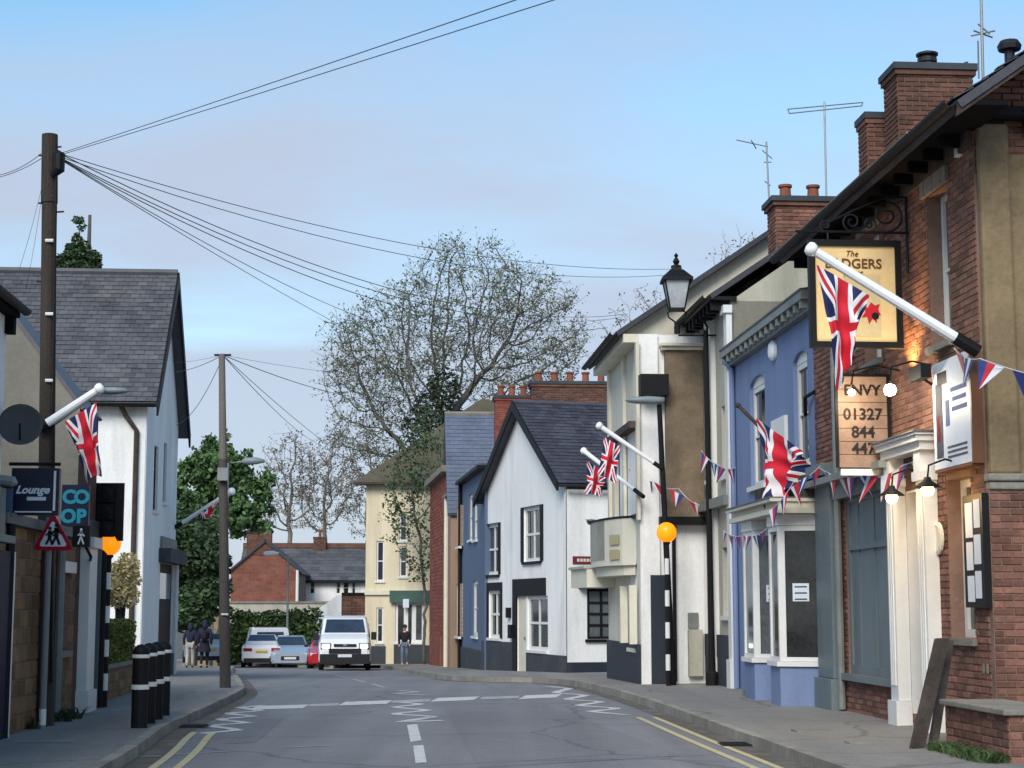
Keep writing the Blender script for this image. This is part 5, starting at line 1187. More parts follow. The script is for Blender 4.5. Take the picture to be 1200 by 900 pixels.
# ------------------------------------------------------------------ street furniture, left
p1b=ground(52,851,PAV); p1t=at(58.5,158,p1b.y)
p1=thing('telegraph_pole','tall dark timber telegraph pole at left with fan of wires','telegraph pole',p1b)
q=MB(); m_=p1b.lerp(p1t,.88); q.tube([p1b,p1b.lerp(p1t,.4),m_,m_+V((0,0,.001)),p1t],[.115,.1,.092,.105,.1],14); q.build('pole',m_pole,p1)
q=MB(); c=at(66,188,p1b.y-.1); q.tube([c+V((0,0,.12)),c+V((.03,0,.08)),c+V((.03,0,-.12)),c+V((-.05,0,-.2))],[.03,.08,.08,.04],10); q.build('junction_box',m_black,p1)
for i,(px,py,s) in enumerate(((45,182,-1),(45,238,-1),(72,172,1),(75,248,1),(43,330,-1),(74,300,1))): q=MB(); q.tube([at(58,py+1,p1b.y),at(px,py,p1b.y)],.012,5); q.build('step_iron',m_metal,p1)
for py in (282,368,446): q=MB(); c=at(57,py,p1b.y-.11); q.tube([c+V((-.04,0,0)),c+V((.06,0,0))],.022,6); q.build('clip',m_trim,p1)
q=MB(); q.tube([at(66,210,p1b.y-.1),at(63,400,p1b.y-.11),at(61,620,p1b.y-.12),at(60,800,p1b.y-.13)],.018,6); q.build('cable',m_black,p1)
p2b=ground(264,806,PAV); p2t=at(260,415,p2b.y)
p2=thing('telegraph_pole','slim weathered telegraph pole beside the far left pavement','telegraph pole',p2b)
q=MB(); m_=p2b.lerp(p2t,.68); q.tube([p2b,m_],[.105,.08],12); q.build('lower_pole',M('greyed_timber',srgb(84,78,74),rough=.9,var=.3,scale=3,bump=.5,vert=True),p2); q=MB(); q.tube([m_,p2t],[.074,.06],12); q.build('upper_pole',m_pole2,p2)
q=MB(); c=at(262,556,p2b.y-.1); q.box(c.x-.1,c.x+.1,c.y-.1,c.y,c.z-.12,c.z+.12); q.build('junction_box',m_galv,p2)
q=MB(); c=at(261,416,p2b.y); q.tube([c+V((-.16,0,0)),c+V((.16,0,0))],.02,6); q.build('crossbar',m_metal,p2)
q=MB(); c=at(263,720,p2b.y-.12); q.tube([c+V((-.06,0,0)),c+V((.07,0,0))],.02,6); q.build('clip',m_trim,p2)
# bollards
bt=None
b0=ground(163,853,PAV); b3=ground(190,838.5,PAV)
labs=['nearest of the four black bollards, at the front of the row','second of the four black bollards from the front','third of the four black bollards from the front','farthest of the four black bollards in the row']
for i in range(4):
    c=b0.lerp(b3,i/3); c.z=g(c.y)+PAV; root=thing('bollard',labs[i],'bollard',c,'black bollards with white bands'); r=.1
    q=MB(); q.lathe(c,[(r*1.02,0),(r,.03),(r,.455)],16); q.lathe(c,[(r,.515),(r,.83)],16); q.lathe(c,[(r,.875),(r*1.05,.88),(r*1.05,.91),(r*.85,.95),(r*.5,.985),(0,1.0)],16); q.build('post',m_black,root)
    q=MB(); q.lathe(c,[(r,.455),(r*1.1,.46),(r*1.1,.51),(r,.515)],16); q.build('band',m_trim,root)
    q=MB(); q.lathe(c,[(r,.83),(r*1.1,.835),(r*1.1,.87),(r,.875)],16); q.build('band',m_trim,root)
# school crossing sign
sp=ground(56,853,PAV); sp.y-=.25
ss=thing('school_sign','red triangle warning sign with two walking children on grey post','road sign',sp)
q=MB(); q.tube([sp,V((sp.x,sp.y,at(60,606,sp.y).z))],.04,10); q.build('post',m_pipe,ss); q=MB(); q.tube([sp+V((0,-.0,.05)),sp+V((0,0,.24))],.042,10); q.build('band',m_trim,ss)
TF=Fr((sp.x,sp.y-.06),V((1,0,0)),V((0,-1,0)))
tl,tr_,tt=TF.hit(38,645),TF.hit(87,645),TF.hit(62.5,600)
def rtri(k,n0,n1,mat,nm):
    cx_,cz_=(tl[0]+tr_[0]+tt[0])/3,(tl[1]+tr_[1]+tt[1])/3; q=MB(); pp=[(cx_+(a-cx_)*k,cz_+(b-cz_)*k) for a,b in (tl,tr_,tt)]; out=[]
    for i in range(3):
        a,b,c=V((*pp[i-1],)),V((*pp[i],)),V((*pp[(i+1)%3],))
        r=.06*k; out+= [tuple(b+(a-b).normalized()*r),tuple(b+((a-b).normalized()+(c-b).normalized())*r*.28),tuple(b+(c-b).normalized()*r)]
    q.prism([TF.P(a,b,n0) for a,b in out],TF.n*(n1-n0)); q.build(nm,mat,ss)
rtri(1.0,0,.012,M('sign_red',srgb(168,22,46),var=.05,bump=0,rough=.35),'red_border'); rtri(.70,.0125,.016,m_paper,'white_field')
cx_,cz_=(tl[0]+tr_[0])/2,(tl[1]+tt[1])/2-.04
def figure(ox,oz,s,nm='figure'):
    q=MB(); n=.0165
    def bar(a,b,w_): 
        a,b=V(a)*s,V(b)*s; d=(b-a).normalized(); t=V((-d.y,d.x))*w_*s; q.prism([TF.P(ox+p.x,oz+p.y,n) for p in (a-t,b-t,b+t,a+t)],TF.n*.003)
    q.lathe(TF.P(ox,oz+.17*s,n),[(0,0),(.035*s,0),(.035*s,.003),(0,.003)],10,axis=TF.n)
    bar((0,.13),(.0,-.02),.038); bar((0,-.01),(.06,-.16),.022); bar((0,-.01),(-.07,-.15),.022); bar((.0,.1),(.09,.02),.016); bar((0,.1),(-.08,.03),.016); q.build(nm,m_let,ss)
figure(cx_+.035,cz_-.01,.72); figure(cx_-.045,cz_-.03,.6)
# small walking-man plate
wp_=thing('walking_plate','small dark plate with pale walking figure beside the triangle sign','sign',at(96,640,sp.y+1.2)); r=None
WFp=Fr((0,sp.y+1.0),V((1,0,0)),V((0,-1,0))); r=WFp.rect(85,105,95,616,641); q=MB(); q.fb(WFp,*r,-.06,0); q.build('plate',m_black,wp_)
q=MB(); cx2,cz2=(r[0]+r[1])/2,(r[2]+r[3])/2; n=.0015
for a,b,w_ in (((0,.06),(0,0),.016),((0,.0),(.035,-.1),.01),((0,.0),(-.035,-.1),.01),((0,.05),(.045,.0),.008),((0,.05),(-.04,.01),.008)):
    a,b=V(a),V(b); d=(b-a).normalized(); t=V((-d.y,d.x))*w_; q.prism([WFp.P(cx2+p.x,cz2+p.y,n) for p in (a-t,b-t,b+t,a+t)],WFp.n*.003)
q.lathe(WFp.P(cx2,cz2+.085,n),[(0,0),(.017,0),(.017,.003),(0,.003)],10,axis=WFp.n); q.build('walking_figure',m_paper,wp_)
q=MB(); q.tube([WFp.P(r[1]-.05,r[2],-.03),WFp.P(r[1],r[2]-.12,-.1),L0.P(L0.U(106,650),r[2]-.1,0)],.02,6); q.build('bracket',m_black,wp_)
# shop signs
m_navyb=M('sign_navy',srgb(22,28,52),rough=.35,var=.08,bump=0)
AS=Fr(L0.P(L0.U(12,570),0),UP,-US); r=AS.rect(14,70,40,549,604)
s1=thing('hanging_shop_sign','navy projecting shop sign with white script lettering and pale edge','sign',AS.P(0,r[3])); q=MB(); q.fb(AS,r[0],r[1],r[2],r[3],-.05,.05); q.build('board',m_navyb,s1)
q=MB(); q.fb(AS,r[1]-.06,r[1]-.035,r[2]+.05,r[3]-.03,.051,.06); q.fb(AS,r[0]+.05,r[1]-.07,r[2]+.03,r[2]+.045,.051,.06); q.build('edging',m_trim,s1)
hang_text('Lounge',.125,m_paper,s1,AS,(r[0]+r[1])/2-.03,(r[2]+r[3])/2-.02,.053,shear=.35,bold=.004); q=MB(); q.fb(AS,r[0]+.18,r[1]-.14,(r[2]+r[3])/2-.1,(r[2]+r[3])/2-.06,.053,.056); q.build('underline',m_paper,s1)
q=MB(); q.tube([AS.P(-.02,r[3]+.05,0),AS.P(r[1],r[3]+.05,0)],.02,6); q.build('arm',m_black,s1)
r=AS.rect(-30,16,0,575,605)
AS2=Fr(L0.P(L0.U(2,590),0),UP,-US); r=AS2.rect(-40,14,0,572,606)
s3=thing('blue_panel_sign','pale blue panel sign at the extreme left under grey lamp','sign',AS2.P(r[0],r[2])); q=MB(); q.fb(AS2,*r,-.04,.0); q.build('panel',M('sign_steel_blue',srgb(70,88,112),var=.1,bump=0),s3); q=MB(); q.fb(AS2,r[0],r[1],r[3]+.003,r[3]+.03,-.05,.02); q.build('trim',m_black,s3)
lamp0=AS2.hit(10,567); hd=AS2.P(lamp0[0],lamp0[1],.3)
tl_=thing('trough_lamp','grey trough lamp arm over the sign at extreme left','lamp',hd); q=MB(); q.tube([hd+V((-.4,0,0)),hd+V((-.1,0,.03)),hd+V((.12,0,0)),hd+V((.16,0,-.02))],[.02,.06,.06,.02],8); q.build('shade',m_galv,tl_); q=MB(); q.tube([hd+V((-.4,0,0)),hd+V((-.5,.3,0))],.02,6); q.build('arm',m_galv,tl_)
CS=Fr(L0.P(L0.U(86,590),0),UP,-US); r=CS.rect(72,104,90,568,617)
s2=thing('teal_shop_sign','teal letters CO OP on dark projecting sign near traffic signal','sign',CS.P(0,r[2])); m_teal=M('sign_teal',srgb(24,128,150),rough=.5,var=.1,bump=0)
q=MB(); q.fb(CS,r[0],r[1],r[2],r[3],-.1,.0); q.build('panel',m_navyb,s2)
W_=(r[1]-r[0]); H_=r[3]-r[2]
for s,i,j in (('C',0,1),('O',1,1),('O',0,0),('P',1,0)): hang_text(s,.25,m_teal,s2,CS,r[0]+W_*(.27+.47*i),r[2]+H_*(.1+.46*j),.004,bold=.012)
# signal head
sb_=ground(118,829,PAV); sb_.y-=.12
sgp=thing('signal_head','black traffic signal backing board on post beside the teal sign','traffic signal',sb_); SF_=Fr((sb_.x,sb_.y),V((1,0,0)),V((0,-1,0))); r=SF_.rect(102.5,145,120,566,634)
q=MB(); q.fb(SF_,*r,-.02,.02); q.build('backing_board',m_black,sgp)
q=MB(); q.tube([sb_,V((sb_.x,sb_.y,r[3]-.1))],.055,10); q.tube([sb_,sb_+V((0,0,.02))],.1,10); q.build('post',m_black,sgp)
for k in range(3):
    zc_=r[2]+(r[3]-r[2])*(.2+.3*k); c=SF_.P((r[0]+r[1])/2+.02,zc_,.02); q=MB(); q.fb(SF_,(r[0]+r[1])/2-.1,(r[0]+r[1])/2+.14,zc_-.115,zc_+.115,.021,.1); h_=q.build('lamp_housing',m_black,sgp)
    q=MB(); q.lathe(c+V((0,-.08,0)),[(0,0),(.075,0),(.09,.01),(.075,.015),(0,.02)],14,axis=V((0,-1,0))); q.build('lens',m_black,h_)
bb=gpt(123,25.2,PAV); beacon('amber globe half hidden behind the black signal board at left',bb,at(123,637,bb.y).z,.18)
# satellite dish
AD=L0.U(30,500); c=at(24,499,18.7); 
sd_=thing('satellite_dish','grey satellite dish beside the telegraph pole at left','satellite dish',c+V((-.1,.3,-.1))); ax=V((.25,-1,.25)).normalized()
q=MB(); q.lathe(c,[(.0,0),(.12,.008),(.2,.03),(.235,.055),(.24,.05),(.2,.02),(.0,-.012)],22,axis=ax); q.build('dish',M('dish_grey',srgb(72,72,74),var=.1,bump=0),sd_,smooth=True)
q=MB(); q.tube([c+V((0,0,-.2)),c+ax*.25+V((0,0,-.06))],.012,6); q.tube([c-ax*.01,c-ax*.15+V((0,.15,-.1))],.025,6); q.build('arm',m_black,sd_)
# near left lamp head with flagpole
dl=p1b.y
lh=thing('street_light','grey street light head on an arm of the big telegraph pole','street light',at(60,500,dl)); hd=at(134,458,dl)
q=MB(); prof=[(-.2,.035,.03),(-.15,.06,.045),(.0,.11,.05),(.12,.08,.035),(.19,.01,.01)]; pts=[];fs=[]
for (x,w_,h_) in prof:
    for k in range(8): a=2*math.pi*k/8; pts.append(hd+V((x,math.sin(a)*w_,math.cos(a)*h_)))
for i in range(4):
    for k in range(8): fs.append((i*8+k,i*8+(k+1)%8,(i+1)*8+(k+1)%8,(i+1)*8+k))
fs+=[tuple(range(8)),tuple(range(32,40))]; q.add(pts,fs); q.build('lamp_head',bpy.data.materials['lamp_head_grey'],lh,smooth=True)
q=MB(); q.tube([at(60,500,dl),at(90,478,dl),hd+V((-.18,0,0))],.02,6); q.build('arm',m_galv,lh)
flagpole('white flagpole slanting up from the big telegraph pole at left',at(114,457,dl-.15),at(46,502,dl-.15),.045,.055)
flag('large union flag hanging from the white pole at left',at(113,472,dl-.17),at(76,494,dl-.17),at(122,556,dl-.25),at(100,564,dl-.1),.07,1.4)
dW=LH.P(uH,0).y
flagpole('white flagpole on the gable of the big white house',at(270,577,dW-1),at(205,618,dW-.2),.07,.05)
flag('furled union flag on the flagpole of the big white house',at(260,585,dW-1),at(232,602,dW-.7),at(250,602,dW-1),at(236,612,dW-.7),.06,1.3)
# ------------------------------------------------------------------ far houses at the bend
def zat(px,py,d): return at(px,py,d).z
dF=112
# brick gable house
cF=at(270,700,dF); FB=Fr((cF.x,cF.y),UP,-US); w_=FB.U(350,700); zf=zat(350,668,dF); za=zat(312,634,dF)
m_brickf=M('far_brick',srgb(128,76,62),var=.2,island=.15,rough=.9,stain=srgb(140,104,86),stamt=.5)
fb=thing('far_brick_house','far red brick house with plain gable end towards us','house',V((cF.x,cF.y,g(dF))))
mb=MB(); house_box(mb,FB,0,w_,g(dF)-.5,zf,10,[],.2); gable(mb,FB,0,w_,zf,w_/2,za,.3); mb.build('wall',m_mortar,fb)
bricks(fb,FB,0,w_,g(dF)+.5,za,m_brickf,L=.45,H=.225,gap=.02,top=lambda u:zf+(za-zf)*(1-abs(u-w_/2)/(w_/2)))
q=MB(); P=FB.P; ap=P(w_/2,za+.1,.2)
for s in (-.3,w_+.3): e=P(s,zf-.15,.2); slab(q,[e,e+US*10,ap+US*10,ap],.12)
q.build('roof',m_slated,fb)
cc=at(304,640,dF-1+1.5); chimney('chimney_stack','square brick chimney on the far red brick gable house',(cc.x,cc.y),1.6,.9,zat(304,650,dF),zat(304,622,dF),UP,m_brickd,pots=0,capw=.1)
pipe(fb,[P(w_-.1,g(dF),.1),P(w_-.1,zf,.1)],.1,m_trim)
# long white house behind with slate roof
dG=122; c=at(345,700,dG); FG=Fr((c.x,c.y),UP,-US); w2=FG.U(432,700); ze=zat(390,679,dG); zr=zat(390,642,dG+4)
fg=thing('far_white_house','far white house with long grey slate roof at the bend','house',V((c.x,c.y,g(dG))))
fws=[FG.rect(x0,x1,x0,682,696) for x0,x1 in ((363,369),(394,399),(402,409),(412,417))]
mb=MB(); house_box(mb,FG,0,w2+1,g(dG)-.5,ze,8,fws,.2); mb.build('wall',m_white,fg)
for r in fws: window(fg,FG,r,1,2,mat=m_trim,fw=.06,set_=.05,sill=False)
q=MB(); P=FG.P; slab(q,[P(-4,ze-.1,.4),P(w2+1,ze-.1,.4),P(w2+1,zr,-4),P(-4,zr,-4)],.12); slab(q,[P(-4,ze-.1,-8.4),P(w2+1,ze-.1,-8.4),P(w2+1,zr,-4),P(-4,zr,-4)],.12); rf=q.build('roof',m_slate,fg)
p0=P(-4,ze-.07,.42); slates(rf,p0,P(w2+1,ze-.07,.42)-p0,P(-4,zr+.03,-4)-p0,m_slate,L=.6,E=.5)
q=MB(); q.fb(FG,-4,w2+1,ze-.25,ze-.103,.3,.45); q.build('gutter',m_black,fg); q=MB(); q.fb(FG,-4,w2+1,zr,zr+.35,-4.2,-3.8); q.build('ridge_tiles',m_brickd,rf)
cc=at(375,632,dG+4); chimney('chimney_stack','small chimney on the long slate roof of far white house',(cc.x,cc.y),.9,.8,zr-.3,zr+.75,UP,m_brickd,pots=1,capw=.05,pothigh=.5)
# outbuildings
dO=96; c=at(370,720,dO); FO=Fr((c.x,c.y),UP,-US); 
ob=thing('far_outbuilding','small far outbuilding, half white half brick, behind the white van','outbuilding',V((c.x,c.y,g(dO))))
a,b=FO.U(400,720),FO.U(430,720); zt=zat(410,697,dO)
q=MB(); q.prism([FO.P(0,g(dO)-.5),FO.P(a,g(dO)-.5),FO.P(a,zt),FO.P(a-.2,zt),FO.P(0,zat(370,716,dO))],US*4); q.build('white_wall',m_white,ob)
q=MB(); q.fb(FO,a+.01,b,g(dO)-.5,zt,-4,0); q.build('brick_wall',m_mortar,ob); bricks(ob,FO,a+.01,b,g(dO),zt,m_brickd,L=.45,H=.15,gap=.015); q=MB(); q.fb(FO,a,b+.2,zt+.003,zt+.12,-4,.1); q.build('coping',m_black,ob)
# garden wall and hedge
dW_=100; c=at(262,720,dW_); GW=Fr((c.x,c.y),UP,-US); zt=zat(300,707,dW_); b=GW.U(400,720)
gwl=thing('garden_wall','long pale garden wall in front of the far brick house','wall',V((c.x,c.y,g(dW_)))); q=MB(); q.fb(GW,0,b,g(dW_)-.5,zt,-.3,0); q.build('core',m_cream2,gwl); q=MB(); q.fb(GW,-.1,b+.1,zt+.003,zt+.12,-.38,.08); q.build('coping',m_ccoping,gwl)
m_leafg=M('leaf_green',srgb(70,92,46),var=.35,scale=.6,island=.4,bump=0,rough=.6); m_leafd=M('leaf_dark_green',srgb(66,88,56),var=.35,scale=.6,island=.4,bump=0,rough=.6); m_leafb=M('leaf_bright',srgb(84,112,68),var=.35,scale=.6,island=.4,bump=0,rough=.6)
m_leafgrey=M('leaf_grey_green',srgb(116,122,92),var=.3,scale=.5,island=.35,bump=0,rough=.6); m_bud=M('bud_brown',srgb(120,114,100),var=.3,scale=.5,island=.35,bump=0,rough=.7)
q=MB(); h0=at(272,745,92); h1=at(362,745,92)
leaves(q,[((h0.x+(h1.x-h0.x)*i/7,92+random.uniform(-.5,.5),g(92)+1.5),(1.0,.9,1.55+random.uniform(-.3,.2))) for i in range(8)],9000,.13)
hh=thing('far_hedge','green bushy hedge below the far garden wall','hedge',V(((h0.x+h1.x)/2,92,g(92)))); q.build('foliage',m_leafg,hh); q=MB(); q.box(h0.x-.3,h1.x+.2,91.7,92.3,g(92),g(92)+1.9); q.build('twig_core',m_leafd,hh)
# buff wall at the far left
dX=88; c=at(216,730,dX); XW=Fr((c.x,c.y),UP,-US); bw=thing('buff_wall','buff brick wall beyond the two walkers','wall',V((c.x,c.y,g(dX)))); zt=zat(230,716,dX); b=XW.U(256,720)
q=MB(); q.fb(XW,0,b,g(dX)-.5,zt,-.3,0); q.build('core',M('buff_brick',srgb(166,144,110),var=.2),bw); q=MB(); q.fb(XW,-.1,b+.1,zt+.003,zt+.12,-.38,.08); q.build('coping',m_ccoping,bw)
q=MB(); c=at(247,0,84); lp=thing('steel_post','thin grey steel post beside the slim telegraph pole','post',V((at(248,745,84).x,84,g(84)))); q.tube([V((at(248,745,84).x,84,g(84))),V((at(248,745,84).x,84,zat(248,680,84)))],.09,8); q.lathe(V((at(248,745,84).x,84,zat(248,680,84))),[(.1,0),(.12,.05),(0,.1)],8); q.build('shaft',m_galv,lp)
for px,py,lab,dd in ((318,649,'far grey street light head in front of brick gable',90),(297,541,'grey street light head in front of the green tree',60)):
    hd=at(px,py,dd); root=thing('street_light',lab,'street light',V((hd.x+.9,dd,g(dd))))
    q=MB(); q.tube([V((hd.x+.9*(1 if px>310 else -1),dd,g(dd))),V((hd.x+.9*(1 if px>310 else -1),dd,hd.z-.05)),hd+V((.3*(1 if px>310 else -1),0,0))],[.07,.05,.04],8); q.build('post',m_galv,root)
    q=MB(); q.tube([hd+V((-.42,0,.0)),hd+V((-.3,0,.02)),hd+V((.1,0,.03)),hd+V((.4,0,.02))],[.03,.12,.13,.05],8); q.build('lamp_head',m_pvc if px>310 else bpy.data.materials['lamp_head_grey'],root,smooth=True)
# ------------------------------------------------------------------ trees
m_bark=M('bark',srgb(94,90,84),var=.25,scale=2,rough=.95,bump=.3); m_barkl=M('pale_bark',srgb(118,110,100),var=.25,scale=2,rough=.95,bump=.3)
def T(px,d): p=at(px,720,d); return V((p.x,d,g(d)))
import numpy as np
def grown(name,label,base,fork,crown,d,seed,natt=900,step=.5,kill=.8,infl=4.5,rtip=.014,leaf=None,nleaf=0,lsize=.1,bark=None,twigs=2,twl=.9,group='trees behind the houses',deep=.8,power=2.3,rmax=.5):
    """a tree grown towards points spread through its crown; crown = ellipsoids (px,py,rx,ry) at distance d"""
    rng=np.random.RandomState(seed); rnd=random.Random(seed); base=V(base); s=d/FP; att=[]; tot=sum(c[2]*c[3] for c in crown)
    for (px,py,rx,ry) in crown:
        c=at(px,py,d); k=int(natt*rx*ry/tot); n=0
        while n<k:
            p=rng.uniform(-1,1,3)
            if p.dot(p)<=1: att.append((c.x+p[0]*rx*s,c.y+p[1]*rx*s*deep,c.z+p[2]*ry*s)); n+=1
    A=np.array(att); P=[np.array(base)]; par=[-1]
    h=fork-base.z; nst=max(2,int(h/step))
    for k in range(1,nst+1): P.append(np.array(base)+np.array([0,0,h*k/nst])+rng.normal(0,.04,3)*[1,1,0]); par.append(len(P)-2)
    m=len(A); nd=np.full(m,1e9); ni=np.zeros(m,int); alive=np.ones(m,bool); new=list(range(len(P)))
    for it in range(160):
        for q in new:
            dd=np.linalg.norm(A-P[q],axis=1); c=dd<nd; nd[c]=dd[c]; ni[c]=q
        alive&=nd>kill
        inf=infl if it>12 else 60
        use=alive&(nd<inf)
        if not use.any(): break
        acc={}
        for a in np.nonzero(use)[0]:
            v=A[a]-P[ni[a]]; acc.setdefault(ni[a],np.zeros(3)); acc[ni[a]]+=v/np.linalg.norm(v)
        new=[]
        for q,v in acc.items():
            v=v/(np.linalg.norm(v)+1e-6)+rng.normal(0,.16,3)+np.array([0,0,.06]); v/=np.linalg.norm(v)
            np_=P[q]+v*step
            P.append(np_); par.append(q); new.append(len(P)-1)
        if len(P)>8000: break
    n=len(P); kids=[[] for _ in range(n)]
    for q in range(1,n): kids[par[q]].append(q)
    rad=[0]*n
    for q in range(n-1,-1,-1): rad[q]=rtip if not kids[q] else min(rmax,sum(rad[k]**power for k in kids[q])**(1/power))
    root=thing(name,label,'tree',base,group); big=MB(); tw=MB(); trunk=MB(); tips=[]
    starts=[0]; PV=[V(tuple(p)) for p in P]
    while starts:
        q=starts.pop(); ch=[par[q]] if par[q]>=0 else []; ch.append(q)
        while kids[q]:
            ks=sorted(kids[q],key=lambda k:-rad[k]); starts+=ks[1:]; q=ks[0]; ch.append(q)
        r=[rad[k] for k in ch]
        if par[ch[1] if len(ch)>1 else 0]>=0 and len(ch)>1: r[0]=min(r[0],r[1]*1.1)
        pts=[PV[k] for k in ch]
        if ch[0]==0: trunk.tube(pts,r,9)
        elif max(r)>.045: big.tube(pts,r,5,caps=False)
        else: tw.tube(pts,r,3,caps=False)
    for q in range(n):
        if rad[q]<rtip*2.2:
            tips.append(PV[q])
            for k in range(twigs):
                if rnd.random()<.75:
                    dv=V((rnd.gauss(0,1),rnd.gauss(0,1),rnd.gauss(.35,.8))).normalized(); L=twl*rnd.uniform(.5,1.2); a=PV[q]; b_=a+dv*L*.5+V((rnd.gauss(0,.05),rnd.gauss(0,.05),.02)); c=b_+(dv+V((0,0,.3))).normalized()*L*.5
                    tw.tube([a,b_,c],[rtip*.8,rtip*.65,rtip*.4],3,caps=False); tips+=[b_,c]
    trunk.build('trunk',bark or m_bark,root,smooth=True)
    if big.f: big.build('limbs',bark or m_bark,root,smooth=True)
    o=tw.build('twigs',bark or m_bark,root); o['kind']='stuff'
    if nleaf:
        mb=MB()
        for k in range(nleaf):
            c=rnd.choice(tips)+V((rnd.gauss(0,.13),rnd.gauss(0,.13),rnd.gauss(0,.13))); a=V((rnd.gauss(0,1),rnd.gauss(0,1),rnd.gauss(0,1))).normalized(); b_=a.cross(V((rnd.gauss(0,1),rnd.gauss(0,1),rnd.gauss(0,1)))).normalized(); z=lsize*rnd.uniform(.5,1.3)
            mb.add([c-a*z,c+b_*z*.6,c+a*z,c-b_*z*.6],[(0,1,2,3)])
        o=mb.build('crown',leaf,root); o['kind']='stuff'
    return root
dT=95
grown('tree','tall spreading tree just coming into leaf behind the slate roofs',T(508,dT),7.0,[(470,425,92,85),(548,372,90,98),(618,395,72,88),(418,428,52,62),(440,505,62,42),(600,470,70,50),(655,420,35,45),(402,390,30,22)],dT,3,natt=2300,step=.45,kill=.52,rtip=.017,leaf=m_leafgrey,nleaf=16000,lsize=.085,twigs=4,twl=1.05,rmax=.55,power=2.05)
# ivy on its trunk
c=T(508,dT-1); q=MB(); leaves(q,[(V((c.x+random.uniform(-1.0,.6),c.y-.6,7+i*1.1)),(1.45-.09*i,1.3,1.2)) for i in range(7)],3800,.15); iv=q.build('ivy',M('ivy_leaf',srgb(58,68,48),var=.3,scale=.6,island=.35,bump=0,rough=.7),None,loc=c); tag(iv,'dark ivy mass clothing the trunk of the tall spreading tree','ivy',kind='stuff')
for px,d,cr_,sd,lb in ((345,135,[(340,565,38,62),(322,590,28,40)],5,'bare pale tree at left above the far slate roof'),(385,132,[(388,562,36,58),(372,590,30,40)],8,'bare pale tree in the middle above the far slate roof'),(428,128,[(424,570,26,62),(436,540,18,40)],21,'bare pale tree with upright twigs beside the yellow building')):
    grown('bare_tree',lb,T(px,d),3.5,cr_,d,sd,natt=480,step=.5,kill=.7,rtip=.028,leaf=m_bud,nleaf=1800,lsize=.1,bark=m_barkl,twigs=3,twl=1.2,rmax=.25,power=2.1)
for px,d,cr_,sd,lb in ((752,75,[(750,372,42,42),(725,385,30,28),(780,385,30,30)],33,'thin bare tree showing above the cream inn and pale house'),(870,72,[(868,305,38,34),(890,290,26,26),(842,330,24,22)],35,'thin bare tree showing above the roof left of red chimney')):
    grown('tree',lb,T(px,d),9.0,cr_,d,sd,natt=260,step=.4,kill=.55,rtip=.012,leaf=m_bud,nleaf=250,lsize=.07,bark=m_barkl,twigs=1,twl=.8,rmax=.25)
# green tree and dark evergreen on the left
def bushy(name,label,base,blobs,n,size,mat,trunk_h,group='trees on the left side'):
    root=thing(name,label,'tree',base,group); q=MB(); q.tube([V(base),V(base)+V((.1,0,trunk_h*.6)),V(base)+V((0,0,trunk_h))],[.28,.22,.1],8)
    for i in range(7):
        b_=blobs[i%len(blobs)]; q.tube([V(base)+V((0,0,trunk_h*.5)),V(base)+V((0,0,trunk_h*.8)).lerp(V(b_[0]),.4),V(b_[0])],[.14,.09,.03],6)
    q.build('trunk',m_bark,root); q=MB(); leaves(q,blobs,n,size); o=q.build('crown',mat,root); return root
d=86; rb=random.Random(4)
def B(px,py,r,dd=d): p=at(px,py,dd+rb.uniform(-1.5,1.5)); return (p,(r*rb.uniform(.8,1.15),r,r*rb.uniform(.75,1.0)))
grown('tree','bright green leafy tree behind the slim telegraph pole',T(258,d),3.2,[(228,570,28,38),(262,560,38,38),(295,585,26,32),(245,605,36,24),(285,612,28,20)],d,44,natt=420,step=.4,kill=.6,rtip=.016,leaf=m_leafb,nleaf=17000,lsize=.15,twigs=2,twl=.7,group='trees on the left side',rmax=.3)
d=74
bushy('evergreen_tree','dense dark evergreen between the white house and slim pole',T(225,d),[B(215,640,1.3,74),B(235,650,1.2,74),B(222,680,1.4,74),B(245,690,1.0,74),B(228,712,1.2,74),B(212,715,1.0,74),B(252,660,.8,74),B(210,618,.9,74),B(240,625,.8,74)],16000,.13,m_leafd,3)
# monkey-puzzle like top above the white house
tb=T(90,62); zt=at(90,252,62).z
mp_=thing('conifer','dark layered conifer top above the ridge of the big white house','tree',tb); q=MB(); q.tube([tb,V((tb.x,62,zt))],[.3,.06],8); q.build('trunk',m_bark,mp_)
q=MB(); bl=[]
for (px,py,rx,rz) in ((92,258,.24,.14),(96,266,.15,.2),(90,285,.22,.42),(90,300,.5,.3),(76,306,.4,.28),(106,302,.42,.28),(112,312,.22,.3),(70,312,.35,.25),(98,290,.28,.25),(90,314,.6,.3),(82,292,.2,.25)):
    p=at(px,py,62); bl.append((p,(rx,rx,rz)))
leaves(q,bl,5000,.075); q.build('crown',m_leafd,mp_)
# bare branched small tree in front of the yellow building
grown('tree','small dark twiggy tree in front of the yellow building',gpt(497,76.5,PAV),2.2,[(488,560,38,52),(478,615,24,50),(505,520,26,40),(470,585,22,40),(492,655,20,30)],76,61,natt=620,step=.3,kill=.4,rtip=.013,leaf=m_leafd,nleaf=2600,lsize=.085,twigs=2,twl=.6,rmax=.16,deep=.5)
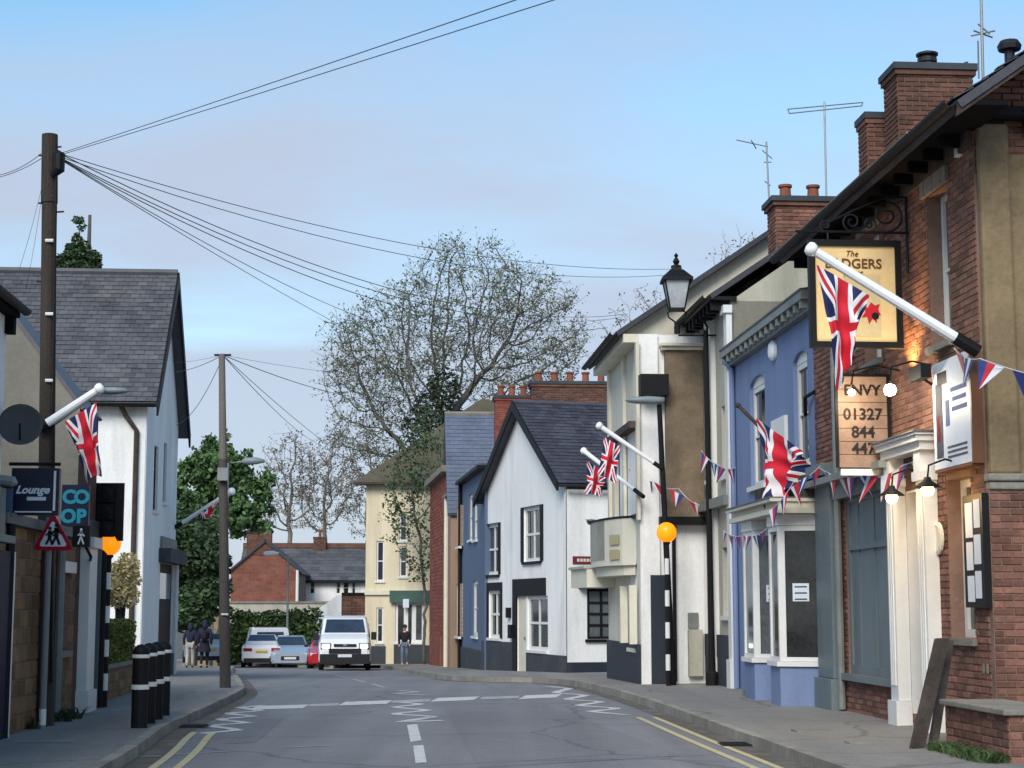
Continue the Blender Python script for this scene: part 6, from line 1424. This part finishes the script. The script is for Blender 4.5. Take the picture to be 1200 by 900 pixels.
# ------------------------------------------------------------------ wires
def wire(label,pts,sag,r=.0065,group='overhead telephone wires'):
    a,b=V(pts[0]),V(pts[1]); n=24; q=MB(); q.tube([a.lerp(b,i/n)-V((0,0,sag*4*(i/n)*(1-i/n))) for i in range(n+1)],r,4); o=q.build('telephone_wire',m_wire,None,loc=a); tag(o,label,'wire',group)
hub=at(70,180,p1b.y)
wire('upper of two wires rising from the tall pole to the top right',(hub,hub+(at(760,-62,10.5)-hub)*2.3),.05,0.0045)
wire('lower of two wires rising from the tall pole to the top right',(hub+V((0,0,-.02)),hub+(at(800,-62,11.0)-hub)*2.3),.07,0.0045)
wire('topmost wire sweeping from tall pole towards the old lantern',(hub,at(800,315,36)),.45)
wire('second wire sweeping from tall pole to the pale house roof',(hub+V((0,.05,-.03)),at(786,322,37)),.55)
wire('upper wire of the middle bundle running from the tall pole into the tree',(hub,at(735,368,40)),.75,0.0071)
wire('middle wire of the bundle running from the tall pole into the tree',(hub+V((0,.08,-.04)),at(728,372,41)),.8,0.0071)
wire('lower wire of the bundle from the tall pole to the inn roof',(hub+V((0,.1,-.05)),at(712,384,41)),.8,0.0071)
wire('steeper wire from the tall pole down towards the slate roofs',(hub+V((0,.1,-.05)),at(560,404,60)),.6,.0065)
wire('lowest wire from the tall pole down behind the yellow building',(hub+V((0,.1,-.06)),at(520,436,80)),.3,.0065)
wire('upper wire leaving the tall pole to the left edge',(at(48,180,p1b.y),at(-40,205,18)),.12,0.0045)
wire('lower wire leaving the tall pole to the left edge',(at(48,186,p1b.y),at(-60,212,17)),.1,0.0045)
wire('left thin drop wire falling steeply from the tall pole',(at(50,215,p1b.y),at(12,345,20)),.1,0.0030)
wire('right thin drop wire falling steeply from the tall pole',(at(51,216,p1b.y),at(30,340,24)),.1,0.0030)
h2=at(261,416,p2b.y)
wire('thick wire from the slim pole into the tall tree',(h2,at(500,470,60)),.35,0.0086)
wire('faint upper wire from the slim pole to the tall tree',(h2,at(520,440,60)),.2,0.0045)
wire('long wire from the slim pole sloping to the yellow building',(h2,at(450,560,78)),.3,0.0066)
wire('steep wire from the slim pole down over the bare trees',(h2,at(372,520,78)),.2,0.0076)
wire('wire from the slim pole to the verge of the white house',(h2,at(205,436,41)),.06,0.0066)
wire('slack wire looping from the slim pole to the white gable',(h2+V((0,0,-.05)),at(207,498,42)),.25,0.0066)
wire('faint high wire from slim pole to the left',(h2,at(203,425,42)),.03,0.0040)
# ------------------------------------------------------------------ bunting
m_pb=M('pennant_blue',srgb(46,60,120),var=.1,bump=0,rough=.8); m_pw=M('pennant_white',srgb(206,208,214),var=.1,bump=0,rough=.8); m_pr=M('pennant_red',srgb(184,44,56),var=.1,bump=0,rough=.8)
def bunting(label,pts,n,size,slack=.1,seed=0):
    rnd=random.Random(seed); P=[V(p) for p in pts]; root=thing('bunting',label,'bunting',P[0],'bunting strung along the right-hand fronts'); path=[]
    for a,b in zip(P,P[1:]):
        for i in range(10): t=i/10; path.append(a.lerp(b,t)-V((0,0,slack*4*t*(1-t))))
    path.append(P[-1]); q=MB(); q.tube(path,.006,4); q.build('string',m_pw,root)
    path=resample(path,sum((b-a).length for a,b in zip(path,path[1:]))/(n*1.0))
    for i in range(len(path)-1):
        a,b=path[i],path[i+1]; m=a.lerp(b,.5); tw=V((rnd.gauss(0,.25),rnd.gauss(0,.25),-1)).normalized()*size*rnd.uniform(.8,1.15); n_=(b-a).cross(tw).normalized()*.003
        for k,(f0,f1,mat) in enumerate(((.08,.36,rnd.choice((m_pb,m_pr))),(.36,.62,m_pw if i%2 else m_pr),(.62,.9,rnd.choice((m_pb,m_pw))))):
            t=a.lerp(b,.5)+tw; p0,p1=a.lerp(b,f0),a.lerp(b,f1); q0,q1=p0.lerp(t,.97),p1.lerp(t,.97)
            q=MB(); q.prism([p0,p1,q1,q0],n_); q.build('pennant',mat,root)
d=17.2
bunting('white and red bunting string at right edge by the tan pier',[at(1118,408,18.3),at(1148,420,d),at(1290,452,17.25)],5,.32,.05,1)
bunting('bunting sagging over the boarded window of the pub',[at(1105,505,19.5),at(1058,545,20.5),at(1012,556,21.8),at(960,548,24)],10,.36,.08,2)
bunting('bunting over the shop bays of the blue house',[at(962,545,24),at(930,565,24.5),at(900,600,24.8)],5,.3,.05,3)
bunting('small bunting hanging across the left shop bay',[at(898,620,24.9),at(872,627,25.8),at(848,622,27.5)],9,.2,.05,4)
bunting('bunting between the old lamp post and pale house',[at(822,528,31.5),at(842,545,30.5),at(862,548,29.5)],4,.34,.05,5)
bunting('bunting on the cream inn beside the street lamp',[at(736,548,35.5),at(768,565,33.4),at(795,572,33.2),at(820,592,32.6)],7,.33,.06,6)
# ------------------------------------------------------------------ vehicles
m_carw=M('white_car_paint',srgb(228,230,232),rough=.25,var=.03,bump=0,coat=.6); m_cars=M('silver_car_paint',srgb(176,188,202),rough=.25,metal=.4,var=.03,bump=0,coat=.6); m_carr=M('red_car_paint',srgb(170,30,40),rough=.25,var=.03,bump=0,coat=.6)
m_cglass=glassmat('car_glass',srgb(52,66,84),.05); m_trimb=M('black_trim',srgb(28,29,32),rough=.6,var=.1,bump=0); m_head=M('lit_headlamp',(1,.96,.82),emit=4,var=0,bump=0); m_headoff=M('headlamp_glass',srgb(196,204,210),rough=.1,var=.05,bump=0); m_tail=M('tail_lamp',srgb(150,16,24),rough=.2,var=.05,bump=0)
m_plate=M('plate_white',srgb(210,212,208),var=.05,bump=0); m_platey=M('plate_yellow',srgb(214,180,60),var=.05,bump=0)
def vehicle(name,label,cat_,loc,heading,paint,st,glass,front,wheels,wr,mirrors=None,W=1.8,lit=False,group=None):
    """st: stations (y, zb, zbelt, ztop, half width low, half width top); local +y is the nose"""
    root=thing(name,label,cat_,loc,group); h=Matrix.Rotation(heading,3,'Z'); Lc=V(loc)
    X=lambda x,y,z:Lc+h@V((x,y,z))
    q=MB(); pts=[];fs=[]
    for (y,zb,zm,zt,wl,wt) in st:
        ring=[(-wl*.92,zb),(wl*.92,zb),(wl,zb+.12),(wl*1.0,zm-.05),(wl*.97,zm),(wt,zt-.06),(wt-.07,zt),(-wt+.07,zt),(-wt,zt-.06),(-wl*.97,zm),(-wl,zm-.05),(-wl,zb+.12)]
        pts+=[X(x,y,z) for x,z in ring]
    k=12
    for i in range(len(st)-1):
        for j in range(k): fs.append((i*k+j,i*k+(j+1)%k,(i+1)*k+(j+1)%k,(i+1)*k+j))
    fs+=[tuple(range(k)),tuple(range((len(st)-1)*k,len(st)*k))]
    q.add(pts,fs); body=q.build('body',paint,root,smooth=False); mod=body.modifiers.new('b','BEVEL'); mod.width=.03; mod.segments=2; mod.limit_method='ANGLE'; mod.angle_limit=R(25)
    for nm,quads,mat in glass:
        for qd in quads:
            P=[X(*p) for p in qd]; n=(P[1]-P[0]).cross(P[2]-P[0]).normalized(); n=-n if n.dot((P[0]+P[2])/2-X(0,0,.9))<0 else n
            q=MB(); q.prism([p-n*.008 for p in P],n*.02); q.build(nm,mat,root)
    for nm,mat,(x0,x1,y0,y1,z0,z1),sym in front:
        for s in ((1,-1) if sym else (1,)):
            q=MB(); xa,xb=(x0,x1) if s==1 else (-x1,-x0); q.hex([X(xa,y0,z0),X(xb,y0,z0),X(xb,y1,z0),X(xa,y1,z0),X(xa,y0,z1),X(xb,y0,z1),X(xb,y1,z1),X(xa,y1,z1)]); q.build(nm,mat,root,bevel=.012)
    for (wx,wy) in wheels:
        for s in (1,-1):
            ax=h@V((s,0,0)); c=X(s*(wx-.2),wy,wr); q=MB(); q.lathe(c,[(wr*.62,0),(wr*.95,.0),(wr,.03),(wr,.17),(wr*.95,.2),(wr*.64,.2)],18,axis=ax); wh_=q.build('wheel',m_rubber,root)
            q=MB(); q.lathe(c,[(wr*.62,.12),(wr*.6,.185),(wr*.2,.17),(0,.19)],14,axis=ax); q.build('rim',m_galv,wh_)
    if mirrors:
        x,y,z,sx,sz=mirrors
        for s in (1,-1):
            q=MB(); xa,xb=(x,x+sx) if s==1 else (-x-sx,-x); q.hex([X(xa,y-.1,z),X(xb,y-.1,z),X(xb,y+.06,z),X(xa,y+.06,z),X(xa,y-.1,z+sz),X(xb,y-.1,z+sz),X(xb,y+.06,z+sz),X(xa,y+.06,z+sz)]); q.build('mirror',m_trimb,root,bevel=.03)
    return root
def place(px,py): p=ground(px,py); return V((p.x,p.y,g(p.y)))
# oncoming van
vst=[(2.50,.32,.62,.78,.84,.80),(2.44,.26,.70,.98,.93,.88),(2.2,.24,.95,1.18,.98,.90),(1.95,.24,1.05,1.26,.99,.92),(1.62,.24,1.10,1.36,.99,.90),(.95,.24,1.15,1.93,.99,.82),(.55,.24,1.15,2.02,.99,.84),(-1.8,.24,1.15,2.04,.99,.86),(-2.4,.28,1.15,2.0,.98,.84)]
vl=place(396,786); vl.y+=2.4; 
va=R(186)
vehicle('van','white panel van driving towards us with headlights on','van',vl,va,m_carw,vst,
 [('windscreen',[[(-.78,1.58,1.397),(.78,1.58,1.397),(.70,1.0,1.89),(-.70,1.0,1.89)]],m_cglass),('side_window',[[(.955,1.35,1.2),(.955,.55,1.2),(.90,.55,1.75),(.90,1.02,1.75)],[(-.955,.55,1.2),(-.955,1.35,1.2),(-.90,1.02,1.75),(-.90,.55,1.75)]],m_cglass)],
 [('bumper',m_trimb,(-.93,.93,2.3,2.56,.25,.62),False),('grille',m_trimb,(-.42,.42,2.4,2.53,.90,.99),False),('lower_grille',m_trimb,(-.6,.6,2.45,2.54,.64,.82),False),('number_plate',m_plate,(-.26,.26,2.56,2.58,.5,.61),False),('headlight_housing',m_trimb,(.52,.90,2.3,2.495,.80,1.02),True),('headlight',m_head,(.57,.85,2.3,2.515,.84,.98),True),('badge',m_galv,(-.07,.07,2.46,2.54,.91,.98),False)],
 [(.98,1.62),(.98,-1.6)],.34,mirrors=(1.0,1.25,1.12,.2,.3))
cst=[(2.2,.3,.55,.66,.72,.66),(2.1,.22,.62,.72,.84,.74),(1.3,.2,.82,.9,.89,.8),(.95,.2,.86,.98,.89,.78),(.2,.2,.88,1.40,.89,.62),(-.8,.2,.9,1.43,.89,.62),(-1.5,.2,.92,1.12,.89,.7),(-1.75,.2,.92,1.02,.88,.74),(-2.15,.24,.9,1.0,.86,.74),(-2.25,.32,.7,.86,.8,.7)]
cgl=[('windscreen',[[(-.68,.9,1.012),(.68,.9,1.012),(.54,.27,1.364),(-.54,.27,1.364)]],m_cglass),('rear_window',[[(.64,-1.42,1.158),(-.64,-1.42,1.158),(-.54,-.86,1.406),(.54,-.86,1.406)]],m_cglass),
 ('side_window',[[(.81,.7,.98),(.81,-1.2,1.0),(.65,-.8,1.36),(.65,.2,1.34)],[(-.81,-1.2,1.0),(-.81,.7,.98),(-.65,.2,1.34),(-.65,-.8,1.36)]],m_cglass)]
cfr=[('rear_lamp',m_tail,(.42,.8,-2.27,-2.1,.72,.86),True),('rear_plate',m_platey,(-.26,.26,-2.29,-2.26,.66,.76),False),('rear_bumper',m_trimb,(-.78,.78,-2.27,-2.1,.24,.42),False),('headlight',m_headoff,(.45,.74,2.06,2.17,.58,.7),True),('grille',m_trimb,(-.4,.4,2.15,2.22,.38,.56),False),('number_plate',m_plate,(-.26,.26,2.22,2.24,.42,.52),False)]
sl_=place(298,782.5); sl_.y+=2.2
vehicle('car','white saloon car driving away in the left lane','car',sl_,R(8),m_carw,cst,cgl,cfr,[(.9,1.35),(.9,-1.35)],.32,mirrors=(.9,.75,.92,.16,.12),group='cars on the road')
sv=gpt(340,78)
vehicle('car','silver blue car facing us between the saloon and the van','car',sv,R(187),m_cars,cst,cgl,cfr,[(.9,1.35),(.9,-1.35)],.32,mirrors=(.9,.75,.92,.16,.12),group='cars on the road')
rd=gpt(386,75)
vehicle('car','red car mostly hidden behind the oncoming white van','car',rd,R(184),m_carr,cst,cgl,cfr,[(.9,1.35),(.9,-1.35)],.32,mirrors=(.9,.75,.92,.16,.12),group='cars on the road')
pv=V((at(309,760,83).x,84,g(84)))
vst2=[(a,b,c,d_*.93,e,f) for a,b,c,d_,e,f in vst]
vehicle('van','white parked van beyond the saloon car','van',pv,R(12),m_carw,vst2,[('rear_window',[[(.66,-2.42,1.2),(-.66,-2.42,1.2),(-.62,-2.4,1.68),(.62,-2.4,1.68)]],m_cglass)],[('rear_lamp',m_tail,(.84,.96,-2.44,-2.36,.8,1.3),True),('rear_bumper',m_trimb,(-.9,.9,-2.5,-2.35,.25,.5),False)],[(.98,1.62),(.98,-1.6)],.34)
pc=V((at(236,760,80).x,81,g(80)+PAV))
vehicle('car','pale parked car partly hidden behind the two walkers','car',pc,R(16),m_cars,cst,cgl,cfr,[(.9,1.35),(.9,-1.35)],.32,group='cars on the road')
# ------------------------------------------------------------------ people
m_skin=M('skin',srgb(196,150,128),var=.06,bump=0,rough=.6); m_hair=M('dark_hair',srgb(40,32,28),var=.2,bump=0,rough=.7); m_jacket=M('black_jacket',srgb(28,28,34),var=.2,bump=.2,rough=.85); m_navyj=M('navy_coat',srgb(34,36,62),var=.2,bump=.2,rough=.85); m_jeans=M('grey_jeans',srgb(104,116,136),var=.15,bump=.2,rough=.85); m_shoe=M('pale_shoe',srgb(186,184,180),var=.1,bump=0); m_skirt=M('dark_skirt',srgb(26,26,40),var=.2,bump=.1,rough=.85); m_grey=M('pale_shorts',srgb(170,164,156),var=.1,bump=.1)
def skin(name,verts,edges,rad,mat,parent,root_i=0):
    L=rootloc(parent); me=bpy.data.meshes.new(name); me.from_pydata([tuple(V(v)-L) for v in verts],edges,[]); me.materials.append(mat)
    o=bpy.data.objects.new(name,me); col.objects.link(o); o.parent=parent
    o.modifiers.new('s','SKIN'); sv_=me.skin_vertices[0].data
    for i,r in enumerate(rad): sv_[i].radius=(r,r) if not isinstance(r,tuple) else r
    sv_[root_i].use_root=True
    m=o.modifiers.new('d','SUBSURF'); m.levels=1; m.render_levels=2; return o
def person(label,loc,heading,H,coat,leg,shoe,stride=.16,skirt=None,hood=False,bag=False,hairlong=False):
    root=thing('person',label,'person',loc,'people walking on the pavements'); k=H/1.75; h=Matrix.Rotation(heading,3,'Z'); X=lambda x,y,z:V(loc)+h@V((x*k,y*k,z*k))
    s=stride
    J=[X(0,0,.95),X(0,0,1.15),X(0,.0,1.38),X(0,.01,1.5),X(0,.03,1.56),X(0,.03,1.66),X(0,.02,1.72),
       X(.09,0,.92),X(.10,s*.6,.5),X(.10,s*.35+.02,.09),X(.1,s*.35+.15,.04), X(-.09,0,.92),X(-.10,-s*.1,.5),X(-.10,-s-.08,.13),X(-.1,-s+.02,.03),
       X(.19,0,1.4),X(.25,-.07,1.12),X(.24,.05,.88),X(.23,.09,.8), X(-.19,0,1.4),X(-.25,.03,1.12),X(-.24,.12,.9),X(-.23,.17,.83)]
    E=[(0,1),(1,2),(2,3),(3,4),(4,5),(5,6),(0,7),(7,8),(8,9),(9,10),(0,11),(11,12),(12,13),(13,14),(2,15),(15,16),(16,17),(17,18),(2,19),(19,20),(20,21),(21,22)]
    rr=[.13,.12,.13,.05,.07,.095,.06,.085,.058,.04,.035,.085,.058,.04,.035,.05,.042,.032,.035,.05,.042,.032,.035]
    skin('body',J,E,[r*k for r in rr],m_skin,root)
    # coat
    ci=[0,1,2,15,16,17,19,20,21,3]; mp={a:i for i,a in enumerate(ci)}; ce=[(a,b) for a,b in E if a in mp and b in mp]
    skin('jacket',[J[a] for a in ci],[(mp[a],mp[b]) for a,b in ce],[k*r for r in (.165,.155,.165,.085,.06,.05,.085,.06,.05,.085)],coat,root)
    ti=[0,7,8,9,11,12,13]; mp={a:i for i,a in enumerate(ti)}
    skin('trousers',[J[a] for a in ti],[(mp[a],mp[b]) for a,b in E if a in mp and b in mp],[k*r for r in ((.14,.1,.075,.055,.1,.075,.055) if leg is not m_skin else (.13,.09,.06,.042,.09,.06,.042))],leg,root)
    for a,b in ((9,10),(13,14)): skin('shoe',[J[a]-V((0,0,.03*k)),J[b]],[(0,1)],[.05*k,.042*k],shoe,root)
    q=MB(); hc=J[5]; q.lathe(hc+V((0,0,0)),[(.105*k,-.02*k),(.112*k,.03*k),(.1*k,.085*k),(.06*k,.12*k),(0,.13*k)],14)
    if hairlong or hood: q.tube([hc+h@V((0,-.06*k,.02*k)),hc+h@V((0,-.09*k,-.1*k)),hc+h@V((0,-.1*k,-.24*k))],[.09*k,.085*k,.05*k],10)
    q.build('hood' if hood else 'hair',coat if hood else m_hair,root,smooth=True)
    if not hood:
        for sx in (-.035,.035): q=MB(); q.lathe(hc+h@V((sx*k,.1*k,-.005*k)),[(0,0),(.012*k,.0),(0,.012*k)],8,axis=h@V((0,1,0))); q.build('eye',m_let,root)
        q=MB(); q.tube([hc+h@V((0,.095*k,.0)),hc+h@V((0,.125*k,-.03*k))],[.01*k,.016*k],6); q.build('nose',m_skin,root); q=MB(); q.tube([hc+h@V((-.025*k,.095*k,-.065*k)),hc+h@V((.025*k,.095*k,-.065*k))],.007*k,5); q.build('mouth',m_red,root)
    if skirt: q=MB(); q.lathe(V(loc),[(.15*k,1.0*k),(.2*k,.8*k),(.25*k,.6*k),(.24*k,.6*k),(.13*k,.98*k)],16); q.build('skirt',skirt,root)
    if bag: q=MB(); c=X(0,-.2,1.2); q.lathe(c,[(0,-.2*k),(.1*k,-.19*k),(.13*k,0),(.11*k,.18*k),(0,.2*k)],10); q.build('backpack',m_jacket,root,smooth=True)
pr=ground(474,779.5,PAV); person('person in black jacket and grey jeans walking towards us by the shopfront',pr,R(180),1.74,m_jacket,m_jeans,m_shoe)
pa=gpt(222,64,PAV); person('person in navy top and pale shorts walking away, left of the pair',pa,R(6),1.62,m_navyj,m_grey,m_jacket,hood=True)
pb=gpt(239,63,PAV); person('person in dark hooded coat and skirt walking away, right of the pair',pb,R(6),1.7,m_navyj,m_jacket,m_jacket,skirt=m_skirt,hood=True,bag=True)
# grit and litter along the wall foot on the left
q=MB()
for px,py in ((40,850),(30,855),(72,846),(82,843)):
    p=ground(px,py,PAV); tuft(q,p,.14,60,.24)
tag(q.build('wall_weeds',m_grassd,None,loc=ground(50,850,PAV)),'dark weeds at the foot of the stone shop wall','weeds',kind='stuff')
